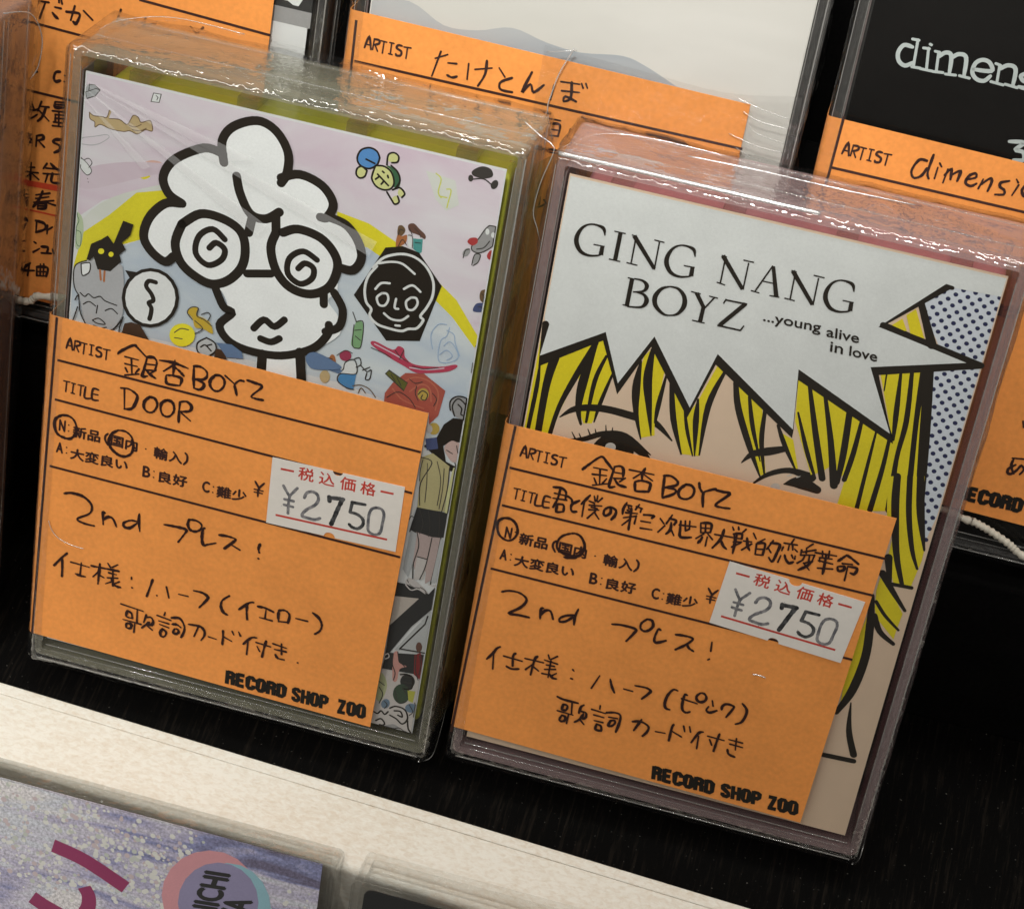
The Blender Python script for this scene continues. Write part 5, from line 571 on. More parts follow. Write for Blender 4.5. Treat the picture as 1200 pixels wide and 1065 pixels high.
navy|f0|66.14,75.40 66.06,75.16 65.85,75.02 65.59,75.05 65.41,75.24 65.39,75.49 65.54,75.69 65.80,75.75 66.03,75.63
navy|f0|65.21,74.41 65.14,74.17 64.92,74.04 64.66,74.07 64.48,74.26 64.46,74.51 64.62,74.71 64.87,74.76 65.10,74.65
navy|f0|64.28,73.43 64.21,73.19 63.99,73.05 63.73,73.08 63.55,73.27 63.54,73.52 63.69,73.72 63.94,73.78 64.18,73.66
navy|f0|63.35,72.44 63.28,72.20 63.06,72.06 62.80,72.09 62.62,72.28 62.60,72.53 62.76,72.74 63.01,72.79 63.25,72.67
navy|f0|62.42,71.45 62.34,71.20 62.13,71.07 61.87,71.10 61.68,71.29 61.67,71.54 61.82,71.74 62.08,71.80 62.31,71.68
navy|f0|61.48,70.45 61.41,70.21 61.19,70.07 60.93,70.10 60.74,70.29 60.73,70.55 60.88,70.75 61.14,70.80 61.37,70.69
navy|f0|67.96,75.46 67.89,75.22 67.67,75.08 67.41,75.11 67.23,75.30 67.21,75.55 67.37,75.75 67.62,75.81 67.85,75.69
navy|f0|67.04,74.48 66.97,74.23 66.75,74.10 66.49,74.13 66.31,74.32 66.29,74.57 66.44,74.77 66.70,74.82 66.93,74.71
navy|f0|66.11,73.49 66.04,73.25 65.83,73.11 65.57,73.14 65.38,73.33 65.37,73.58 65.52,73.79 65.77,73.84 66.01,73.72
navy|f0|65.19,72.50 65.11,72.26 64.90,72.12 64.64,72.15 64.46,72.34 64.44,72.60 64.59,72.80 64.84,72.85 65.08,72.74
navy|f0|64.25,71.51 64.18,71.27 63.97,71.13 63.71,71.16 63.52,71.35 63.51,71.60 63.66,71.81 63.91,71.86 64.15,71.75
navy|f0|63.32,70.51 63.25,70.27 63.03,70.13 62.77,70.17 62.59,70.35 62.57,70.61 62.72,70.81 62.98,70.87 63.21,70.75
navy|f0|62.38,69.52 62.31,69.27 62.09,69.13 61.83,69.17 61.65,69.35 61.63,69.61 61.79,69.81 62.04,69.87 62.28,69.75
navy|f0|67.94,73.55 67.87,73.31 67.66,73.17 67.40,73.21 67.21,73.39 67.20,73.65 67.35,73.85 67.60,73.90 67.83,73.79
navy|f0|67.02,72.56 66.95,72.32 66.73,72.18 66.47,72.22 66.29,72.40 66.27,72.66 66.42,72.86 66.68,72.91 66.91,72.80
navy|f0|66.09,71.57 66.02,71.33 65.80,71.19 65.54,71.22 65.36,71.41 65.34,71.67 65.50,71.87 65.75,71.92 65.98,71.81
navy|f0|65.16,70.58 65.09,70.33 64.87,70.20 64.61,70.23 64.43,70.42 64.41,70.67 64.56,70.88 64.82,70.93 65.05,70.81
navy|f0|64.23,69.58 64.15,69.34 63.94,69.20 63.68,69.23 63.49,69.42 63.48,69.67 63.63,69.88 63.88,69.93 64.12,69.82
navy|f0|63.29,68.58 63.22,68.33 63.00,68.19 62.74,68.23 62.56,68.42 62.54,68.67 62.69,68.88 62.95,68.93 63.18,68.82
navy|f0|67.92,71.64 67.85,71.39 67.64,71.25 67.38,71.29 67.19,71.47 67.18,71.73 67.33,71.93 67.58,71.99 67.82,71.87
navy|f0|67.00,70.64 66.93,70.40 66.71,70.26 66.45,70.29 66.27,70.48 66.25,70.74 66.40,70.94 66.65,70.99 66.89,70.88
navy|f0|66.07,69.64 66.00,69.40 65.78,69.26 65.52,69.29 65.34,69.48 65.32,69.74 65.47,69.94 65.72,70.00 65.96,69.88
navy|f0|65.13,68.64 65.06,68.40 64.84,68.26 64.58,68.29 64.40,68.48 64.38,68.74 64.54,68.94 64.79,69.00 65.03,68.88
navy|f0|64.20,67.64 64.13,67.39 63.91,67.25 63.65,67.29 63.46,67.48 63.45,67.73 63.60,67.94 63.86,68.00 64.09,67.88
navy|f0|67.91,69.71 67.83,69.46 67.62,69.33 67.36,69.36 67.18,69.55 67.16,69.80 67.31,70.01 67.56,70.06 67.80,69.94
navy|f0|66.98,68.71 66.91,68.46 66.69,68.32 66.43,68.36 66.24,68.55 66.23,68.80 66.38,69.01 66.63,69.06 66.87,68.95
navy|f0|66.04,67.71 65.97,67.46 65.75,67.32 65.49,67.35 65.31,67.54 65.29,67.80 65.45,68.00 65.70,68.06 65.94,67.94
navy|f0|65.11,66.70 65.04,66.45 64.82,66.31 64.56,66.34 64.37,66.53 64.36,66.79 64.51,67.00 64.77,67.06 65.00,66.94
navy|f0|64.17,65.69 64.10,65.44 63.88,65.30 63.62,65.33 63.43,65.52 63.42,65.78 63.57,65.99 63.83,66.05 64.06,65.93
navy|f0|66.96,66.77 66.88,66.52 66.67,66.38 66.41,66.41 66.22,66.60 66.20,66.86 66.36,67.06 66.61,67.12 66.85,67.00
navy|f0|66.02,65.76 65.95,65.51 65.73,65.37 65.47,65.40 65.29,65.59 65.27,65.85 65.42,66.06 65.68,66.11 65.91,65.99
navy|f0|65.08,64.74 65.01,64.49 64.79,64.35 64.53,64.39 64.35,64.58 64.33,64.84 64.48,65.04 64.74,65.10 64.98,64.98
navy|f0|66.94,64.81 66.86,64.56 66.65,64.42 66.38,64.45 66.20,64.65 66.18,64.90 66.33,65.11 66.59,65.17 66.83,65.05
navy|f0|66.00,63.79 65.93,63.55 65.71,63.40 65.44,63.44 65.26,63.63 65.24,63.89 65.40,64.10 65.65,64.15 65.89,64.03
navy|f0|66.92,62.84 66.84,62.60 66.62,62.45 66.36,62.49 66.18,62.68 66.16,62.94 66.31,63.15 66.57,63.20 66.81,63.09
navy|f0|65.98,61.82 65.90,61.57 65.68,61.43 65.42,61.46 65.23,61.66 65.22,61.92 65.37,62.13 65.63,62.18 65.87,62.06
navy|f0|66.89,60.87 66.82,60.62 66.60,60.47 66.34,60.51 66.15,60.70 66.13,60.96 66.29,61.17 66.55,61.23 66.79,61.11
yellow|f0|0.91,79.81 2.75,80.89 2.69,74.68 5.94,76.76 11.76,81.15 14.00,75.71 13.49,71.14 12.52,66.51 11.22,66.16 10.16,68.25 9.04,73.90 8.14,70.70 7.20,66.95 6.20,62.14 1.58,62.91
black|s1|2.87,74.23,0.28 3.04,70.58,0.70 2.88,62.75,0.62
black|s1|4.94,76.01,1.52 4.46,70.95,1.21 4.54,62.44,1.09
black|s1|10.75,79.97,0.82 8.71,73.82,0.97 7.03,67.91,0.75 6.31,62.17,0.71
black|s1|10.96,80.02,0.27 9.98,73.66,1.43 9.97,68.70,0.98 10.85,65.93,0.42
black|s1|12.69,78.17,0.46 11.68,73.62,0.74 11.61,66.52,0.42
black|s1|14.15,75.51,0.37 13.19,70.32,0.65 12.81,66.84,0.23
black|s1|7.44,66.26,0.19 9.69,68.33,1.03 13.81,69.44,1.21 18.57,69.40,1.30 21.99,69.21,1.16 25.15,66.94,0.28
yellow|f0|19.39,81.39 21.82,78.28 21.90,69.68 22.41,67.07 20.43,66.15 18.70,71.06 17.93,76.27 18.37,79.79
black|s1|18.01,78.73,0.34 18.11,74.36,1.29 18.88,70.11,0.83 20.41,65.90,0.23
black|s1|19.41,81.04,0.68 19.55,76.21,1.42 20.63,71.58,0.97 21.87,66.92,0.19
black|s1|22.23,77.66,0.32 21.99,72.44,0.78 22.05,69.23,0.37
black|s1|23.11,77.16,0.59 24.64,71.17,0.97 27.03,65.19,0.14
black|s1|8.88,62.61,0.24 11.70,63.51,0.80 14.58,65.24,0.94 18.10,65.89,0.80 22.39,63.66,0.23
black|s1|9.74,64.24,0.14 10.80,62.76,0.38
black|s1|10.87,64.30,0.14 11.57,63.22,0.38
black|s1|12.09,65.39,0.14 12.74,64.30,0.33
black|s1|13.20,65.69,0.14 13.57,64.78,0.33
black|s1|14.71,66.78,0.14 14.98,65.55,0.28
black|s1|15.82,66.66,0.14 15.87,65.66,0.28
black|s1|13.27,62.42,0.24 14.74,64.35,0.94 17.26,65.54,1.40 20.76,63.85,1.41 22.34,62.76,0.70
black|f0|19.81,63.46 19.80,62.67 19.46,61.87 18.84,61.13 18.00,60.54 17.01,60.14 15.98,59.98 15.00,60.07 14.18,60.41 13.59,60.96 13.29,61.66 13.32,62.46 13.66,63.26 14.28,63.99 15.13,64.58 16.11,64.97 17.14,65.13 18.11,65.04 18.92,64.70 19.51,64.16
cream|f0|16.91,63.50 16.91,63.25 16.84,63.00 16.69,62.78 16.48,62.61 16.23,62.50 15.97,62.47 15.72,62.51 15.50,62.63 15.34,62.82 15.26,63.04 15.26,63.29 15.33,63.54 15.48,63.76 15.69,63.93 15.94,64.04 16.20,64.07 16.45,64.03 16.67,63.91 16.83,63.72
yellow|f0|23.49,75.57 24.36,74.57 26.78,72.02 27.73,74.49 29.47,81.10 30.63,80.51 29.24,74.16 29.80,65.46 26.94,65.06 24.56,70.17
black|s1|23.24,76.48,0.68 24.73,70.47,0.97 27.01,65.07,0.28
black|s1|25.95,73.03,0.28 27.09,69.36,0.60 28.78,65.26,0.23
black|s1|27.73,74.79,0.32 28.12,71.14,0.97 29.08,65.34,0.23
black|s1|30.74,80.30,0.50 29.45,74.22,0.96 29.75,65.70,0.28
yellow|f0|32.82,78.79 35.00,77.43 37.49,75.90 38.81,70.57 40.36,65.23 39.43,64.67 36.18,69.85
black|s1|32.71,79.01,0.81 33.97,74.95,1.05 36.74,69.51,0.97 39.55,64.63,0.28
black|s1|35.21,77.24,0.50 36.73,72.49,0.73 39.05,67.14,0.18
black|s1|37.96,75.78,0.59 38.54,70.50,0.78 40.18,65.05,0.28
black|s1|36.35,66.14,0.19 37.69,68.02,1.01 39.92,69.08,1.38 42.14,70.12,1.01
yellow|f0|41.13,72.70 43.16,72.01 44.91,67.50 44.36,66.97
black|s1|40.41,73.74,0.46 42.00,70.95,0.78 44.66,67.05,0.28
black|s1|38.59,62.83,0.19 40.75,65.29,0.79 43.77,66.81,0.97 47.19,66.50,1.52
black|s1|43.44,64.31,0.23 45.70,65.20,2.08 48.50,64.71,1.39
cream|f0|43.00,63.64 43.01,63.42 42.95,63.20 42.83,63.01 42.65,62.86 42.43,62.76 42.20,62.73 41.98,62.77 41.79,62.88 41.64,63.04 41.56,63.23 41.55,63.45 41.61,63.67 41.74,63.86 41.92,64.01 42.14,64.10 42.37,64.13 42.59,64.09 42.78,63.99 42.92,63.83
cream|s1|43.57,65.74,0.09 44.15,66.13,0.28
cream|s1|45.08,65.99,0.28 45.57,66.27,0.09
yellow|f0|41.66,82.36 49.98,79.02 57.50,75.94 53.34,85.83 59.27,87.95 60.75,83.38 62.32,74.55 64.31,65.36 52.01,61.89 52.28,69.29 51.08,66.83 49.46,69.01 48.94,68.37 47.64,67.25 47.04,66.96 42.75,75.11
black|s1|42.89,76.62,0.32 45.47,70.91,0.73 47.80,66.54,0.41
black|s1|43.42,81.86,0.58 45.98,74.51,0.95 48.85,66.83,1.06
black|s1|46.10,80.65,0.58 48.69,73.28,0.95 50.84,66.13,1.24
black|s1|50.29,79.11,0.98 50.99,71.93,1.05 51.21,66.74,0.78
black|s1|52.41,77.98,0.58 52.44,72.33,0.82 52.14,67.50,0.78
black|s1|54.90,77.19,0.31 54.96,71.03,0.55 55.10,63.01,0.69
black|s1|57.09,75.82,0.54 57.25,70.67,0.73 57.09,63.57,0.88
black|s1|54.19,86.06,0.26 54.45,83.49,0.22
black|s1|56.16,86.82,0.44 57.04,80.45,0.85 57.66,75.98,0.45
black|s1|57.70,87.39,0.61 58.81,79.47,0.85 58.91,72.87,0.72 59.90,64.37,1.24
black|s1|59.39,87.91,1.14 60.23,79.86,0.80 62.49,65.10,0.96
black|s1|60.04,88.32,1.40 61.91,78.37,1.61 64.25,65.59,1.38
yellow|f0|58.33,69.84 63.67,71.33 65.62,62.20 66.70,59.34 66.78,57.12 66.30,52.40 63.61,52.01 61.64,56.28 61.46,63.23 59.81,63.24
black|s1|59.73,70.23,1.12 60.57,65.49,1.25 62.67,57.54,1.04 64.84,52.36,0.70
black|s1|61.56,70.74,0.90 62.91,64.58,0.91 64.82,58.80,0.75 66.45,55.58,0.41
black|s1|63.09,71.16,1.12 64.62,65.07,1.25 66.69,59.02,0.34
black|s1|63.27,51.91,0.64 66.43,52.11,0.64
black|s1|61.77,56.32,1.27 62.94,52.13,0.70
yellow|f0|61.36,52.32 61.86,52.79 66.25,47.21 66.02,44.16 65.99,42.32 62.47,45.43 61.88,46.91 61.35,50.04
black|s1|61.53,53.35,1.22 63.75,50.74,0.94 66.43,47.86,0.53
black|s1|61.79,48.20,0.59 63.71,46.13,0.59 66.30,44.18,0.42
black|s1|62.13,45.66,1.01 63.59,43.11,0.95 66.13,41.53,0.66
yellow|f0|61.08,45.45 62.15,41.41 62.17,34.41 60.72,27.95 60.14,36.39
black|s1|60.93,49.00,0.83 61.86,43.87,1.30 62.51,37.85,1.38 61.96,31.35,1.40 60.48,26.55,0.81
black|s1|62.30,29.01,0.20 63.22,23.78,0.95 64.99,19.51,1.16
black|s1|60.32,18.04,0.89 65.28,18.32,0.89
white|f0|-7.26,108.97 2.66,81.04 2.67,74.74 11.79,81.36 15.34,73.32 19.15,82.37 26.73,72.26 29.13,82.03 42.88,72.93 41.56,82.73 57.57,76.00 52.35,86.20 67.08,91.03 51.82,93.65 59.41,101.81 69.79,102.30 68.58,109.00
black|s0|2.66,81.04,1.09 2.67,74.74,1.11 11.79,81.36,1.09 15.34,73.32,1.10 19.15,82.37,1.08 26.73,72.26,1.10 29.13,82.03,1.08 42.88,72.93,1.09 41.56,82.73,1.07 57.57,76.00,1.08 52.35,86.20,1.05 67.08,91.03,1.04
black|s0|67.08,91.03,0.97 51.82,93.65,0.97
black|s0|67.08,91.03,0.78 51.82,93.65,1.04 59.41,101.81,1.01 60.05,101.77,0.63
yellow|f0|53.04,93.97 54.29,95.38 55.36,93.64 55.06,93.54
yellow|f0|54.70,96.02 55.82,97.31 58.12,93.08 55.95,93.40
black|s0|56.43,98.17,1.02 57.89,95.37,1.16 59.41,92.42,1.42"""
DATA['art_M'] = """ridge|f1|1.11,64.04 0.73,66.92 8.08,67.77 13.84,65.31 19.18,65.72 24.31,67.29 29.84,66.27 35.25,65.90 41.73,66.85 45.89,65.93 51.62,63.75 55.74,63.08 46.69,61.78 37.31,61.90"""
DATA['art_F'] = """rose|f0|129.09,113.16 128.96,110.13 128.03,107.11 126.39,104.38 124.18,102.24 121.63,100.89 118.99,100.48 116.53,101.05 114.50,102.56 113.11,104.83 112.48,107.64 112.68,110.71 113.68,113.72 115.36,116.38 117.56,118.45 120.07,119.73 122.64,120.10 125.04,119.54 127.03,118.09 128.43,115.90
aqua|f0|131.81,110.85 131.74,107.66 130.93,104.51 129.45,101.71 127.45,99.54 125.11,98.23 122.69,97.92 120.41,98.63 118.52,100.31 117.20,102.76 116.58,105.75 116.71,108.97 117.59,112.10 119.10,114.83 121.09,116.91 123.38,118.15 125.75,118.43 127.97,117.74 129.83,116.13 131.15,113.76
violet|f0|129.51,111.67 129.41,108.95 128.64,106.25 127.26,103.83 125.40,101.94 123.25,100.78 121.02,100.46 118.94,101.01 117.21,102.40 116.02,104.46 115.47,106.99 115.61,109.74 116.43,112.43 117.84,114.80 119.70,116.63 121.81,117.74 123.99,118.03 126.03,117.49 127.73,116.15 128.93,114.15
magenta|s1|92.57,111.86,2.85 98.53,110.51,2.85 106.01,107.15,2.86
magenta|s1|89.30,99.51,2.93 92.12,98.23,2.93 96.11,97.18,2.93 99.74,98.08,2.92
magenta|s1|98.59,104.79,2.59 99.52,103.06,2.60 99.48,100.37,2.62 98.20,97.56,2.63"""
DATA['title_B'] = """8.97,97.27,0.13 8.60,98.32,0.44 7.54,98.63,0.26 6.47,98.50,0.20 5.51,97.78,0.33 4.93,96.42,0.53 5.01,95.12,0.60 5.87,93.95,0.49 7.14,93.64,0.31 8.40,93.93,0.22 8.95,94.26,0.22;8.92,94.18,0.57 8.90,95.52,0.48;7.56,95.53,0.15 9.23,95.60,0.15;22.68,97.31,0.13 22.29,98.36,0.43 21.24,98.67,0.26 20.18,98.54,0.20 19.24,97.82,0.33 18.69,96.46,0.52 18.79,95.17,0.59 19.68,94.01,0.48 20.94,93.70,0.31 22.18,93.99,0.22 22.72,94.32,0.22;22.70,94.24,0.57 22.64,95.57,0.48;21.32,95.58,0.15 22.97,95.66,0.15;46.49,97.73,0.13 46.07,98.77,0.43 45.02,99.08,0.26 43.99,98.95,0.19 43.09,98.24,0.32 42.59,96.89,0.52 42.74,95.61,0.58 43.65,94.45,0.48 44.90,94.15,0.30 46.12,94.44,0.22 46.64,94.76,0.22;46.62,94.69,0.56 46.52,96.00,0.48;45.21,96.02,0.15 46.84,96.09,0.15;11.17,98.39,0.52 11.15,93.89,0.53;10.21,98.33,0.15 11.94,98.36,0.15;10.21,93.84,0.15 11.96,93.86,0.15;13.54,98.18,0.20 13.59,93.92,0.20;12.89,93.93,0.15 14.58,93.90,0.15;13.25,98.34,0.57 17.13,94.01,0.48;12.87,98.40,0.15 13.68,98.33,0.15;17.09,98.32,0.20 17.16,93.85,0.20;16.26,98.45,0.15 17.83,98.41,0.15;14.20,91.63,0.53 14.22,87.10,0.54;13.54,91.63,0.16 14.64,91.63,0.15;13.57,87.19,0.16 14.83,87.16,0.16;14.51,91.71,0.18 15.83,91.70,0.31 16.56,91.07,0.55 16.24,90.12,0.31 14.70,89.58,0.16;15.12,89.69,0.16 16.42,89.55,0.36 16.99,88.64,0.60 16.37,87.51,0.31 14.30,87.07,0.18;19.96,91.82,0.18 18.79,91.12,0.40 18.11,89.65,0.60 18.47,88.26,0.56 19.76,87.29,0.36 20.86,87.29,0.18 21.95,87.86,0.36 22.61,89.26,0.60 22.36,90.75,0.55 21.28,91.76,0.35 19.96,91.82,0.18;24.04,91.81,0.53 25.58,89.74,0.49;26.82,91.82,0.20 25.64,89.64,0.20;25.49,89.84,0.49 25.46,87.35,0.53;23.19,91.83,0.15 24.69,91.81,0.15;25.96,91.79,0.15 27.31,91.79,0.15;24.25,87.37,0.16 26.17,87.39,0.16;27.08,98.28,0.20 27.16,94.10,0.20;26.59,94.23,0.15 27.92,94.10,0.15;26.66,98.52,0.56 30.56,94.08,0.48;26.45,98.53,0.15 27.26,98.44,0.15;30.57,98.36,0.19 30.63,94.06,0.20;29.72,98.60,0.15 31.31,98.62,0.15;34.12,98.80,0.19 32.42,94.28,0.20;31.79,94.21,0.15 33.10,94.13,0.15;34.20,98.71,0.43 35.62,94.22,0.57;34.61,94.12,0.15 36.10,94.20,0.15;33.10,96.08,0.15 34.92,96.13,0.15;37.54,98.50,0.19 37.70,94.29,0.20;36.84,94.26,0.15 38.42,94.24,0.15;37.13,98.72,0.56 41.07,94.28,0.48;36.91,98.75,0.15 37.72,98.68,0.15;41.01,98.56,0.19 41.15,94.25,0.20;40.21,98.81,0.15 41.85,98.82,0.15;28.51,91.81,0.20 31.73,91.94,0.22;28.54,91.98,0.18 28.27,91.16,0.18;31.47,91.94,0.53 28.41,87.59,0.53;28.09,87.53,0.22 31.58,87.59,0.22;31.98,88.47,0.18 31.59,87.54,0.22"""
DATA['slab_D'] = """9.06,77.86 7.80,77.88 7.22,76.66 7.61,75.41 8.66,74.92 9.62,75.61;9.56,79.08 9.87,75.15;8.77,79.02 9.72,79.04;9.66,74.97 10.90,75.05;11.36,78.21 11.84,75.01;10.64,78.09 11.50,78.16;10.92,74.98 12.67,75.00;11.43,78.84 11.64,78.78;12.93,77.93 13.30,75.01;12.42,77.99 13.05,77.98;12.81,74.98 14.27,75.14;13.04,77.23 13.89,78.12 14.83,77.85 15.21,75.20;14.68,75.02 16.15,75.18;14.91,77.53 15.83,78.34 16.98,78.06 17.36,75.34;16.71,75.24 18.20,75.19;18.45,76.63 21.01,76.96 20.52,78.06 19.46,78.30 18.52,77.60 18.40,76.15 19.25,75.31 20.38,75.31 21.07,76.20;21.96,78.08 22.24,75.36;21.36,78.18 22.06,78.08;21.35,75.41 23.20,75.32;22.05,77.46 23.14,78.33 24.33,77.99 24.58,75.47;23.45,75.51 25.28,75.37;26.18,77.83 25.35,77.25 25.77,76.62 26.65,76.39 26.66,75.62 25.43,75.58;26.30,67.26 28.41,67.56 27.50,66.27 28.70,66.11 29.01,64.98 27.63,64.65"""
DATA['word_B'] = [["...young",[[34.654,89.477],[43.238,89.83],[34.455,90.977]]],["alive",[[44.195,89.892],[49.012,90.023],[43.97,91.431]]],["in",[[45.247,87.686],[47.124,87.706],[45.019,89.235]]],["love",[[48.153,87.741],[52.278,87.81],[47.919,89.288]]]]
DATA['word_F'] = [["NICHI",[[122.089,105.539],[124.134,115.891],[117.714,104.931]]],["VA",[[127.6,106.705],[128.409,111.578],[123.018,106.194]]]]
DATA['place'] = {"A":[[[1.0,0.0,0.0],[0.0,0.37461,-0.92718],[0.0,0.92718,0.37461]],[0.0,-16.689,6.743]],"B":[[[1.0,0.00052,-0.00129],[-0.00139,0.37461,-0.92718],[-0.0,0.92718,0.37461]],[74.112,-14.473,6.743]],"M":[[[1.0,0.0,0.0],[0.0,0.37461,-0.92718],[0.0,0.92718,0.37461]],[36.8,22.373,47.368]],"D":[[[1.0,0.0,0.0],[0.0,0.37461,-0.92718],[0.0,0.92718,0.37461]],[111.2,22.373,47.368]],"C":[[[1.0,0.0,0.0],[0.0,0.37461,-0.92718],[0.0,0.92718,0.37461]],[-37.8,22.373,47.368]],"F":[[[0.9997,-0.01484,-0.01942],[-0.01244,0.3749,-0.92698],[0.02104,0.92695,0.37461]],[-78.531,-83.643,-115.281]],"G":[[[0.9997,-0.01484,-0.01942],[-0.01244,0.3749,-0.92698],[0.02104,0.92695,0.37461]],[-78.531,-83.643,-115.281]],"E":[[[1.0,0.0,0.0],[0.0,0.37461,-0.92718],[0.0,0.92718,0.37461]],[-83.5,-16.689,6.743]]}
DATA['shift'] = [-0.015,0.07797]
DATA['cam'] = [[[0.964748,-0.242263,0.102806],[0.253233,0.748193,-0.613254],[0.071651,0.61767,0.783167]],[117.5672,-220.4949,333.5694],80.4644]
DATA['cord'] = [[-13.58,22.45,51.3],[-10.62,22.97,52.58],[-7.95,23.23,53.22],[144.99,23.49,53.87],[148.14,23.35,53.52],[151.15,23.01,52.68],[154.57,22.47,51.35],[157.49,21.88,49.89]]
DATA['G0'] = [146.15,126.14]
DATA['scuff_glint_A'] = """1.69,27.89 2.23,26.39 3.51,25.09 5.66,24.37 8.07,24.23"""
DATA['glint_B'] = """45.99,30.72 46.94,30.85 48.10,30.70"""
PLACE = DATA['place']
def pts(s): return [tuple(float(v) for v in p.split(',')) for p in s.split()]
def lines(s): return [pts(l) for l in s.split(';') if l]

# ------------------------------------------------------------------ materials
MATS = {}
def nodes(name):
    m = bpy.data.materials.new(name); m.use_nodes = True
    return m, m.node_tree.nodes, m.node_tree.links
def N(n, t, **kw):
    x = n.new(t)
    for k, v in kw.items(): x.inputs[k.replace('_', ' ')].default_value = v
    return x
def paint(name, col, rough=0.5, var=0.08, scale=900.0, bump=0.0, coat=0.0, spec=0.4):
    """plain coloured surface with a little uneven tone and grain"""
    if name in MATS: return MATS[name]
    m, n, l = nodes(name); b = n["Principled BSDF"]
    t = N(n, "ShaderNodeTexCoord"); z = N(n, "ShaderNodeTexNoise", Scale=scale, Detail=4.0)
    l.new(t.outputs["Object"], z.inputs["Vector"])
    z2 = N(n, "ShaderNodeTexNoise", Scale=scale / 14.0, Detail=3.0); l.new(t.outputs["Object"], z2.inputs["Vector"])
    ad = n.new("ShaderNodeMath"); ad.operation = 'ADD'; l.new(z.outputs["Fac"], ad.inputs[0]); l.new(z2.outputs["Fac"], ad.inputs[1])
    r = n.new("ShaderNodeMapRange"); r.inputs["From Min"].default_value = 0.6; r.inputs["From Max"].default_value = 1.4
    r.inputs["To Min"].default_value = 1.0 - var; r.inputs["To Max"].default_value = 1.0 + var
    l.new(ad.outputs[0], r.inputs["Value"])
    mx = n.new("ShaderNodeVectorMath"); mx.operation = 'SCALE'; mx.inputs[0].default_value = col[:3]
    l.new(r.outputs[0], mx.inputs["Scale"]); l.new(mx.outputs[0], b.inputs["Base Color"])
    b.inputs["Roughness"].default_value = rough; b.inputs["Specular IOR Level"].default_value = spec
    b.inputs["Coat Weight"].default_value = coat; b.inputs["Coat Roughness"].default_value = 0.1
    if bump:
        bp = N(n, "ShaderNodeBump", Strength=bump, Distance=0.0002); l.new(z.outputs["Fac"], bp.inputs["Height"]); l.new(bp.outputs[0], b.inputs["Normal"])
    MATS[name] = m; return m
def thin_clear(name, tint, rough, f0, bump=0.0, scale=60.0, dist=0.0006, haze=0.0, hazecol=(0.8, 0.8, 0.8), stretch=(1, 1, 1)):
    """thin clear plastic: straight-through light plus a mirror film that grows towards grazing angles"""
    m, n, l = nodes(name); n.remove(n["Principled BSDF"]); out = n["Material Output"]
    tr = N(n, "ShaderNodeBsdfTransparent"); tr.inputs["Color"].default_value = (*tint, 1)
    gl = N(n, "ShaderNodeBsdfGlossy", Roughness=rough)
    lw = N(n, "ShaderNodeLayerWeight", Blend=0.5)
    pw = n.new("ShaderNodeMath"); pw.operation = 'POWER'; pw.inputs[1].default_value = 4.0
    l.new(lw.outputs["Facing"], pw.inputs[0])
    mr = n.new("ShaderNodeMapRange"); mr.inputs["To Min"].default_value = f0; mr.inputs["To Max"].default_value = 0.92
    l.new(pw.outputs[0], mr.inputs["Value"])
    mix = n.new("ShaderNodeMixShader"); l.new(mr.outputs[0], mix.inputs["Fac"]); l.new(tr.outputs[0], mix.inputs[1]); l.new(gl.outputs[0], mix.inputs[2])
    last = mix
    if haze:
        df = N(n, "ShaderNodeBsdfDiffuse"); df.inputs["Color"].default_value = (*hazecol, 1)
        m2 = n.new("ShaderNodeMixShader"); m2.inputs["Fac"].default_value = haze
        l.new(mix.outputs[0], m2.inputs[1]); l.new(df.outputs[0], m2.inputs[2]); last = m2
    if bump:
        t = N(n, "ShaderNodeTexCoord"); mp = N(n, "ShaderNodeMapping"); mp.inputs["Scale"].default_value = stretch
        z = N(n, "ShaderNodeTexNoise", Scale=scale, Detail=3.0)
        l.new(t.outputs["Object"], mp.inputs["Vector"]); l.new(mp.outputs[0], z.inputs["Vector"])
        bp = N(n, "ShaderNodeBump", Strength=bump, Distance=dist); l.new(z.outputs["Fac"], bp.inputs["Height"])
        l.new(bp.outputs[0], gl.inputs["Normal"])
    l.new(last.outputs[0], out.inputs["Surface"])
    MATS[name] = m; return m
def glass(name, tint, rough=0.04):
    m, n, l = nodes(name); b = n["Principled BSDF"]
    b.inputs["Base Color"].default_value = (*tint, 1); b.inputs["Roughness"].default_value = rough
    b.inputs["IOR"].default_value = 1.5; b.inputs["Transmission Weight"].default_value = 1.0
    t = N(n, "ShaderNodeTexCoord"); z = N(n, "ShaderNodeTexNoise", Scale=140.0, Detail=2.0)
    l.new(t.outputs["Object"], z.inputs["Vector"])
    bp = N(n, "ShaderNodeBump", Strength=0.25, Distance=0.0004); l.new(z.outputs["Fac"], bp.inputs["Height"]); l.new(bp.outputs[0], b.inputs["Normal"])
    MATS[name] = m; return m

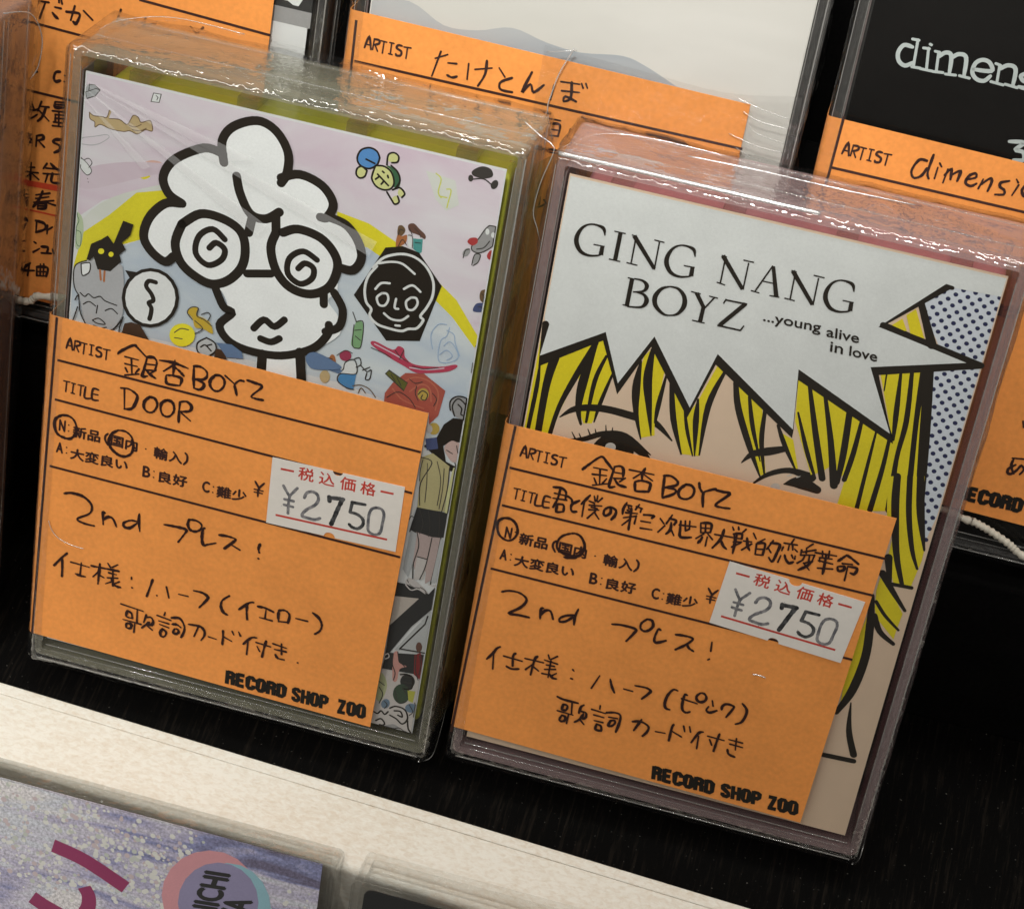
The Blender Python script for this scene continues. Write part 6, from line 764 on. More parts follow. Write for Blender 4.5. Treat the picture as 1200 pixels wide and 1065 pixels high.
PANE = thin_clear("clear_pane", (0.975, 0.975, 0.97), 0.05, 0.02, bump=0.15, scale=35.0)
WALL = thin_clear("clear_wall", (0.93, 0.925, 0.91), 0.07, 0.07, bump=0.7, scale=90.0, haze=0.05, hazecol=(0.5, 0.5, 0.48))
EDGE = thin_clear("clear_edge", (0.86, 0.855, 0.845), 0.05, 0.06, bump=0.25, scale=120.0, dist=0.0004, haze=0.06, hazecol=(0.6, 0.59, 0.57), stretch=(1, 0.12, 1))
FILM = thin_clear("wrap_film", (0.965, 0.965, 0.96), 0.07, 0.07, bump=1.0, scale=140.0, dist=0.0012, haze=0.005)
CREASE = thin_clear("film_crease_glint", (0.9, 0.9, 0.9), 0.16, 0.42, haze=0.25, hazecol=(0.85, 0.84, 0.8))  # pale film creases; also serves for glints drawn as tubes
FILM_LIME_SPILL = thin_clear("wrap_film_lime_spill", (0.93, 0.92, 0.80), 0.08, 0.08, bump=0.8, scale=140.0, dist=0.001, haze=0.26, hazecol=(0.46, 0.40, 0.13), stretch=(1, 0.1, 1))  # yellowish haze is the tape's reflection put into the film colour
FILM_GLARE = thin_clear("film_glare", (1, 1, 1), 0.2, 0.03, haze=0.13, hazecol=(1.0, 1.0, 0.99))  # diffuse white stands in for streaks of reflected light
EDGE_GLINT = thin_clear("edge_glint_haze", (0.9, 0.9, 0.89), 0.12, 0.25, haze=0.22, hazecol=(0.75, 0.74, 0.71))  # bright haze stands in for light caught on case edges and seams
EDGE_LIME_SPILL = thin_clear("clear_edge_lime_spill", (0.90, 0.895, 0.84), 0.05, 0.06, bump=0.25, scale=120.0, dist=0.0004, haze=0.20, hazecol=(0.66, 0.64, 0.50), stretch=(1, 0.12, 1))  # clear plastic; tint and haze paint in light bounced off the yellow tape
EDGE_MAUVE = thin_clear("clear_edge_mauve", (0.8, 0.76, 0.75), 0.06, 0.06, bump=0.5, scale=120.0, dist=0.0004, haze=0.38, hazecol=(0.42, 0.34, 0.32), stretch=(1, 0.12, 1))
EDGE_ROSE_SPILL = thin_clear("clear_edge_rose_spill", (0.93, 0.87, 0.87), 0.05, 0.06, bump=0.25, scale=120.0, dist=0.0004, haze=0.24, hazecol=(0.86, 0.66, 0.66), stretch=(1, 0.12, 1))  # clear plastic, with the pink tape's bounce light painted into tint and haze
PAPER = paint("orange_paper", (0.82, 0.30, 0.066), 0.6, 0.12, 1300.0, 0.08)
INK = paint("pen_ink", (0.024, 0.006, 0.004), 0.5, 0.3, 2500.0)
PRINT = paint("form_print", (0.035, 0.010, 0.006), 0.55, 0.25, 2500.0)
LOGO = paint("logo_print", (0.014, 0.012, 0.009), 0.6, 0.35, 2500.0, spec=0.2)
REDINK = paint("red_print", (0.50, 0.045, 0.03), 0.5, 0.2, 2500.0)
REDPEN = paint("red_pen", (0.60, 0.06, 0.02), 0.5, 0.2, 2500.0)
STICKER = paint("sticker_paper", (0.72, 0.68, 0.62), 0.5, 0.05, 900.0, 0.05)
C = dict(
 lilac=(.62,.55,.62), paleblue=(.55,.63,.70), cream2=(.70,.72,.66), yellow2=(.78,.70,.03), coral=(.72,.45,.38), pink=(.66,.52,.60),
 grey=(.42,.44,.45), grey2=(.33,.33,.33), grey3=(.42,.43,.44), ink2=(.05,.045,.04), white=(.74,.77,.76), white2=(.83,.86,.85), tan=(.55,.42,.22), brown=(.16,.10,.05),
 green2=(.50,.60,.40), green=(.05,.14,.07), lime=(.62,.66,.12), lime2=(.66,.68,.30), sky=(.10,.28,.60), black=(.019,.014,.009), red=(.42,.05,.05), brown2=(.14,.07,.05), rust=(.42,.16,.06),
 teal=(.08,.32,.30), navy2=(.07,.09,.20), bluepen=(.35,.48,.66), skyblue=(.18,.36,.62), green3=(.22,.40,.20), crimson=(.50,.06,.11), redbrown=(.42,.10,.07), coral2=(.52,.16,.10), ochre=(.50,.36,.08),
 olive=(.13,.13,.03), crimson2=(.36,.05,.10), blue2=(.08,.26,.52), blue3=(.12,.19,.32), skin=(.58,.42,.38), pale=(.55,.52,.50), olive2=(.48,.43,.22), lemon=(.62,.62,.32), charcoal=(.035,.035,.034),
 skin2=(.48,.38,.36), palegrey=(.48,.50,.50), pale2=(.50,.45,.40), salmon=(.58,.30,.26), maroon=(.22,.03,.03), palegreen=(.42,.45,.25), darkgreen=(.05,.08,.05), lime3=(.45,.45,.08), slate=(.15,.22,.30),
 mustard=(.55,.38,.04), darkbrown=(.06,.03,.015), yellow=(.80,.67,.022), cream=(.62,.58,.52), navy=(.025,.03,.09), dotground=(.68,.73,.80), ridge=(.36,.40,.46),
 rose=(.80,.38,.42), aqua=(.36,.62,.72), violet=(.36,.33,.52), magenta=(.36,.05,.15))
def colour(k): return paint("print_" + k, C[k], 0.45, 0.07, 2600.0)

# ------------------------------------------------------------------ mesh helpers
def new_obj(name, mesh, parent=None, mats=()):
    o = bpy.data.objects.new(name, mesh); COL.objects.link(o)
    for m in mats: mesh.materials.append(m)
    if parent: o.parent = parent
    return o
def thing(name, label, cat, place, group=None):
    R, t = place
    o = bpy.data.objects.new(name, None); COL.objects.link(o); o.empty_display_size = 0.01
    o.matrix_world = Matrix.Translation(Vector(t) * MM) @ Matrix(R).to_4x4()
    o['label'] = label; o['category'] = cat
    if group: o['group'] = group
    return o
class Sheet:
    """collects flat inked shapes lying on one sheet"""
    def __init__(s): s.v = []; s.f = []; s.m = []; s.mats = []
    def mi(s, m):
        if m not in s.mats: s.mats.append(m)
        return s.mats.index(m)
    def fill(s, p, z, m):
        k = len(s.v); s.v += [(x * MM, y * MM, z * MM) for x, y in p]
        s.f.append(list(range(k, k + len(p)))); s.m.append(s.mi(m))
    def ribbon(s, p, w, z, m, caps=True):
        if len(p) < 2: return
        n = len(p); i = s.mi(m); k = len(s.v)
        for a in range(n):
            x0, y0 = p[max(a - 1, 0)]; x1, y1 = p[min(a + 1, n - 1)]
            dx, dy = x1 - x0, y1 - y0; d = math.hypot(dx, dy) or 1.0
            nx, ny = -dy / d * w[a] / 2, dx / d * w[a] / 2
            if 0 < a < n - 1:   # keep the width through bends
                ax, ay = p[a][0] - x0, p[a][1] - y0; la = math.hypot(ax, ay) or 1.0
                c = abs((ax * dx + ay * dy) / (la * d)); f = 1.0 / max(c, 0.6); nx *= f; ny *= f
            s.v += [((p[a][0] + nx) * MM, (p[a][1] + ny) * MM, z * MM), ((p[a][0] - nx) * MM, (p[a][1] - ny) * MM, z * MM)]
        for a in range(n - 1):
            s.f.append([k + 2 * a, k + 2 * a + 1, k + 2 * a + 3, k + 2 * a + 2]); s.m.append(i)
        if caps:
            for a, b in ((0, 1), (n - 1, n - 2)):
                th = math.atan2(p[a][1] - p[b][1], p[a][0] - p[b][0]); r = w[a] / 2
                s.fill([(p[a][0] + r * math.cos(th + q), p[a][1] + r * math.sin(th + q)) for q in [math.pi * (j / 6 - 0.5) for j in range(7)]], z, m)
    def build(s, name, parent):
        me = bpy.data.meshes.new(name); me.from_pydata(s.v, [], s.f); me.validate()
        o = new_obj(name, me, parent, s.mats)
        me.polygons.foreach_set("material_index", s.m[:len(me.polygons)]) if len(s.m) == len(me.polygons) else None
        return o
def smooth(p, n=5, closed=False):
    """Catmull-Rom through points (any dimension)"""
    if len(p) < 3: return p
    out = []; L = len(p)
    rng = range(L) if closed else range(L - 1)
    for i in rng:
        g = (lambda j: p[j % L]) if closed else (lambda j: p[min(max(j, 0), L - 1)])
        a, b, c, d = g(i - 1), g(i), g(i + 1), g(i + 2)
        for k in range(n):
            t = k / n
            out.append(tuple(0.5 * (2 * b[q] + (c[q] - a[q]) * t + (2 * a[q] - 5 * b[q] + 4 * c[q] - d[q]) * t * t + (3 * b[q] - a[q] - 3 * c[q] + d[q]) * t ** 3) for q in range(len(b))))
    if not closed: out.append(p[-1])
    return out
def pen(sh, strokes, width, z, m, jitter=0.0, rnd=random.Random(3)):
    for s in strokes:
        q = smooth(s, 5); n = len(q)
        ph = rnd.random() * 6
        w = [width * (0.72 + 0.28 * min(1, (i + 0.5) / 2.5)) * (0.66 + 0.34 * min(1, (n - i) / 3.5)) * (1 + jitter * math.sin(ph + 2.2 * i / max(n, 1) * 3) * 0.6 + jitter * (rnd.random() - 0.5)) for i in range(n)]
        sh.ribbon([a[:2] for a in q], w, z, m); z += 0.0006
def xform(frame):
    ox, oy, dx, dy = frame
    return lambda p: (ox + p[0] * dx - p[1] * dy, oy + p[0] * dy + p[1] * dx)
FONT_CACHE = {}
def glyphs(text, bold=0.0):
    key = (text, bold)
    if key in FONT_CACHE: return FONT_CACHE[key]
    cu = bpy.data.curves.new("glyphs", 'FONT'); cu.body = text; cu.size = 1.0; cu.fill_mode = 'FRONT'; cu.offset = bold; cu.resolution_u = 4
    o = bpy.data.objects.new("glyphs", cu); COL.objects.link(o)
    dg = bpy.context.evaluated_depsgraph_get()
    me = bpy.data.meshes.new_from_object(o.evaluated_get(dg))
    v = [tuple(x.co[:2]) for x in me.vertices]; f = [list(q.vertices) for q in me.polygons]
    bpy.data.objects.remove(o); bpy.data.curves.remove(cu); bpy.data.meshes.remove(me)
    FONT_CACHE[key] = (v, f); return v, f
def put_text(sh, text, bl, br, tl, z, m, bold=0.0):
    """letters mapped into the box bl-br-tl; bold (mm) repeats them slightly shifted, as spread ink does"""
    if bold:
        for k, (dx, dy) in enumerate(((bold, 0), (-bold, 0), (0, bold), (0, -bold))):
            put_text(sh, text, *[(p[0] + dx, p[1] + dy) for p in (bl, br, tl)], z + 0.0008 * k, m)
        return
    v, f = glyphs(text, bold)
    if not v: return
    x0 = min(a[0] for a in v); x1 = max(a[0] for a in v); y0 = min(a[1] for a in v); y1 = max(a[1] for a in v)
    k = len(sh.v); i = sh.mi(m)
    for x, y in v:
        a = (x - x0) / (x1 - x0); b = (y - y0) / max(y1 - y0, 1e-6)
        sh.v.append(((bl[0] + (br[0] - bl[0]) * a + (tl[0] - bl[0]) * b) * MM, (bl[1] + (br[1] - bl[1]) * a + (tl[1] - bl[1]) * b) * MM, z * MM))
    for q in f: sh.f.append([k + j for j in q]); sh.m.append(i)
def box_into(bm, x0, y0, z0, x1, y1, z1):
    v = [bm.verts.new((x * MM, y * MM, z * MM)) for x in (x0, x1) for y in (y0, y1) for z in (z0, z1)]
    for q in ((0, 1, 3, 2), (4, 6, 7, 5), (0, 4, 5, 1), (2, 3, 7, 6), (0, 2, 6, 4), (1, 5, 7, 3)): bm.faces.new([v[i] for i in q])
def rrect(x0, y0, x1, y1, r, n=5):
    out = []
    for cx, cy, a in ((x1 - r, y1 - r, 0), (x0 + r, y1 - r, 90), (x0 + r, y0 + r, 180), (x1 - r, y0 + r, 270)):
        for k in range(n + 1):
            t = math.radians(a + 90 * k / n); out.append((cx + r * math.cos(t), cy + r * math.sin(t)))
    return out
def prism(bm, loop, z0, z1):
    a = [bm.verts.new((x * MM, y * MM, z0 * MM)) for x, y in loop]; b = [bm.verts.new((x * MM, y * MM, z1 * MM)) for x, y in loop]
    n = len(loop); bm.faces.new(b); bm.faces.new(a[::-1])
    for i in range(n): bm.faces.new((a[i], a[(i + 1) % n], b[(i + 1) % n], b[i]))
def tube_ring(bm, loop_o, loop_i, z0, z1):
    n = len(loop_o)
    V = [[bm.verts.new((x * MM, y * MM, z * MM)) for x, y in L] for L, z in ((loop_o, z0), (loop_o, z1), (loop_i, z1), (loop_i, z0))]
    for k in range(4):
        A, B = V[k], V[(k + 1) % 4]
        for i in range(n): bm.faces.new((A[i], A[(i + 1) % n], B[(i + 1) % n], B[i]))
def finish(bm, name, parent, mats, bevel=0.0, seg=2, smooth_shade=False):
    bmesh.ops.recalc_face_normals(bm, faces=bm.faces)
    me = bpy.data.meshes.new(name); bm.to_mesh(me); bm.free()
    o = new_obj(name, me, parent, mats)
    if bevel:
        b = o.modifiers.new("bevel", 'BEVEL'); b.width = bevel * MM; b.segments = seg; b.limit_method = 'ANGLE'; b.angle_limit = math.radians(40)
    if smooth_shade:
        for p in me.polygons: p.use_smooth = True
    return o
def tube(name, path, r, parent, mat, n=6, twist=None):
    bm = bmesh.new(); rings = []
    for i, p in enumerate(path):
        a = Vector(path[max(i - 1, 0)]); b = Vector(path[min(i + 1, len(path) - 1)]); t = (b - a).normalized()
        u = t.cross(Vector((0.3, 0.2, 1))).normalized(); w = t.cross(u)
        rr = r if not twist else r * (1 + 0.18 * math.sin(twist * i))
        rings.append([bm.verts.new((Vector(p) + u * rr * math.cos(2 * math.pi * k / n) + w * rr * math.sin(2 * math.pi * k / n)) * MM) for k in range(n)])
    for A, B in zip(rings, rings[1:]):
        for k in range(n): bm.faces.new((A[k], A[(k + 1) % n], B[(k + 1) % n], B[k]))
    bm.faces.new(rings[0]); bm.faces.new(rings[-1][::-1])
    return finish(bm, name, parent, [mat], smooth_shade=True)

# ------------------------------------------------------------------ the display shelf
def shelf_material():
    m, n, l = nodes("black_shelf"); b = n["Principled BSDF"]
    t = N(n, "ShaderNodeTexCoord"); mp = N(n, "ShaderNodeMapping"); mp.inputs["Scale"].default_value = (1.0, 0.07, 1.0)
    l.new(t.outputs["Object"], mp.inputs["Vector"])
    z = N(n, "ShaderNodeTexNoise", Scale=1100.0, Detail=5.0, Roughness=0.7); l.new(mp.outputs[0], z.inputs["Vector"])
    r = n.new("ShaderNodeValToRGB"); r.color_ramp.elements[0].position = 0.52; r.color_ramp.elements[0].color = (0.0022, 0.002, 0.0018, 1)
    r.color_ramp.elements[1].position = 0.82; r.color_ramp.elements[1].color = (0.020, 0.0155, 0.0115, 1); l.new(z.outputs["Fac"], r.inputs["Fac"])
    # lint and dust
    z1 = N(n, "ShaderNodeTexNoise", Scale=1500.0, Detail=2.0); l.new(t.outputs["Object"], z1.inputs["Vector"])
    r1 = n.new("ShaderNodeValToRGB"); r1.color_ramp.elements[0].position = 0.70; r1.color_ramp.elements[0].color = (0, 0, 0, 1); r1.color_ramp.elements[1].position = 0.82; r1.color_ramp.elements[1].color = (0.13, 0.12, 0.105, 1)
    l.new(z1.outputs["Fac"], r1.inputs["Fac"])
    ad = n.new("ShaderNodeVectorMath"); ad.operation = 'ADD'; l.new(r.outputs["Color"], ad.inputs[0]); l.new(r1.outputs["Color"], ad.inputs[1]); l.new(ad.outputs[0], b.inputs["Base Color"])
    b.inputs["Roughness"].default_value = 0.85; b.inputs["Specular IOR Level"].default_value = 0.06
    bp = N(n, "ShaderNodeBump", Strength=0.5, Distance=0.0004); l.new(z.outputs["Fac"], bp.inputs["Height"]); l.new(bp.outputs[0], b.inputs["Normal"])
    return m
SHELF = shelf_material()
STEP = paint("black_step_cloth", (0.003, 0.0028, 0.0026), 0.85, 0.5, 1200.0, 0.3, spec=0.06)
BY = -19.6      # back edge of the white board
yb = lambda x: -19.2 - math.tan(math.radians(2.2)) * (x + 5)
bm = bmesh.new(); prism(bm, [(-420, yb(-420)), (520, yb(520)), (520, 119.8), (-420, 119.8)], -18, 0)
o = finish(bm, "shelf", None, [SHELF]); o['kind'] = 'structure'
bm = bmesh.new(); box_into(bm, -420, 22.2, 0.02, 520, 119, 40.6)
o = finish(bm, "shelf_step", None, [STEP], 0.8); o['kind'] = 'structure'
bm = bmesh.new(); box_into(bm, -420, 120, -150, 520, 126, 320)
o = finish(bm, "back_wall", None, [STEP]); o['kind'] = 'structure'
bm = bmesh.new(); box_into(bm, -420, -190, -160, 520, 119.5, -140)
o = finish(bm, "lower_shelf", None, [SHELF]); o['kind'] = 'structure'
def board_material():
    m, n, l = nodes("embossed_white_board"); b = n["Principled BSDF"]
    t = N(n, "ShaderNodeTexCoord"); mp = N(n, "ShaderNodeMapping"); mp.inputs["Scale"].default_value = (0.55, 1.0, 1.0); l.new(t.outputs["Object"], mp.inputs["Vector"])
    z = N(n, "ShaderNodeTexNoise", Scale=1500.0, Detail=5.0, Roughness=0.6, Distortion=0.5); l.new(mp.outputs[0], z.inputs["Vector"])
    z2 = N(n, "ShaderNodeTexNoise", Scale=60.0, Detail=4.0); l.new(mp.outputs[0], z2.inputs["Vector"])
    ad = n.new("ShaderNodeMath"); ad.operation = 'MULTIPLY_ADD'; ad.inputs[1].default_value = 0.35; l.new(z2.outputs["Fac"], ad.inputs[0]); l.new(z.outputs["Fac"], ad.inputs[2])
    r = n.new("ShaderNodeValToRGB"); r.color_ramp.elements[0].position = 0.46; r.color_ramp.elements[0].color = (0.68, 0.60, 0.48, 1); r.color_ramp.elements[1].position = 0.80; r.color_ramp.elements[1].color = (0.80, 0.77, 0.68, 1)
    l.new(ad.outputs[0], r.inputs["Fac"]); l.new(r.outputs["Color"], b.inputs["Base Color"]); b.inputs["Roughness"].default_value = 0.5
    bp = N(n, "ShaderNodeBump", Strength=0.35, Distance=0.0003); l.new(z.outputs["Fac"], bp.inputs["Height"]); l.new(bp.outputs[0], b.inputs["Normal"])
    return m
BOARD = board_material()
brd = thing("edge_board", "cream white embossed board running along the front edge of the black shelf", "board", ([[1, 0, 0], [0, 1, 0], [0, 0, 1]], [-5, -19.4, 0]))
brd.rotation_euler = (0, 0, math.radians(-2.2))
def rounded_profile(name, y0, y1, z0, z1, r):
    bm = bmesh.new(); prof = [(y1, z0), (y1, z1)] + [(y0 + r - r * math.sin(t), z1 - r + r * math.cos(t)) for t in [math.pi / 2 * k / 8 for k in range(9)]] + [(y0, z0)]
    A = [bm.verts.new((-400 * MM, y * MM, z * MM)) for y, z in prof]; B = [bm.verts.new((500 * MM, y * MM, z * MM)) for y, z in prof]
    n = len(prof); bm.faces.new(A); bm.faces.new(B[::-1])
    for i in range(n): bm.faces.new((A[i], A[(i + 1) % n], B[(i + 1) % n], B[i]))
    return finish(bm, name, brd, [BOARD])
rounded_profile("board", -15.0, -2.25, -16, 0.35, 1.6)
bm = bmesh.new(); box_into(bm, -400, -2.15, -16, 500, -0.0, 0.45); finish(bm, "edge_strip", brd, [BOARD], 0.25)

# ------------------------------------------------------------------ cassettes
W, H, D = 70.0, 109.0, 18.0
def inlay_material(name, a, b_, scale=45.0):
    m, n, l = nodes(name); b = n["Principled BSDF"]
    t = N(n, "ShaderNodeTexCoord"); mp = N(n, "ShaderNodeMapping"); mp.inputs["Rotation"].default_value = (0, 0, 0.4); mp.inputs["Scale"].default_value = (0.6, 1.6, 1)
    l.new(t.outputs["Object"], mp.inputs["Vector"])
    z = N(n, "ShaderNodeTexNoise", Scale=scale, Detail=6.0, Roughness=0.6, Distortion=0.8); l.new(mp.outputs[0], z.inputs["Vector"])
    r = n.new("ShaderNodeValToRGB"); r.color_ramp.elements[0].position = 0.35; r.color_ramp.elements[0].color = (*a, 1); r.color_ramp.elements[1].position = 0.65; r.color_ramp.elements[1].color = (*b_, 1)
    l.new(z.outputs["Fac"], r.inputs["Fac"]); l.new(r.outputs["Color"], b.inputs["Base Color"]); b.inputs["Roughness"].default_value = 0.4
    return m
def wash(name, a, b_, scale): 
    MATS["print_" + name] = inlay_material("print_" + name, a, b_, scale)
wash("lilac", (.76, .75, .78), (.68, .56, .65), 50.0)
wash("paleblue", (.68, .74, .76), (.50, .59, .69), 60.0)
wash("pink", (.64, .52, .60), (.68, .60, .66), 60.0)
wash("ridge", (.54, .55, .55), (.38, .42, .46), 40.0)
wash("cream2", (.72, .74, .70), (.64, .68, .60), 60.0)

def case_shell(t, wall=None, w=W, h=H, d=D, th=1.3):
    """front lid pane, a rim of four walls, a back tray"""
    bm = bmesh.new(); prism(bm, rrect(0, 0, w, h, 0.8), -1.2, 0)
    finish(bm, "lid_pane", t, [PANE], 0.35, 2)
    # lid side walls (hinge side and the two ends)
    bm = bmesh.new()
    tube_ring(bm, rrect(0.05, 0.05, w - 0.05, h - 0.05, 1.2), rrect(th, th, w - th, h - th, 0.4), -d, -1.25)
    finish(bm, "case_wall", t, [wall or EDGE], 0.25, 2)
    bm = bmesh.new()
    box_into(bm, th + .35, th + .35, -d + 1.3, th + 1.35, h - th - .35, -3.2)
    for k in range(4):      # small ribs and hinge lugs seen through the ends
        x = 8 + k * 17.0
        box_into(bm, x, h - 4.6, -d + 3, x + 3.2, h - 3.0, -4.0); box_into(bm, x + 4, 3.0, -d + 3, x + 8, 4.6, -4.0)
    finish(bm, "tray_wall", t, [WALL])
    for path, r in (([(w, 1, -.25), (w, h - 1, -.25)], .13), ([(w + .04, 1, -7.2), (w + .04, h - 1, -7.2)], .10), ([(w + .04, 1, -9.0), (w + .04, h - 1, -9.0)], .06), ([(w + .02, 1, -16.7), (w + .02, h - 1, -16.7)], .09),
                    ([(1, h + .03, -7.6), (w - 1, h + .03, -7.6)], .08), ([(1, h, -16.6), (w - 1, h, -16.6)], .10), ([(1, 0.0, -.25), (w - 1, 0.0, -.25)], .14), ([(2, 2.3, -1.32), (w - 2, 2.3, -1.32)], .10), ([(3, 1.3, -1.32), (w - 3, 1.3, -1.32)], .05), ([(0, 1, -.2), (0, h - 1, -.2)], .08), ([(1.35, 3, -1.3), (1.35, h - 3, -1.3)], .08), ([(w - 1.35, 3, -1.3), (w - 1.35, h - 3, -1.3)], .10)):
        tube("edge_glint", path, r, t, EDGE_GLINT, 6)  # thin pale tubes: highlights drawn along rims and seams
    bm = bmesh.new(); box_into(bm, th + .1, th + .1, -d + .05, w - th - .1, h - th - .1, -d + 1.2); finish(bm, "tray_back", t, [WALL])
def tape(t, col, name, x0=4.1, y0=3.4):
    mat = paint(name, col, 0.3, 0.06, 200.0, coat=0.3)
    bm = bmesh.new(); prism(bm, rrect(x0, y0, x0 + 63.4, y0 + 100.2, 1.4), -13.6, -5.0)
    prism(bm, [(x0 + 50, y0 + 17), (x0 + 63.2, y0 + 14.5), (x0 + 63.2, y0 + 85.5), (x0 + 50, y0 + 83)], -15.2, -13.6)
    o = finish(bm, "tape", t, [mat], 0.5, 2)
    for y in (y0 + 29, y0 + 71.5):
        bm = bmesh.new()
        ring = [(x0 + 29 + 5.2 * math.cos(q), y + 5.2 * math.sin(q)) for q in [2 * math.pi * k / 24 for k in range(24)]]
        inn = [(x0 + 29 + 3.6 * math.cos(q), y + 3.6 * math.sin(q)) for q in [2 * math.pi * k / 24 for k in range(24)]]
        tube_ring(bm, ring, inn, -4.99, -4.6)
        finish(bm, "hub", o, [paint("hub_white", (.7, .7, .68), 0.4)])
def card(t, mat, x0=2.1, x1=67.3, y0=3.6, y1=105.4, z=-1.62):
    bm = bmesh.new(); box_into(bm, x0, y0, z, x1, y1, z + 0.18)
    o = finish(bm, "inlay_card", t, [mat])
    bm = bmesh.new(); box_into(bm, 1.45, y0, -14.5, 1.7, y1, z - 0.02)
    finish(bm, "card_spine", o, [paint("spine_print", (.17, .135, .13), .4, .3, 400.0)])
    return o
def put_art(parent, key, z0, name="cover_picture", clip=None, dz=0.0025):
    sh = Sheet(); z = z0
    for ln in DATA[key].split('\n'):
        c, kind, s = ln.split('|'); p = pts(s); m = MATS.get("print_" + c) or colour(c)
        if kind[0] == 'f':
            q = smooth(p, 4, True) if kind == 'f1' else p
            if clip: q = clipped(q, clip)
            if len(q) > 2: sh.fill(q, z, m)
        else:
            q = smooth(p, 5) if kind == 's1' else p
            if clip: q = [(min(max(a, clip[0]), clip[2]), min(max(b, clip[1]), clip[3]), w) for a, b, w in q]
            sh.ribbon([a[:2] for a in q], [a[2] for a in q], z, m, caps=c != 'magenta')
        if c != 'navy': z += dz
    return sh.build(name, parent)
def clipped(poly, c):
    """Sutherland-Hodgman against the card's edges"""
    for ax, val, sgn in ((0, c[0], 1), (0, c[2], -1), (1, c[1], 1), (1, c[3], -1)):
        out = []
        for i in range(len(poly)):
            a, b = poly[i - 1], poly[i]; ina = (a[ax] - val) * sgn >= 0; inb = (b[ax] - val) * sgn >= 0
            if ina != inb:
                t = (val - a[ax]) / (b[ax] - a[ax]); out.append((a[0] + (b[0] - a[0]) * t, a[1] + (b[1] - a[1]) * t))
            if inb: out.append(b)
        poly = out
        if not poly: break
    return poly
def slip(t, corners, name="price_slip"):
    """orange paper slip folded round the hinge side of the case"""
    tl, tr, br, bl = corners
    bm = bmesh.new(); rows = []
    R = 0.9
    for k in range(13):
        f = k / 12
        L = (bl[0] + (tl[0] - bl[0]) * f, bl[1] + (tl[1] - bl[1]) * f); Rr = (br[0] + (tr[0] - br[0]) * f, br[1] + (tr[1] - br[1]) * f)
        row = []
        y = L[1]
        for zz in (-15.5, -10, -5, -1.0): row.append((-0.75, y, zz))
        for q in range(1, 6):
            a = math.pi / 2 * q / 6; row.append((-0.75 + R - R * math.cos(a), y, 0.16 - R + R * math.sin(a)))
        for q in range(0, 9):
            g = q / 8; x = (-0.75 + R) + (Rr[0] - (-0.75 + R)) * g; yy = L[1] + (Rr[1] - L[1]) * g
            row.append((x, yy, 0.16))
        rows.append([bm.verts.new((a * MM, b * MM, c * MM)) for a, b, c in row])
    for A, B in zip(rows, rows[1:]):
        for i in range(len(A) - 1): bm.faces.new((A[i], A[i + 1], B[i + 1], B[i]))
    o = finish(bm, name, t, [PAPER])
    s = o.modifiers.new("thickness", 'SOLIDIFY'); s.thickness = 0.14 * MM; s.offset = -1
    return o
ZI = 0.215
BLOCK = {  # heavy condensed capitals of the shop stamp, drawn on a 1 x 1.7 cell
 'R': [[(.19, 0), (.19, 1.7)], [(.19, 1.53), (.62, 1.53), (.80, 1.42), (.80, 1.06), (.66, .92), (.19, .90)], [(.62, .90), (.79, .72), (.80, 0)]],
 'E': [[(.19, 0), (.19, 1.7)], [(.19, 1.54), (.88, 1.54)], [(.19, .86), (.80, .86)], [(.19, .16), (.90, .16)]],
 'C': [[(.81, 1.08), (.81, 1.38), (.66, 1.53), (.34, 1.53), (.19, 1.38), (.19, .32), (.34, .17), (.66, .17), (.81, .32), (.81, .62)]],
 'O': [[(.5, 1.53), (.34, 1.53), (.19, 1.38), (.19, .32), (.34, .17), (.66, .17), (.81, .32), (.81, 1.38), (.66, 1.53), (.5, 1.53)]],
 'D': [[(.19, 0), (.19, 1.7)], [(.19, 1.53), (.60, 1.53), (.80, 1.36), (.80, .34), (.60, .17), (.19, .17)]],
 'S': [[(.80, 1.18), (.80, 1.40), (.66, 1.53), (.34, 1.53), (.20, 1.40), (.20, 1.12), (.80, .62), (.80, .30), (.66, .17), (.34, .17), (.20, .30), (.20, .55)]],
 'H': [[(.19, 0), (.19, 1.7)], [(.81, 0), (.81, 1.7)], [(.19, .86), (.81, .86)]],
 'P': [[(.19, 0), (.19, 1.7)], [(.19, 1.53), (.62, 1.53), (.80, 1.40), (.80, .96), (.62, .80), (.19, .80)]],
 'Z': [[(.08, 1.54), (.92, 1.54)], [(.74, 1.50), (.26, .18)], [(.06, .16), (.92, .16)]]}
def stamp(sh, word, c, z):
    bl, br, tl = c; n = len(word)
    ux = ((br[0] - bl[0]), (br[1] - bl[1])); uy = (tl[0] - bl[0], tl[1] - bl[1])
    L = math.hypot(*ux); hh = math.hypot(*uy)
    for i, chr_ in enumerate(word):
        for s in BLOCK[chr_]:
            q = []
            for x, y in s:
                a = (i + 0.03 + x * 0.94) / n; b = y / 1.7
                q.append((bl[0] + ux[0] * a + uy[0] * b, bl[1] + ux[1] * a + uy[1] * b))
            sh.ribbon(q, [L / n * 0.40] * len(q), z, LOGO, caps=False); z += 0.0005
def form(t, parent, key, full=True):
    X = xform(DATA['frame'][key])
    ru = Sheet(); z = ZI
    for s in lines(DATA['line_' + key]): ru.ribbon(s, [0.42] * len(s), z, PRINT, caps=False); z += 0.001
    ru.build("ruled_line", parent)
    pr = Sheet(); pen(pr, [[X(p) for p in s] for s in lines(DATA['form'])], 0.38, ZI + 0.01, PRINT)
    for i, (tx, c) in enumerate(DATA['formtext']):
        put_text(pr, tx, X(c[0]), X(c[1]), X(c[2]), ZI + 0.01, PRINT, 0.085)
    pr.build("form_text", parent)
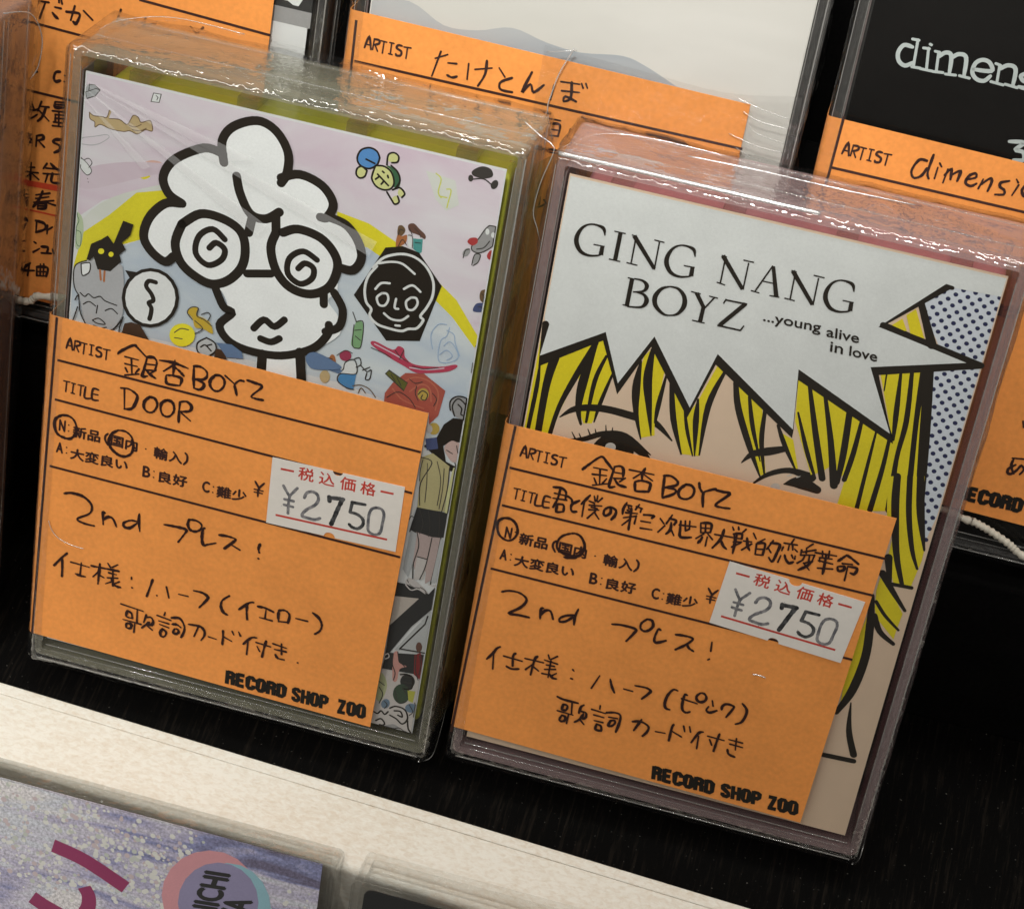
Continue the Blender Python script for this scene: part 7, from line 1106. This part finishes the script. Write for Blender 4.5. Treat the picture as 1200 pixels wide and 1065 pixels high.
def notch_poly(c, nt):
    """sticker outline with the two half-round bites"""
    tl, tr, br, bl = c
    def edge(a, b, n):
        cx, cy, r = n; dx, dy = b[0] - a[0], b[1] - a[1]; L = math.hypot(dx, dy); dx /= L; dy /= L
        s = (cx - a[0]) * dx + (cy - a[1]) * dy; px, py = a[0] + dx * s, a[1] + dy * s
        nx, ny = dy, -dx
        return [(px + r * (-math.cos(q) * dx) + r * math.sin(q) * nx * 0.85, py + r * (-math.cos(q) * dy) + r * math.sin(q) * ny * 0.85) for q in [math.pi * k / 10 for k in range(11)]]
    return [tl] + edge(tl, tr, nt[0]) + [tr, br] + edge(br, bl, nt[1]) + [bl]
def sticker(t, key):
    c = pts(DATA['stk_' + key]); tl, tr, br, bl = c
    bm = bmesh.new(); prism(bm, notch_poly(c, DATA['notch_' + key]), 0.235, 0.335)
    o = finish(bm, "price_sticker", t, [STICKER])
    U = lambda p: (tl[0] + (tr[0] - tl[0]) * p[0] + (bl[0] - tl[0]) * p[1], tl[1] + (tr[1] - tl[1]) * p[0] + (bl[1] - tl[1]) * p[1])
    V = lambda s: [U((a / 100, b / 100)) for a, b in s]
    sh = Sheet(); z = 0.343
    for s in lines(DATA['redline']): sh.ribbon(V(s), [0.36] * len(s), z, REDINK, caps=False); z += 0.001
    for tx, q in DATA['redtext']: put_text(sh, tx, U(q[0]), U(q[1]), U(q[2]), 0.343, REDINK, 0.05)
    sh.build("red_print", o)
    sh = Sheet(); rnd = random.Random(5 if key == 'A' else 9); z = 0.35
    for col, w, s in DATA['digits']:
        for ln in lines(s):
            q = smooth(V(ln), 6); n = len(q)
            ws = [w * 0.185 * (1 + 0.22 * (rnd.random() - 0.5)) for i in range(n)]
            sh.ribbon(q, ws, z, STAMP[col]); z += 0.0008
            for i in range(0, n, 3):        # stray stamp ink
                if rnd.random() < 0.5:
                    a, b = q[i]; a += rnd.uniform(-.45, .45); b += rnd.uniform(-.45, .45); r = rnd.uniform(.02, .09)
                    sh.fill([(a + r * math.cos(k), b + r * 0.8 * math.sin(k)) for k in (0, 1.2, 2.3, 3.6, 5)], 0.348 + rnd.random() * 0.0005, STAMP['grey'])
    sh.build("price_digit", o)
    return o
def stamp_ink(name, a, b_):
    m, n, l = nodes(name); b = n["Principled BSDF"]; t = N(n, "ShaderNodeTexCoord"); z = N(n, "ShaderNodeTexNoise", Scale=1100.0, Detail=4.0); l.new(t.outputs["Object"], z.inputs["Vector"])
    r = n.new("ShaderNodeValToRGB"); r.color_ramp.elements[0].position = .38; r.color_ramp.elements[0].color = (*a, 1); r.color_ramp.elements[1].position = .66; r.color_ramp.elements[1].color = (*b_, 1)
    l.new(z.outputs["Fac"], r.inputs["Fac"]); l.new(r.outputs["Color"], b.inputs["Base Color"]); b.inputs["Roughness"].default_value = .6
    return m
STAMP = {'grey': stamp_ink("stamp_grey", (.09, .09, .10), (.26, .25, .25)), 'black': stamp_ink("stamp_black", (.008, .008, .009), (.09, .09, .09))}
def vnoise(x, y, z, s=1.0):
    from mathutils import noise
    return noise.noise(Vector((x * s, y * s, z * s)))
def wrap(t, seed, w=W, h=H, d=D, g=0.7, rim=1.7, top_lift=2.2, front=True):
    """loose clear film: sides, ends and a narrow turn-over round the front, puckered at the folds"""
    bm = bmesh.new(); r = 1.0
    loop = rrect(-g, -g, w + g, h + g, r, 4)
    dense = []
    for i in range(len(loop)):      # resample the long sides
        a, b = loop[i], loop[(i + 1) % len(loop)]; L = math.hypot(b[0] - a[0], b[1] - a[1]); n = max(1, int(L / 2.2))
        for k in range(n): dense.append((a[0] + (b[0] - a[0]) * k / n, a[1] + (b[1] - a[1]) * k / n))
    cx, cy = w / 2, h / 2
    def ring(inset, z, amp):
        out = []
        for x, y in dense:
            sx = 1 if x > cx else -1; sy = 1 if y > cy else -1
            ex = min(max(x, inset), w - inset) if inset > 0 else x; ey = min(max(y, inset), h - inset) if inset > 0 else y
            q = vnoise(x + seed * 13, y, z, 0.16) * amp + vnoise(x, y + seed * 7, z * 2, 0.5) * amp * 0.5
            if abs(y - (h + g)) < 0.3 and inset <= 0: q += 0.0
            out.append(bm.verts.new(((ex + (q if abs(x - cx) > w / 2 else 0)) * MM, (ey + (q if abs(y - cy) > h / 2 else 0)) * MM, (z + (q * 0.3 if inset > 0 else 0)) * MM)))
        return out
    R = []
    if front: R += [ring(rim, 0.36, 0.12), ring(1.0, 0.40, 0.12)]
    R += [ring(0, 0.05, 0.15)]
    for k in range(1, 9): R.append(ring(0, -d * k / 8, 0.75 if 1 < k < 8 else 0.4))
    R.append(ring(2.0, -d - 0.35, 0.2)); R.append(ring(18.0, -d - 0.4, 0.1))
    for A, B in zip(R, R[1:]):
        n = len(A)
        for i in range(n):
            bm.faces.new((A[i], A[(i + 1) % n], B[(i + 1) % n], B[i]))
    o = finish(bm, "film_wrap", t, [FILM], smooth_shade=True)
    return o
def crease(t, name, path, r=0.09, mat=None):
    return tube(name, smooth(path, 6), r, t, mat or CREASE, 5)
def flap(t, poly3, name="film_fold", seed=1, n=9, amp=0.6, mat=None):
    """crumpled corner of film spanned between two edges (lists of points)"""
    A, B = poly3; A = smooth(A, 4); B = smooth(B, 4); m = min(len(A), len(B)); bm = bmesh.new(); rows = []
    for k in range(n + 1):
        f = k / n; row = []
        for i in range(m):
            p = Vector(A[i]).lerp(Vector(B[i]), f); q = amp * math.sin(math.pi * min(f, 1)) * (vnoise(p.x + seed * 9, p.y, p.z, 0.22) + 0.6 * vnoise(p.x, p.y + seed * 5, p.z, 0.6))
            row.append(bm.verts.new((p + Vector((q * 0.3, q * 0.6, q))) * MM))
        rows.append(row)
    for P_, Q_ in zip(rows, rows[1:]):
        for i in range(m - 1): bm.faces.new((P_[i], P_[i + 1], Q_[i + 1], Q_[i]))
    return finish(bm, name, t, [mat or FILM], smooth_shade=True)

CARD_WHITE = paint("card_white", (.74, .76, .76), 0.4, 0.03, 300.0)
CARD_PEACH = paint("card_peach", (.79, .60, .44), 0.4, 0.04, 300.0)
GROUP = "cassettes in clear cases on the black display shelf"
CLIP = (2.3, 3.8, 67.1, 105.1)
# --- front row, case with the doodle cover
A = thing("cassette", "clear cassette case with lime yellow tape and doodle collage cover, orange slip reading DOOR", "cassette", PLACE['A'], GROUP)
case_shell(A, EDGE_LIME_SPILL); tape(A, (.44, .45, .05), "yellow_shell")
ic = card(A, CARD_WHITE); put_art(ic, 'art_A', -1.425, clip=CLIP, dz=0.0012)
sl = slip(A, pts(DATA['slip_A'])); form(A, sl, 'A')
sh = Sheet(); pen(sh, lines(DATA['hand_A']), 0.45, ZI + 0.03, INK, 0.4); sh.build("handwriting", sl)
sh = Sheet()
for wd, c in DATA['logo_A']: stamp(sh, wd, c, ZI + 0.02)
sh.build("shop_stamp", sl)
sticker(A, 'A'); wrap(A, 1)
crease(A, "film_crease_glint", [(x, y, 0.42) for x, y in pts(DATA['scuff_glint_A'])], 0.07)  # scratch glare over the slip, laid in as a pale line
flap(A, ([(-0.5, 109.4, -1.0), (8, 109.8, -3), (24, 109.9, -6), (45, 109.9, -9), (70, 109.7, -10)], [(-2.0, 106.6, -15.8), (1.5, 108.8, -16.6), (10, 110.9, -17.6), (22, 110.6, -18.4), (45, 110.0, -18.8), (70.6, 109.4, -18.0)]), seed=2, amp=1.1)
flap(A, ([(70.2, 109.8, -4), (70.6, 104, -6), (70.7, 97, -8), (70.6, 90, -9), (70.6, 84, -9)], [(72.4, 110.8, -12), (72.6, 107, -10.5), (71.8, 101, -9.6), (71.6, 97, -9.2), (73.0, 91.5, -9.2)]), seed=4, amp=0.5)
crease(A, "film_crease_glint", [(67.6, 110.4, -9), (70.3, 109.0, -8.6), (72.3, 108.2, -8.2), (72.7, 107.0, -8), (71.6, 102.0, -8), (71.3, 97.3, -8), (72.3, 94.8, -8), (73.4, 91.8, -8.4)])
crease(A, "film_crease_glint", [(-1.4, 107.0, -14), (1.8, 109.2, -15.6), (9.8, 111.0, -17.2), (21, 110.7, -18)], 0.06)
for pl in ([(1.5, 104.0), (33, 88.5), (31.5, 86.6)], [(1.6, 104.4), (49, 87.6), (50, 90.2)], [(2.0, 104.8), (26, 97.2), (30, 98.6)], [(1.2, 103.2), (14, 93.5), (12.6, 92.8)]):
    bm = bmesh.new(); bm.faces.new([bm.verts.new((x * MM, y * MM, 0.34 * MM)) for x, y in pl]); finish(bm, "film_glare", A, [FILM_GLARE])  # wedge sheets drawn as glare across the cover
flap(A, ([(70.5, 106, -4), (70.5, 80, -4), (70.5, 40, -4), (70.5, 4, -4)], [(73.0, 105, -15.5), (72.8, 80, -16.5), (72.8, 40, -16.5), (72.6, 6, -16)]), seed=31, amp=0.6, mat=FILM_LIME_SPILL)
crease(A, "film_crease_glint", [(72.9, 104, -15.6), (72.7, 80, -16.4), (72.7, 40, -16.4), (72.4, 8, -16)], 0.06)
crease(A, "film_crease_glint", [(69.4, -0.6, 0.2), (70.9, -1.6, -3.5), (70.8, -0.9, -9), (71.0, 6, -11)], 0.09)
flap(A, ([(70.6, 14, -2), (70.6, 7, -1.5), (69.6, -0.6, 0.2)], [(71.4, 13, -15), (71.8, 5, -12), (71.4, -2.2, -6)]), seed=6, amp=0.8)
# --- front row, case with the pop-art cover
B = thing("cassette", "clear cassette case with pink tape, white burst and yellow hair cover lettered GING NANG BOYZ", "cassette", PLACE['B'], GROUP)
case_shell(B, EDGE_ROSE_SPILL, h=107.8); tape(B, (.76, .33, .36), "pink_shell")
ic = card(B, CARD_PEACH); put_art(ic, 'art_B', -1.425, clip=CLIP, dz=0.0008)
sh = Sheet(); z = -1.215
for s in lines(DATA['title_B']):
    q = smooth(s, 5); sh.ribbon([a[:2] for a in q], [a[2] * 1.22 for a in q], z, colour('black'), caps=False); z += 0.0002
for tx, c in DATA['word_B']: put_text(sh, tx, *c, -1.206, colour('black'), 0.04)
sh.build("title_lettering", ic)
sl = slip(B, pts(DATA['slip_B'])); form(B, sl, 'B')
sh = Sheet(); pen(sh, lines(DATA['hand_B']), 0.45, ZI + 0.03, INK, 0.25); sh.build("handwriting", sl)
sh = Sheet()
for wd, c in DATA['logo_B']: stamp(sh, wd, c, ZI + 0.02)
sh.build("shop_stamp", sl)
sticker(B, 'B'); wrap(B, 2, h=107.8)
crease(B, "film_crease_glint", [(x, y, 0.42) for x, y in pts(DATA['glint_B'])], 0.12)  # small glint over the slip, drawn as a pale tube
flap(B, ([(-0.3, 108.40, -0.6), (16, 108.50, -3), (34, 108.50, -5), (52, 108.50, -7), (70, 108.40, -8)], [(-1.6, 104.80, -13), (4, 107.70, -14.4), (14, 108.60, -15), (34, 108.40, -15.2), (52, 108.30, -15.2), (70.6, 108.20, -15)]), seed=8, amp=0.6)
crease(B, "film_crease_glint", [(0.2, 108.70, 0.2), (8, 108.75, 0.1), (22, 108.75, 0.0), (34, 108.70, -0.1), (39, 108.65, -0.3)], 0.34)  # thick pale tube drawn as the lamp highlight on the top front edge
crease(B, "film_crease_glint", [(18, 109.40, -9), (28, 109.50, -9.6), (40, 109.60, -9.4), (52, 109.70, -9.8)], 0.10)
crease(B, "film_crease_glint", [(-1.0, 105.80, -10), (4, 108.00, -13.6), (12, 108.70, -14.8), (24, 108.50, -15.2)], 0.06)
crease(B, "film_crease_glint", [(69.6, -0.5, 0.2), (70.8, -1.2, -3), (70.9, 3, -6), (70.9, 9, -7.6)], 0.10)
flap(B, ([(70.6, 16, -2), (70.6, 8, -1.5), (69.6, -0.6, 0.2)], [(71.2, 14, -14), (71.6, 6, -11), (71.2, -1.6, -5)]), seed=9, amp=0.8)
# --- front row, at the left edge of the picture
E = thing("cassette", "clear wrapped cassette case with mauve tape, half out of the picture beside the doodle cover", "cassette", PLACE['E'], GROUP)
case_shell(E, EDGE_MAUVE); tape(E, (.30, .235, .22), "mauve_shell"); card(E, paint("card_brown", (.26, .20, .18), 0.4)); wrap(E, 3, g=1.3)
flap(E, ([(70.4, 109.6, -1), (70.9, 100, -2), (71, 88, -3), (70.9, 60, -3)], [(74.0, 110.0, -12), (74.4, 104, -13), (72.6, 96, -14), (71.8, 60, -15)]), seed=21, amp=1.2)
crease(E, "film_crease_glint", [(71.2, 110.3, -4), (73.4, 109.4, -9), (74.3, 105, -12), (73.6, 100, -13), (72.4, 97.5, -13)], 0.10)
crease(E, "film_crease_glint", [(64, 109.4, 0.3), (69.4, 108.8, 0.3), (70.9, 106, 0.2), (71.2, 101, -0.4)], 0.08)
# --- back row
Cc = thing("cassette", "cassette case behind the doodle cover, dark photo cover, slip marked in red pen", "cassette", PLACE['C'], GROUP)
case_shell(Cc); tape(Cc, (.03, .02, .015), "brown_shell")
ic = card(Cc, CARD_WHITE)
sh = Sheet(); sh.fill([(2.3, 60), (67.7, 60), (67.7, 62.5), (2.3, 62.5)], -1.425, colour('grey2')); sh.fill([(2.3, 62.5), (67.7, 62.5), (67.7, 105), (2.3, 105)], -1.423, colour('charcoal'))
for x, y, a, b in ((64.5, 64.0, 1.6, 0.8), (66.4, 65.2, 1.0, 0.5), (63.4, 67.5, 1.2, 0.9), (65.8, 69.0, 1.3, 0.6), (64.2, 71.5, 1.8, 0.4), (66.0, 73.5, 0.8, 0.8)):
    sh.fill([(x + a * math.cos(q), y + b * math.sin(q) + 0.3 * math.cos(3 * q)) for q in [0.6 * k for k in range(10)]], -1.42, colour('white'))
sh.build("cover_picture", ic)
sl = slip(Cc, [(0, 68.0), (62.0, 66.8), (61.4, 3.2), (0, 4.4)])
ru = Sheet(); z = ZI
for s in lines(DATA['line_C']): ru.ribbon(s, [0.42] * len(s), z, PRINT, caps=False); z += 0.001
ru.build("ruled_line", sl)
sh = Sheet(); pen(sh, lines(DATA['hand_C']), 0.50, ZI + 0.02, INK, 0.25)
sh.build("handwriting", sl)
for i, s in enumerate(lines(DATA['red_C'])):
    sh = Sheet(); sh.ribbon(s, [1.0 if i == 0 else 0.3] * len(s), ZI + 0.015 + i * .001, REDPEN); sh.build("red_underline", sl)
wrap(Cc, 4)
Mm = thing("cassette", "clear cassette case with misty grey mountain cover, slip handwritten in hiragana", "cassette", PLACE['M'], GROUP)
case_shell(Mm); tape(Mm, (.012, .012, .013), "black_shell")
ic = card(Mm, inlay_material("misty_card", (.72, .71, .67), (.66, .65, .61), 30.0), x1=68.4); put_art(ic, 'art_M', -1.425, clip=(2.3, 3.8, 68.2, 105.1))
sl = slip(Mm, [(0, 65.0), (62.2, 64.4), (62.0, 3.6), (0, 4.4)]); form(Mm, sl, 'M')
sh = Sheet(); pen(sh, lines(DATA['hand_M']), 0.42, ZI + 0.03, INK, 0.25); sh.build("handwriting", sl); wrap(Mm, 5)
flap(Mm, ([(30, 66.5, 0.6), (44, 66, 0.6), (58, 65.5, 0.6), (69.5, 67.5, 0.5)], [(30, 52, 0.9), (44, 52, 1.1), (58, 52, 1.2), (70, 52, 1.0)]), seed=12, amp=0.9, n=26)
crease(Mm, "film_crease_glint", [(34.6, 67.1, 1.0), (33.1, 63.1, 1.2), (32.4, 59.6, 1.2), (32.2, 56.8, 1.1), (33.7, 52.4, 1.0)], 0.11)
crease(Mm, "film_crease_glint", [(35.0, 66.8, 0.9), (30.5, 65.6, 0.9)], 0.06)
for k in range(7):
    yy = 64.6 - 1.9 * k
    crease(Mm, "film_crease_glint", [(60 + 1.4 * (k % 3), yy + 0.6, 0.7), (64, yy - 0.2, 0.9), (68.5, yy - 0.9 + 0.4 * (k % 2), 0.7)], 0.035 + 0.02 * (k % 2))
Dd = thing("cassette", "clear cassette case with plain black cover lettered dimens, behind the burst cover", "cassette", PLACE['D'], GROUP)
case_shell(Dd); tape(Dd, (.012, .012, .013), "black_shell")
ic = card(Dd, paint("card_black", (.005, .0045, .004), 0.5, 0.3, 900.0, spec=0.1))
sh = Sheet(); pen(sh, lines(DATA['slab_D']), 0.62, -1.41, paint("pale_lettering", (.50, .56, .55), 0.5)); sh.build("title_lettering", ic)
sl = slip(Dd, [(0, 65.4), (62.2, 64.6), (62.0, 6.6), (0, 7.6)]); form(Dd, sl, 'D')
sh = Sheet(); pen(sh, lines(DATA['hand_D']), 0.42, ZI + 0.03, INK, 0.25); sh.build("handwriting", sl)
sh = Sheet(); fa = xform(DATA['frame']['A']); fd = xform(DATA['frame']['D'])
ax = DATA['frame']['A']
def toD(p):
    vx, vy = p[0] - ax[0], p[1] - ax[1]; return fd((vx * ax[2] + vy * ax[3] - 1.8, (-vx * ax[3] + vy * ax[2]) * 0.935))
for wd, c in DATA['logo_A']: stamp(sh, wd, [toD(p) for p in c], ZI + 0.02)
sh.build("shop_stamp", sl); wrap(Dd, 6)

# ------------------------------------------------------------------ lower row
def sequin_material():
    m, n, l = nodes("sequin_print"); b = n["Principled BSDF"]; t = N(n, "ShaderNodeTexCoord")
    mp = N(n, "ShaderNodeMapping"); mp.inputs["Rotation"].default_value = (0, 0, -0.75); mp.inputs["Scale"].default_value = (0.35, 1.5, 1); l.new(t.outputs["Object"], mp.inputs["Vector"])
    z = N(n, "ShaderNodeTexNoise", Scale=75.0, Detail=5.0, Distortion=1.6); l.new(mp.outputs[0], z.inputs["Vector"])
    r = n.new("ShaderNodeValToRGB"); e = r.color_ramp.elements
    e[0].position = .30; e[0].color = (.20, .18, .28, 1); e[1].position = .72; e[1].color = (.90, .86, .88, 1)
    for p, c in ((.40, (.32, .34, .58, 1)), (.47, (.54, .51, .70, 1)), (.56, (.72, .68, .80, 1)), (.62, (.74, .76, .84, 1))): x = e.new(p); x.color = c
    sp = n.new("ShaderNodeSeparateXYZ"); l.new(t.outputs["Object"], sp.inputs[0])
    gx = n.new("ShaderNodeMapRange"); gx.inputs["From Min"].default_value = 0.080; gx.inputs["From Max"].default_value = 0.140; gx.inputs["To Min"].default_value = 0.13; gx.inputs["To Max"].default_value = -0.10; l.new(sp.outputs["X"], gx.inputs["Value"])
    sm = n.new("ShaderNodeMath"); sm.operation = 'ADD'; l.new(z.outputs["Fac"], sm.inputs[0]); l.new(gx.outputs[0], sm.inputs[1])
    l.new(sm.outputs[0], r.inputs["Fac"])
    g = N(n, "ShaderNodeTexNoise", Scale=1900.0, Detail=4.0, Roughness=0.75); l.new(t.outputs["Object"], g.inputs["Vector"])
    mr = n.new("ShaderNodeMapRange"); mr.inputs["From Min"].default_value = .34; mr.inputs["From Max"].default_value = .66; mr.inputs["To Min"].default_value = .6; mr.inputs["To Max"].default_value = 1.35; l.new(g.outputs["Fac"], mr.inputs["Value"])
    sc = n.new("ShaderNodeVectorMath"); sc.operation = 'SCALE'; l.new(r.outputs["Color"], sc.inputs[0]); l.new(mr.outputs[0], sc.inputs["Scale"]); l.new(sc.outputs[0], b.inputs["Base Color"])
    b.inputs["Roughness"].default_value = .4
    return m
F = thing("music_case", "slim clear case with lavender sequin cover and big magenta characters below white board", "music case", PLACE['F'], "cases in the row below the white board")
def slim_case(t, w, h, d):
    bm = bmesh.new(); prism(bm, rrect(0, 0, w, h, 1.0), -1.0, 0); finish(bm, "lid_pane", t, [PANE], 0.3, 2)
    bm = bmesh.new(); tube_ring(bm, rrect(.05, .05, w - .05, h - .05, 1.0), rrect(1.3, 1.3, w - 1.3, h - 1.3, .4), -d, -1.05); finish(bm, "case_wall", t, [PANE], 0.25, 2)
    bm = bmesh.new(); box_into(bm, 1.4, 1.4, -d + .1, w - 1.4, h - 1.4, -d + 1.0); finish(bm, "tray_back", t, [PANE])
slim_case(F, 142, 124.4, 4.2)
bm = bmesh.new(); box_into(bm, 1.6, 1.6, -1.7, 139.6, 123.0, -1.5); bk = finish(bm, "booklet", F, [sequin_material()])
put_art(bk, 'art_F', -1.47, clip=(1.7, 1.7, 139.4, 122.9), dz=.004)
sh = Sheet(); rnd = random.Random(11); SQ = [colour('cream2'), paint("sequin_white", (.90, .89, .84), .3), paint("sequin_pink", (.72, .60, .62), .3)]
seeds = [(96, 120), (100, 114), (104, 117), (108, 108), (112, 113), (116, 106), (119, 111), (86, 112), (92, 106), (84, 120), (122, 103), (136, 108), (134, 104), (117, 118), (131, 103)]
for i in range(900):
    cx, cy = rnd.choice(seeds); x = cx + rnd.gauss(0, 3.6); y = cy + rnd.gauss(0, 3.2)
    if not (2 < x < 139 and 60 < y < 122.5): continue
    r = rnd.uniform(.2, .55); sh.fill([(x + r * math.cos(q), y + r * math.sin(q)) for q in [.7854 * k for k in range(8)]], -1.492 + i * 2e-5, SQ[(1, 0, 1, 2, 1)[i % 5]])
sh.build("sequin", bk)
sh = Sheet()
for tx, c in DATA['word_F']: put_text(sh, tx, *c, -1.40, colour('charcoal'), 0.2)
sh.build("title_lettering", bk)
bm = bmesh.new(); tube_ring(bm, rrect(-.5, -.5, 142.5, 124.9, 1.2), rrect(-.45, -.45, 142.45, 124.85, 1.2), -4.4, .1); finish(bm, "film_wrap", F, [FILM])
g0 = DATA['G0']; RF, tF = PLACE['F']
off = Matrix(RF) @ Vector((g0[0], g0[1] - 121.5, 4.6))
Gg = thing("music_case", "clear case with plain black cover at the bottom edge below the white board", "music case", (RF, [tF[i] + off[i] for i in range(3)]), "cases in the row below the white board")
slim_case(Gg, 142, 121.5, 9.0)
bm = bmesh.new(); prism(bm, rrect(2.0, 2.0, 139.6, 119.6, 1.5), -1.7, -1.5); finish(bm, "booklet", Gg, [paint("booklet_black", (.018, .019, .020), .35, .2, 500.0)])

# ------------------------------------------------------------------ white cord along the step
cd = DATA['cord']
path = [(-60, 22.6, 49), (-30, 22.7, 51.5)] + [tuple(c) for c in cd[:3]] + [(20, 25.4, 57.6), (70, 25.8, 58.2), (120, 25.4, 57.2)] + [tuple(c) for c in cd[3:]] + [(168, 20.8, 46), (180, 20.6, 40)]
co = tube("cord", smooth(path, 14), 0.6, None, paint("white_cord", (.62, .58, .48), .7, .3, 900.0, .6), 8, twist=1.7)
co['label'] = "thin cream white cord draped along the black step behind the front cassettes"; co['category'] = "cord"

def join_into(keep, parts):
    """joins film, folds, creases and drawn glare; likewise a wall and its drawn edge glints"""
    mats = []; bm = bmesh.new()
    for o in [keep] + parts:
        k = len(bm.faces); bm.from_mesh(o.data); bm.faces.ensure_lookup_table()
        remap = []
        for m in o.data.materials:
            if m not in mats: mats.append(m)
            remap.append(mats.index(m))
        for f in bm.faces[k:]: f.material_index = remap[f.material_index] if remap else 0
    me = bpy.data.meshes.new(keep.name); bm.to_mesh(me); bm.free()
    for m in mats: me.materials.append(m)
    keep.data = me
    for o in parts: bpy.data.objects.remove(o)
for t in (A, B, E, Cc, Mm, Dd):
    kids = {}
    for o in t.children: kids.setdefault(o.name.split('.')[0], []).append(o)
    join_into(kids['film_wrap'][0], kids.get('film_fold', []) + kids.get('film_crease_glint', []) + kids.get('film_glare', []))
    join_into(kids['case_wall'][0], kids.get('edge_glint', []))
bpy.context.view_layer.update()
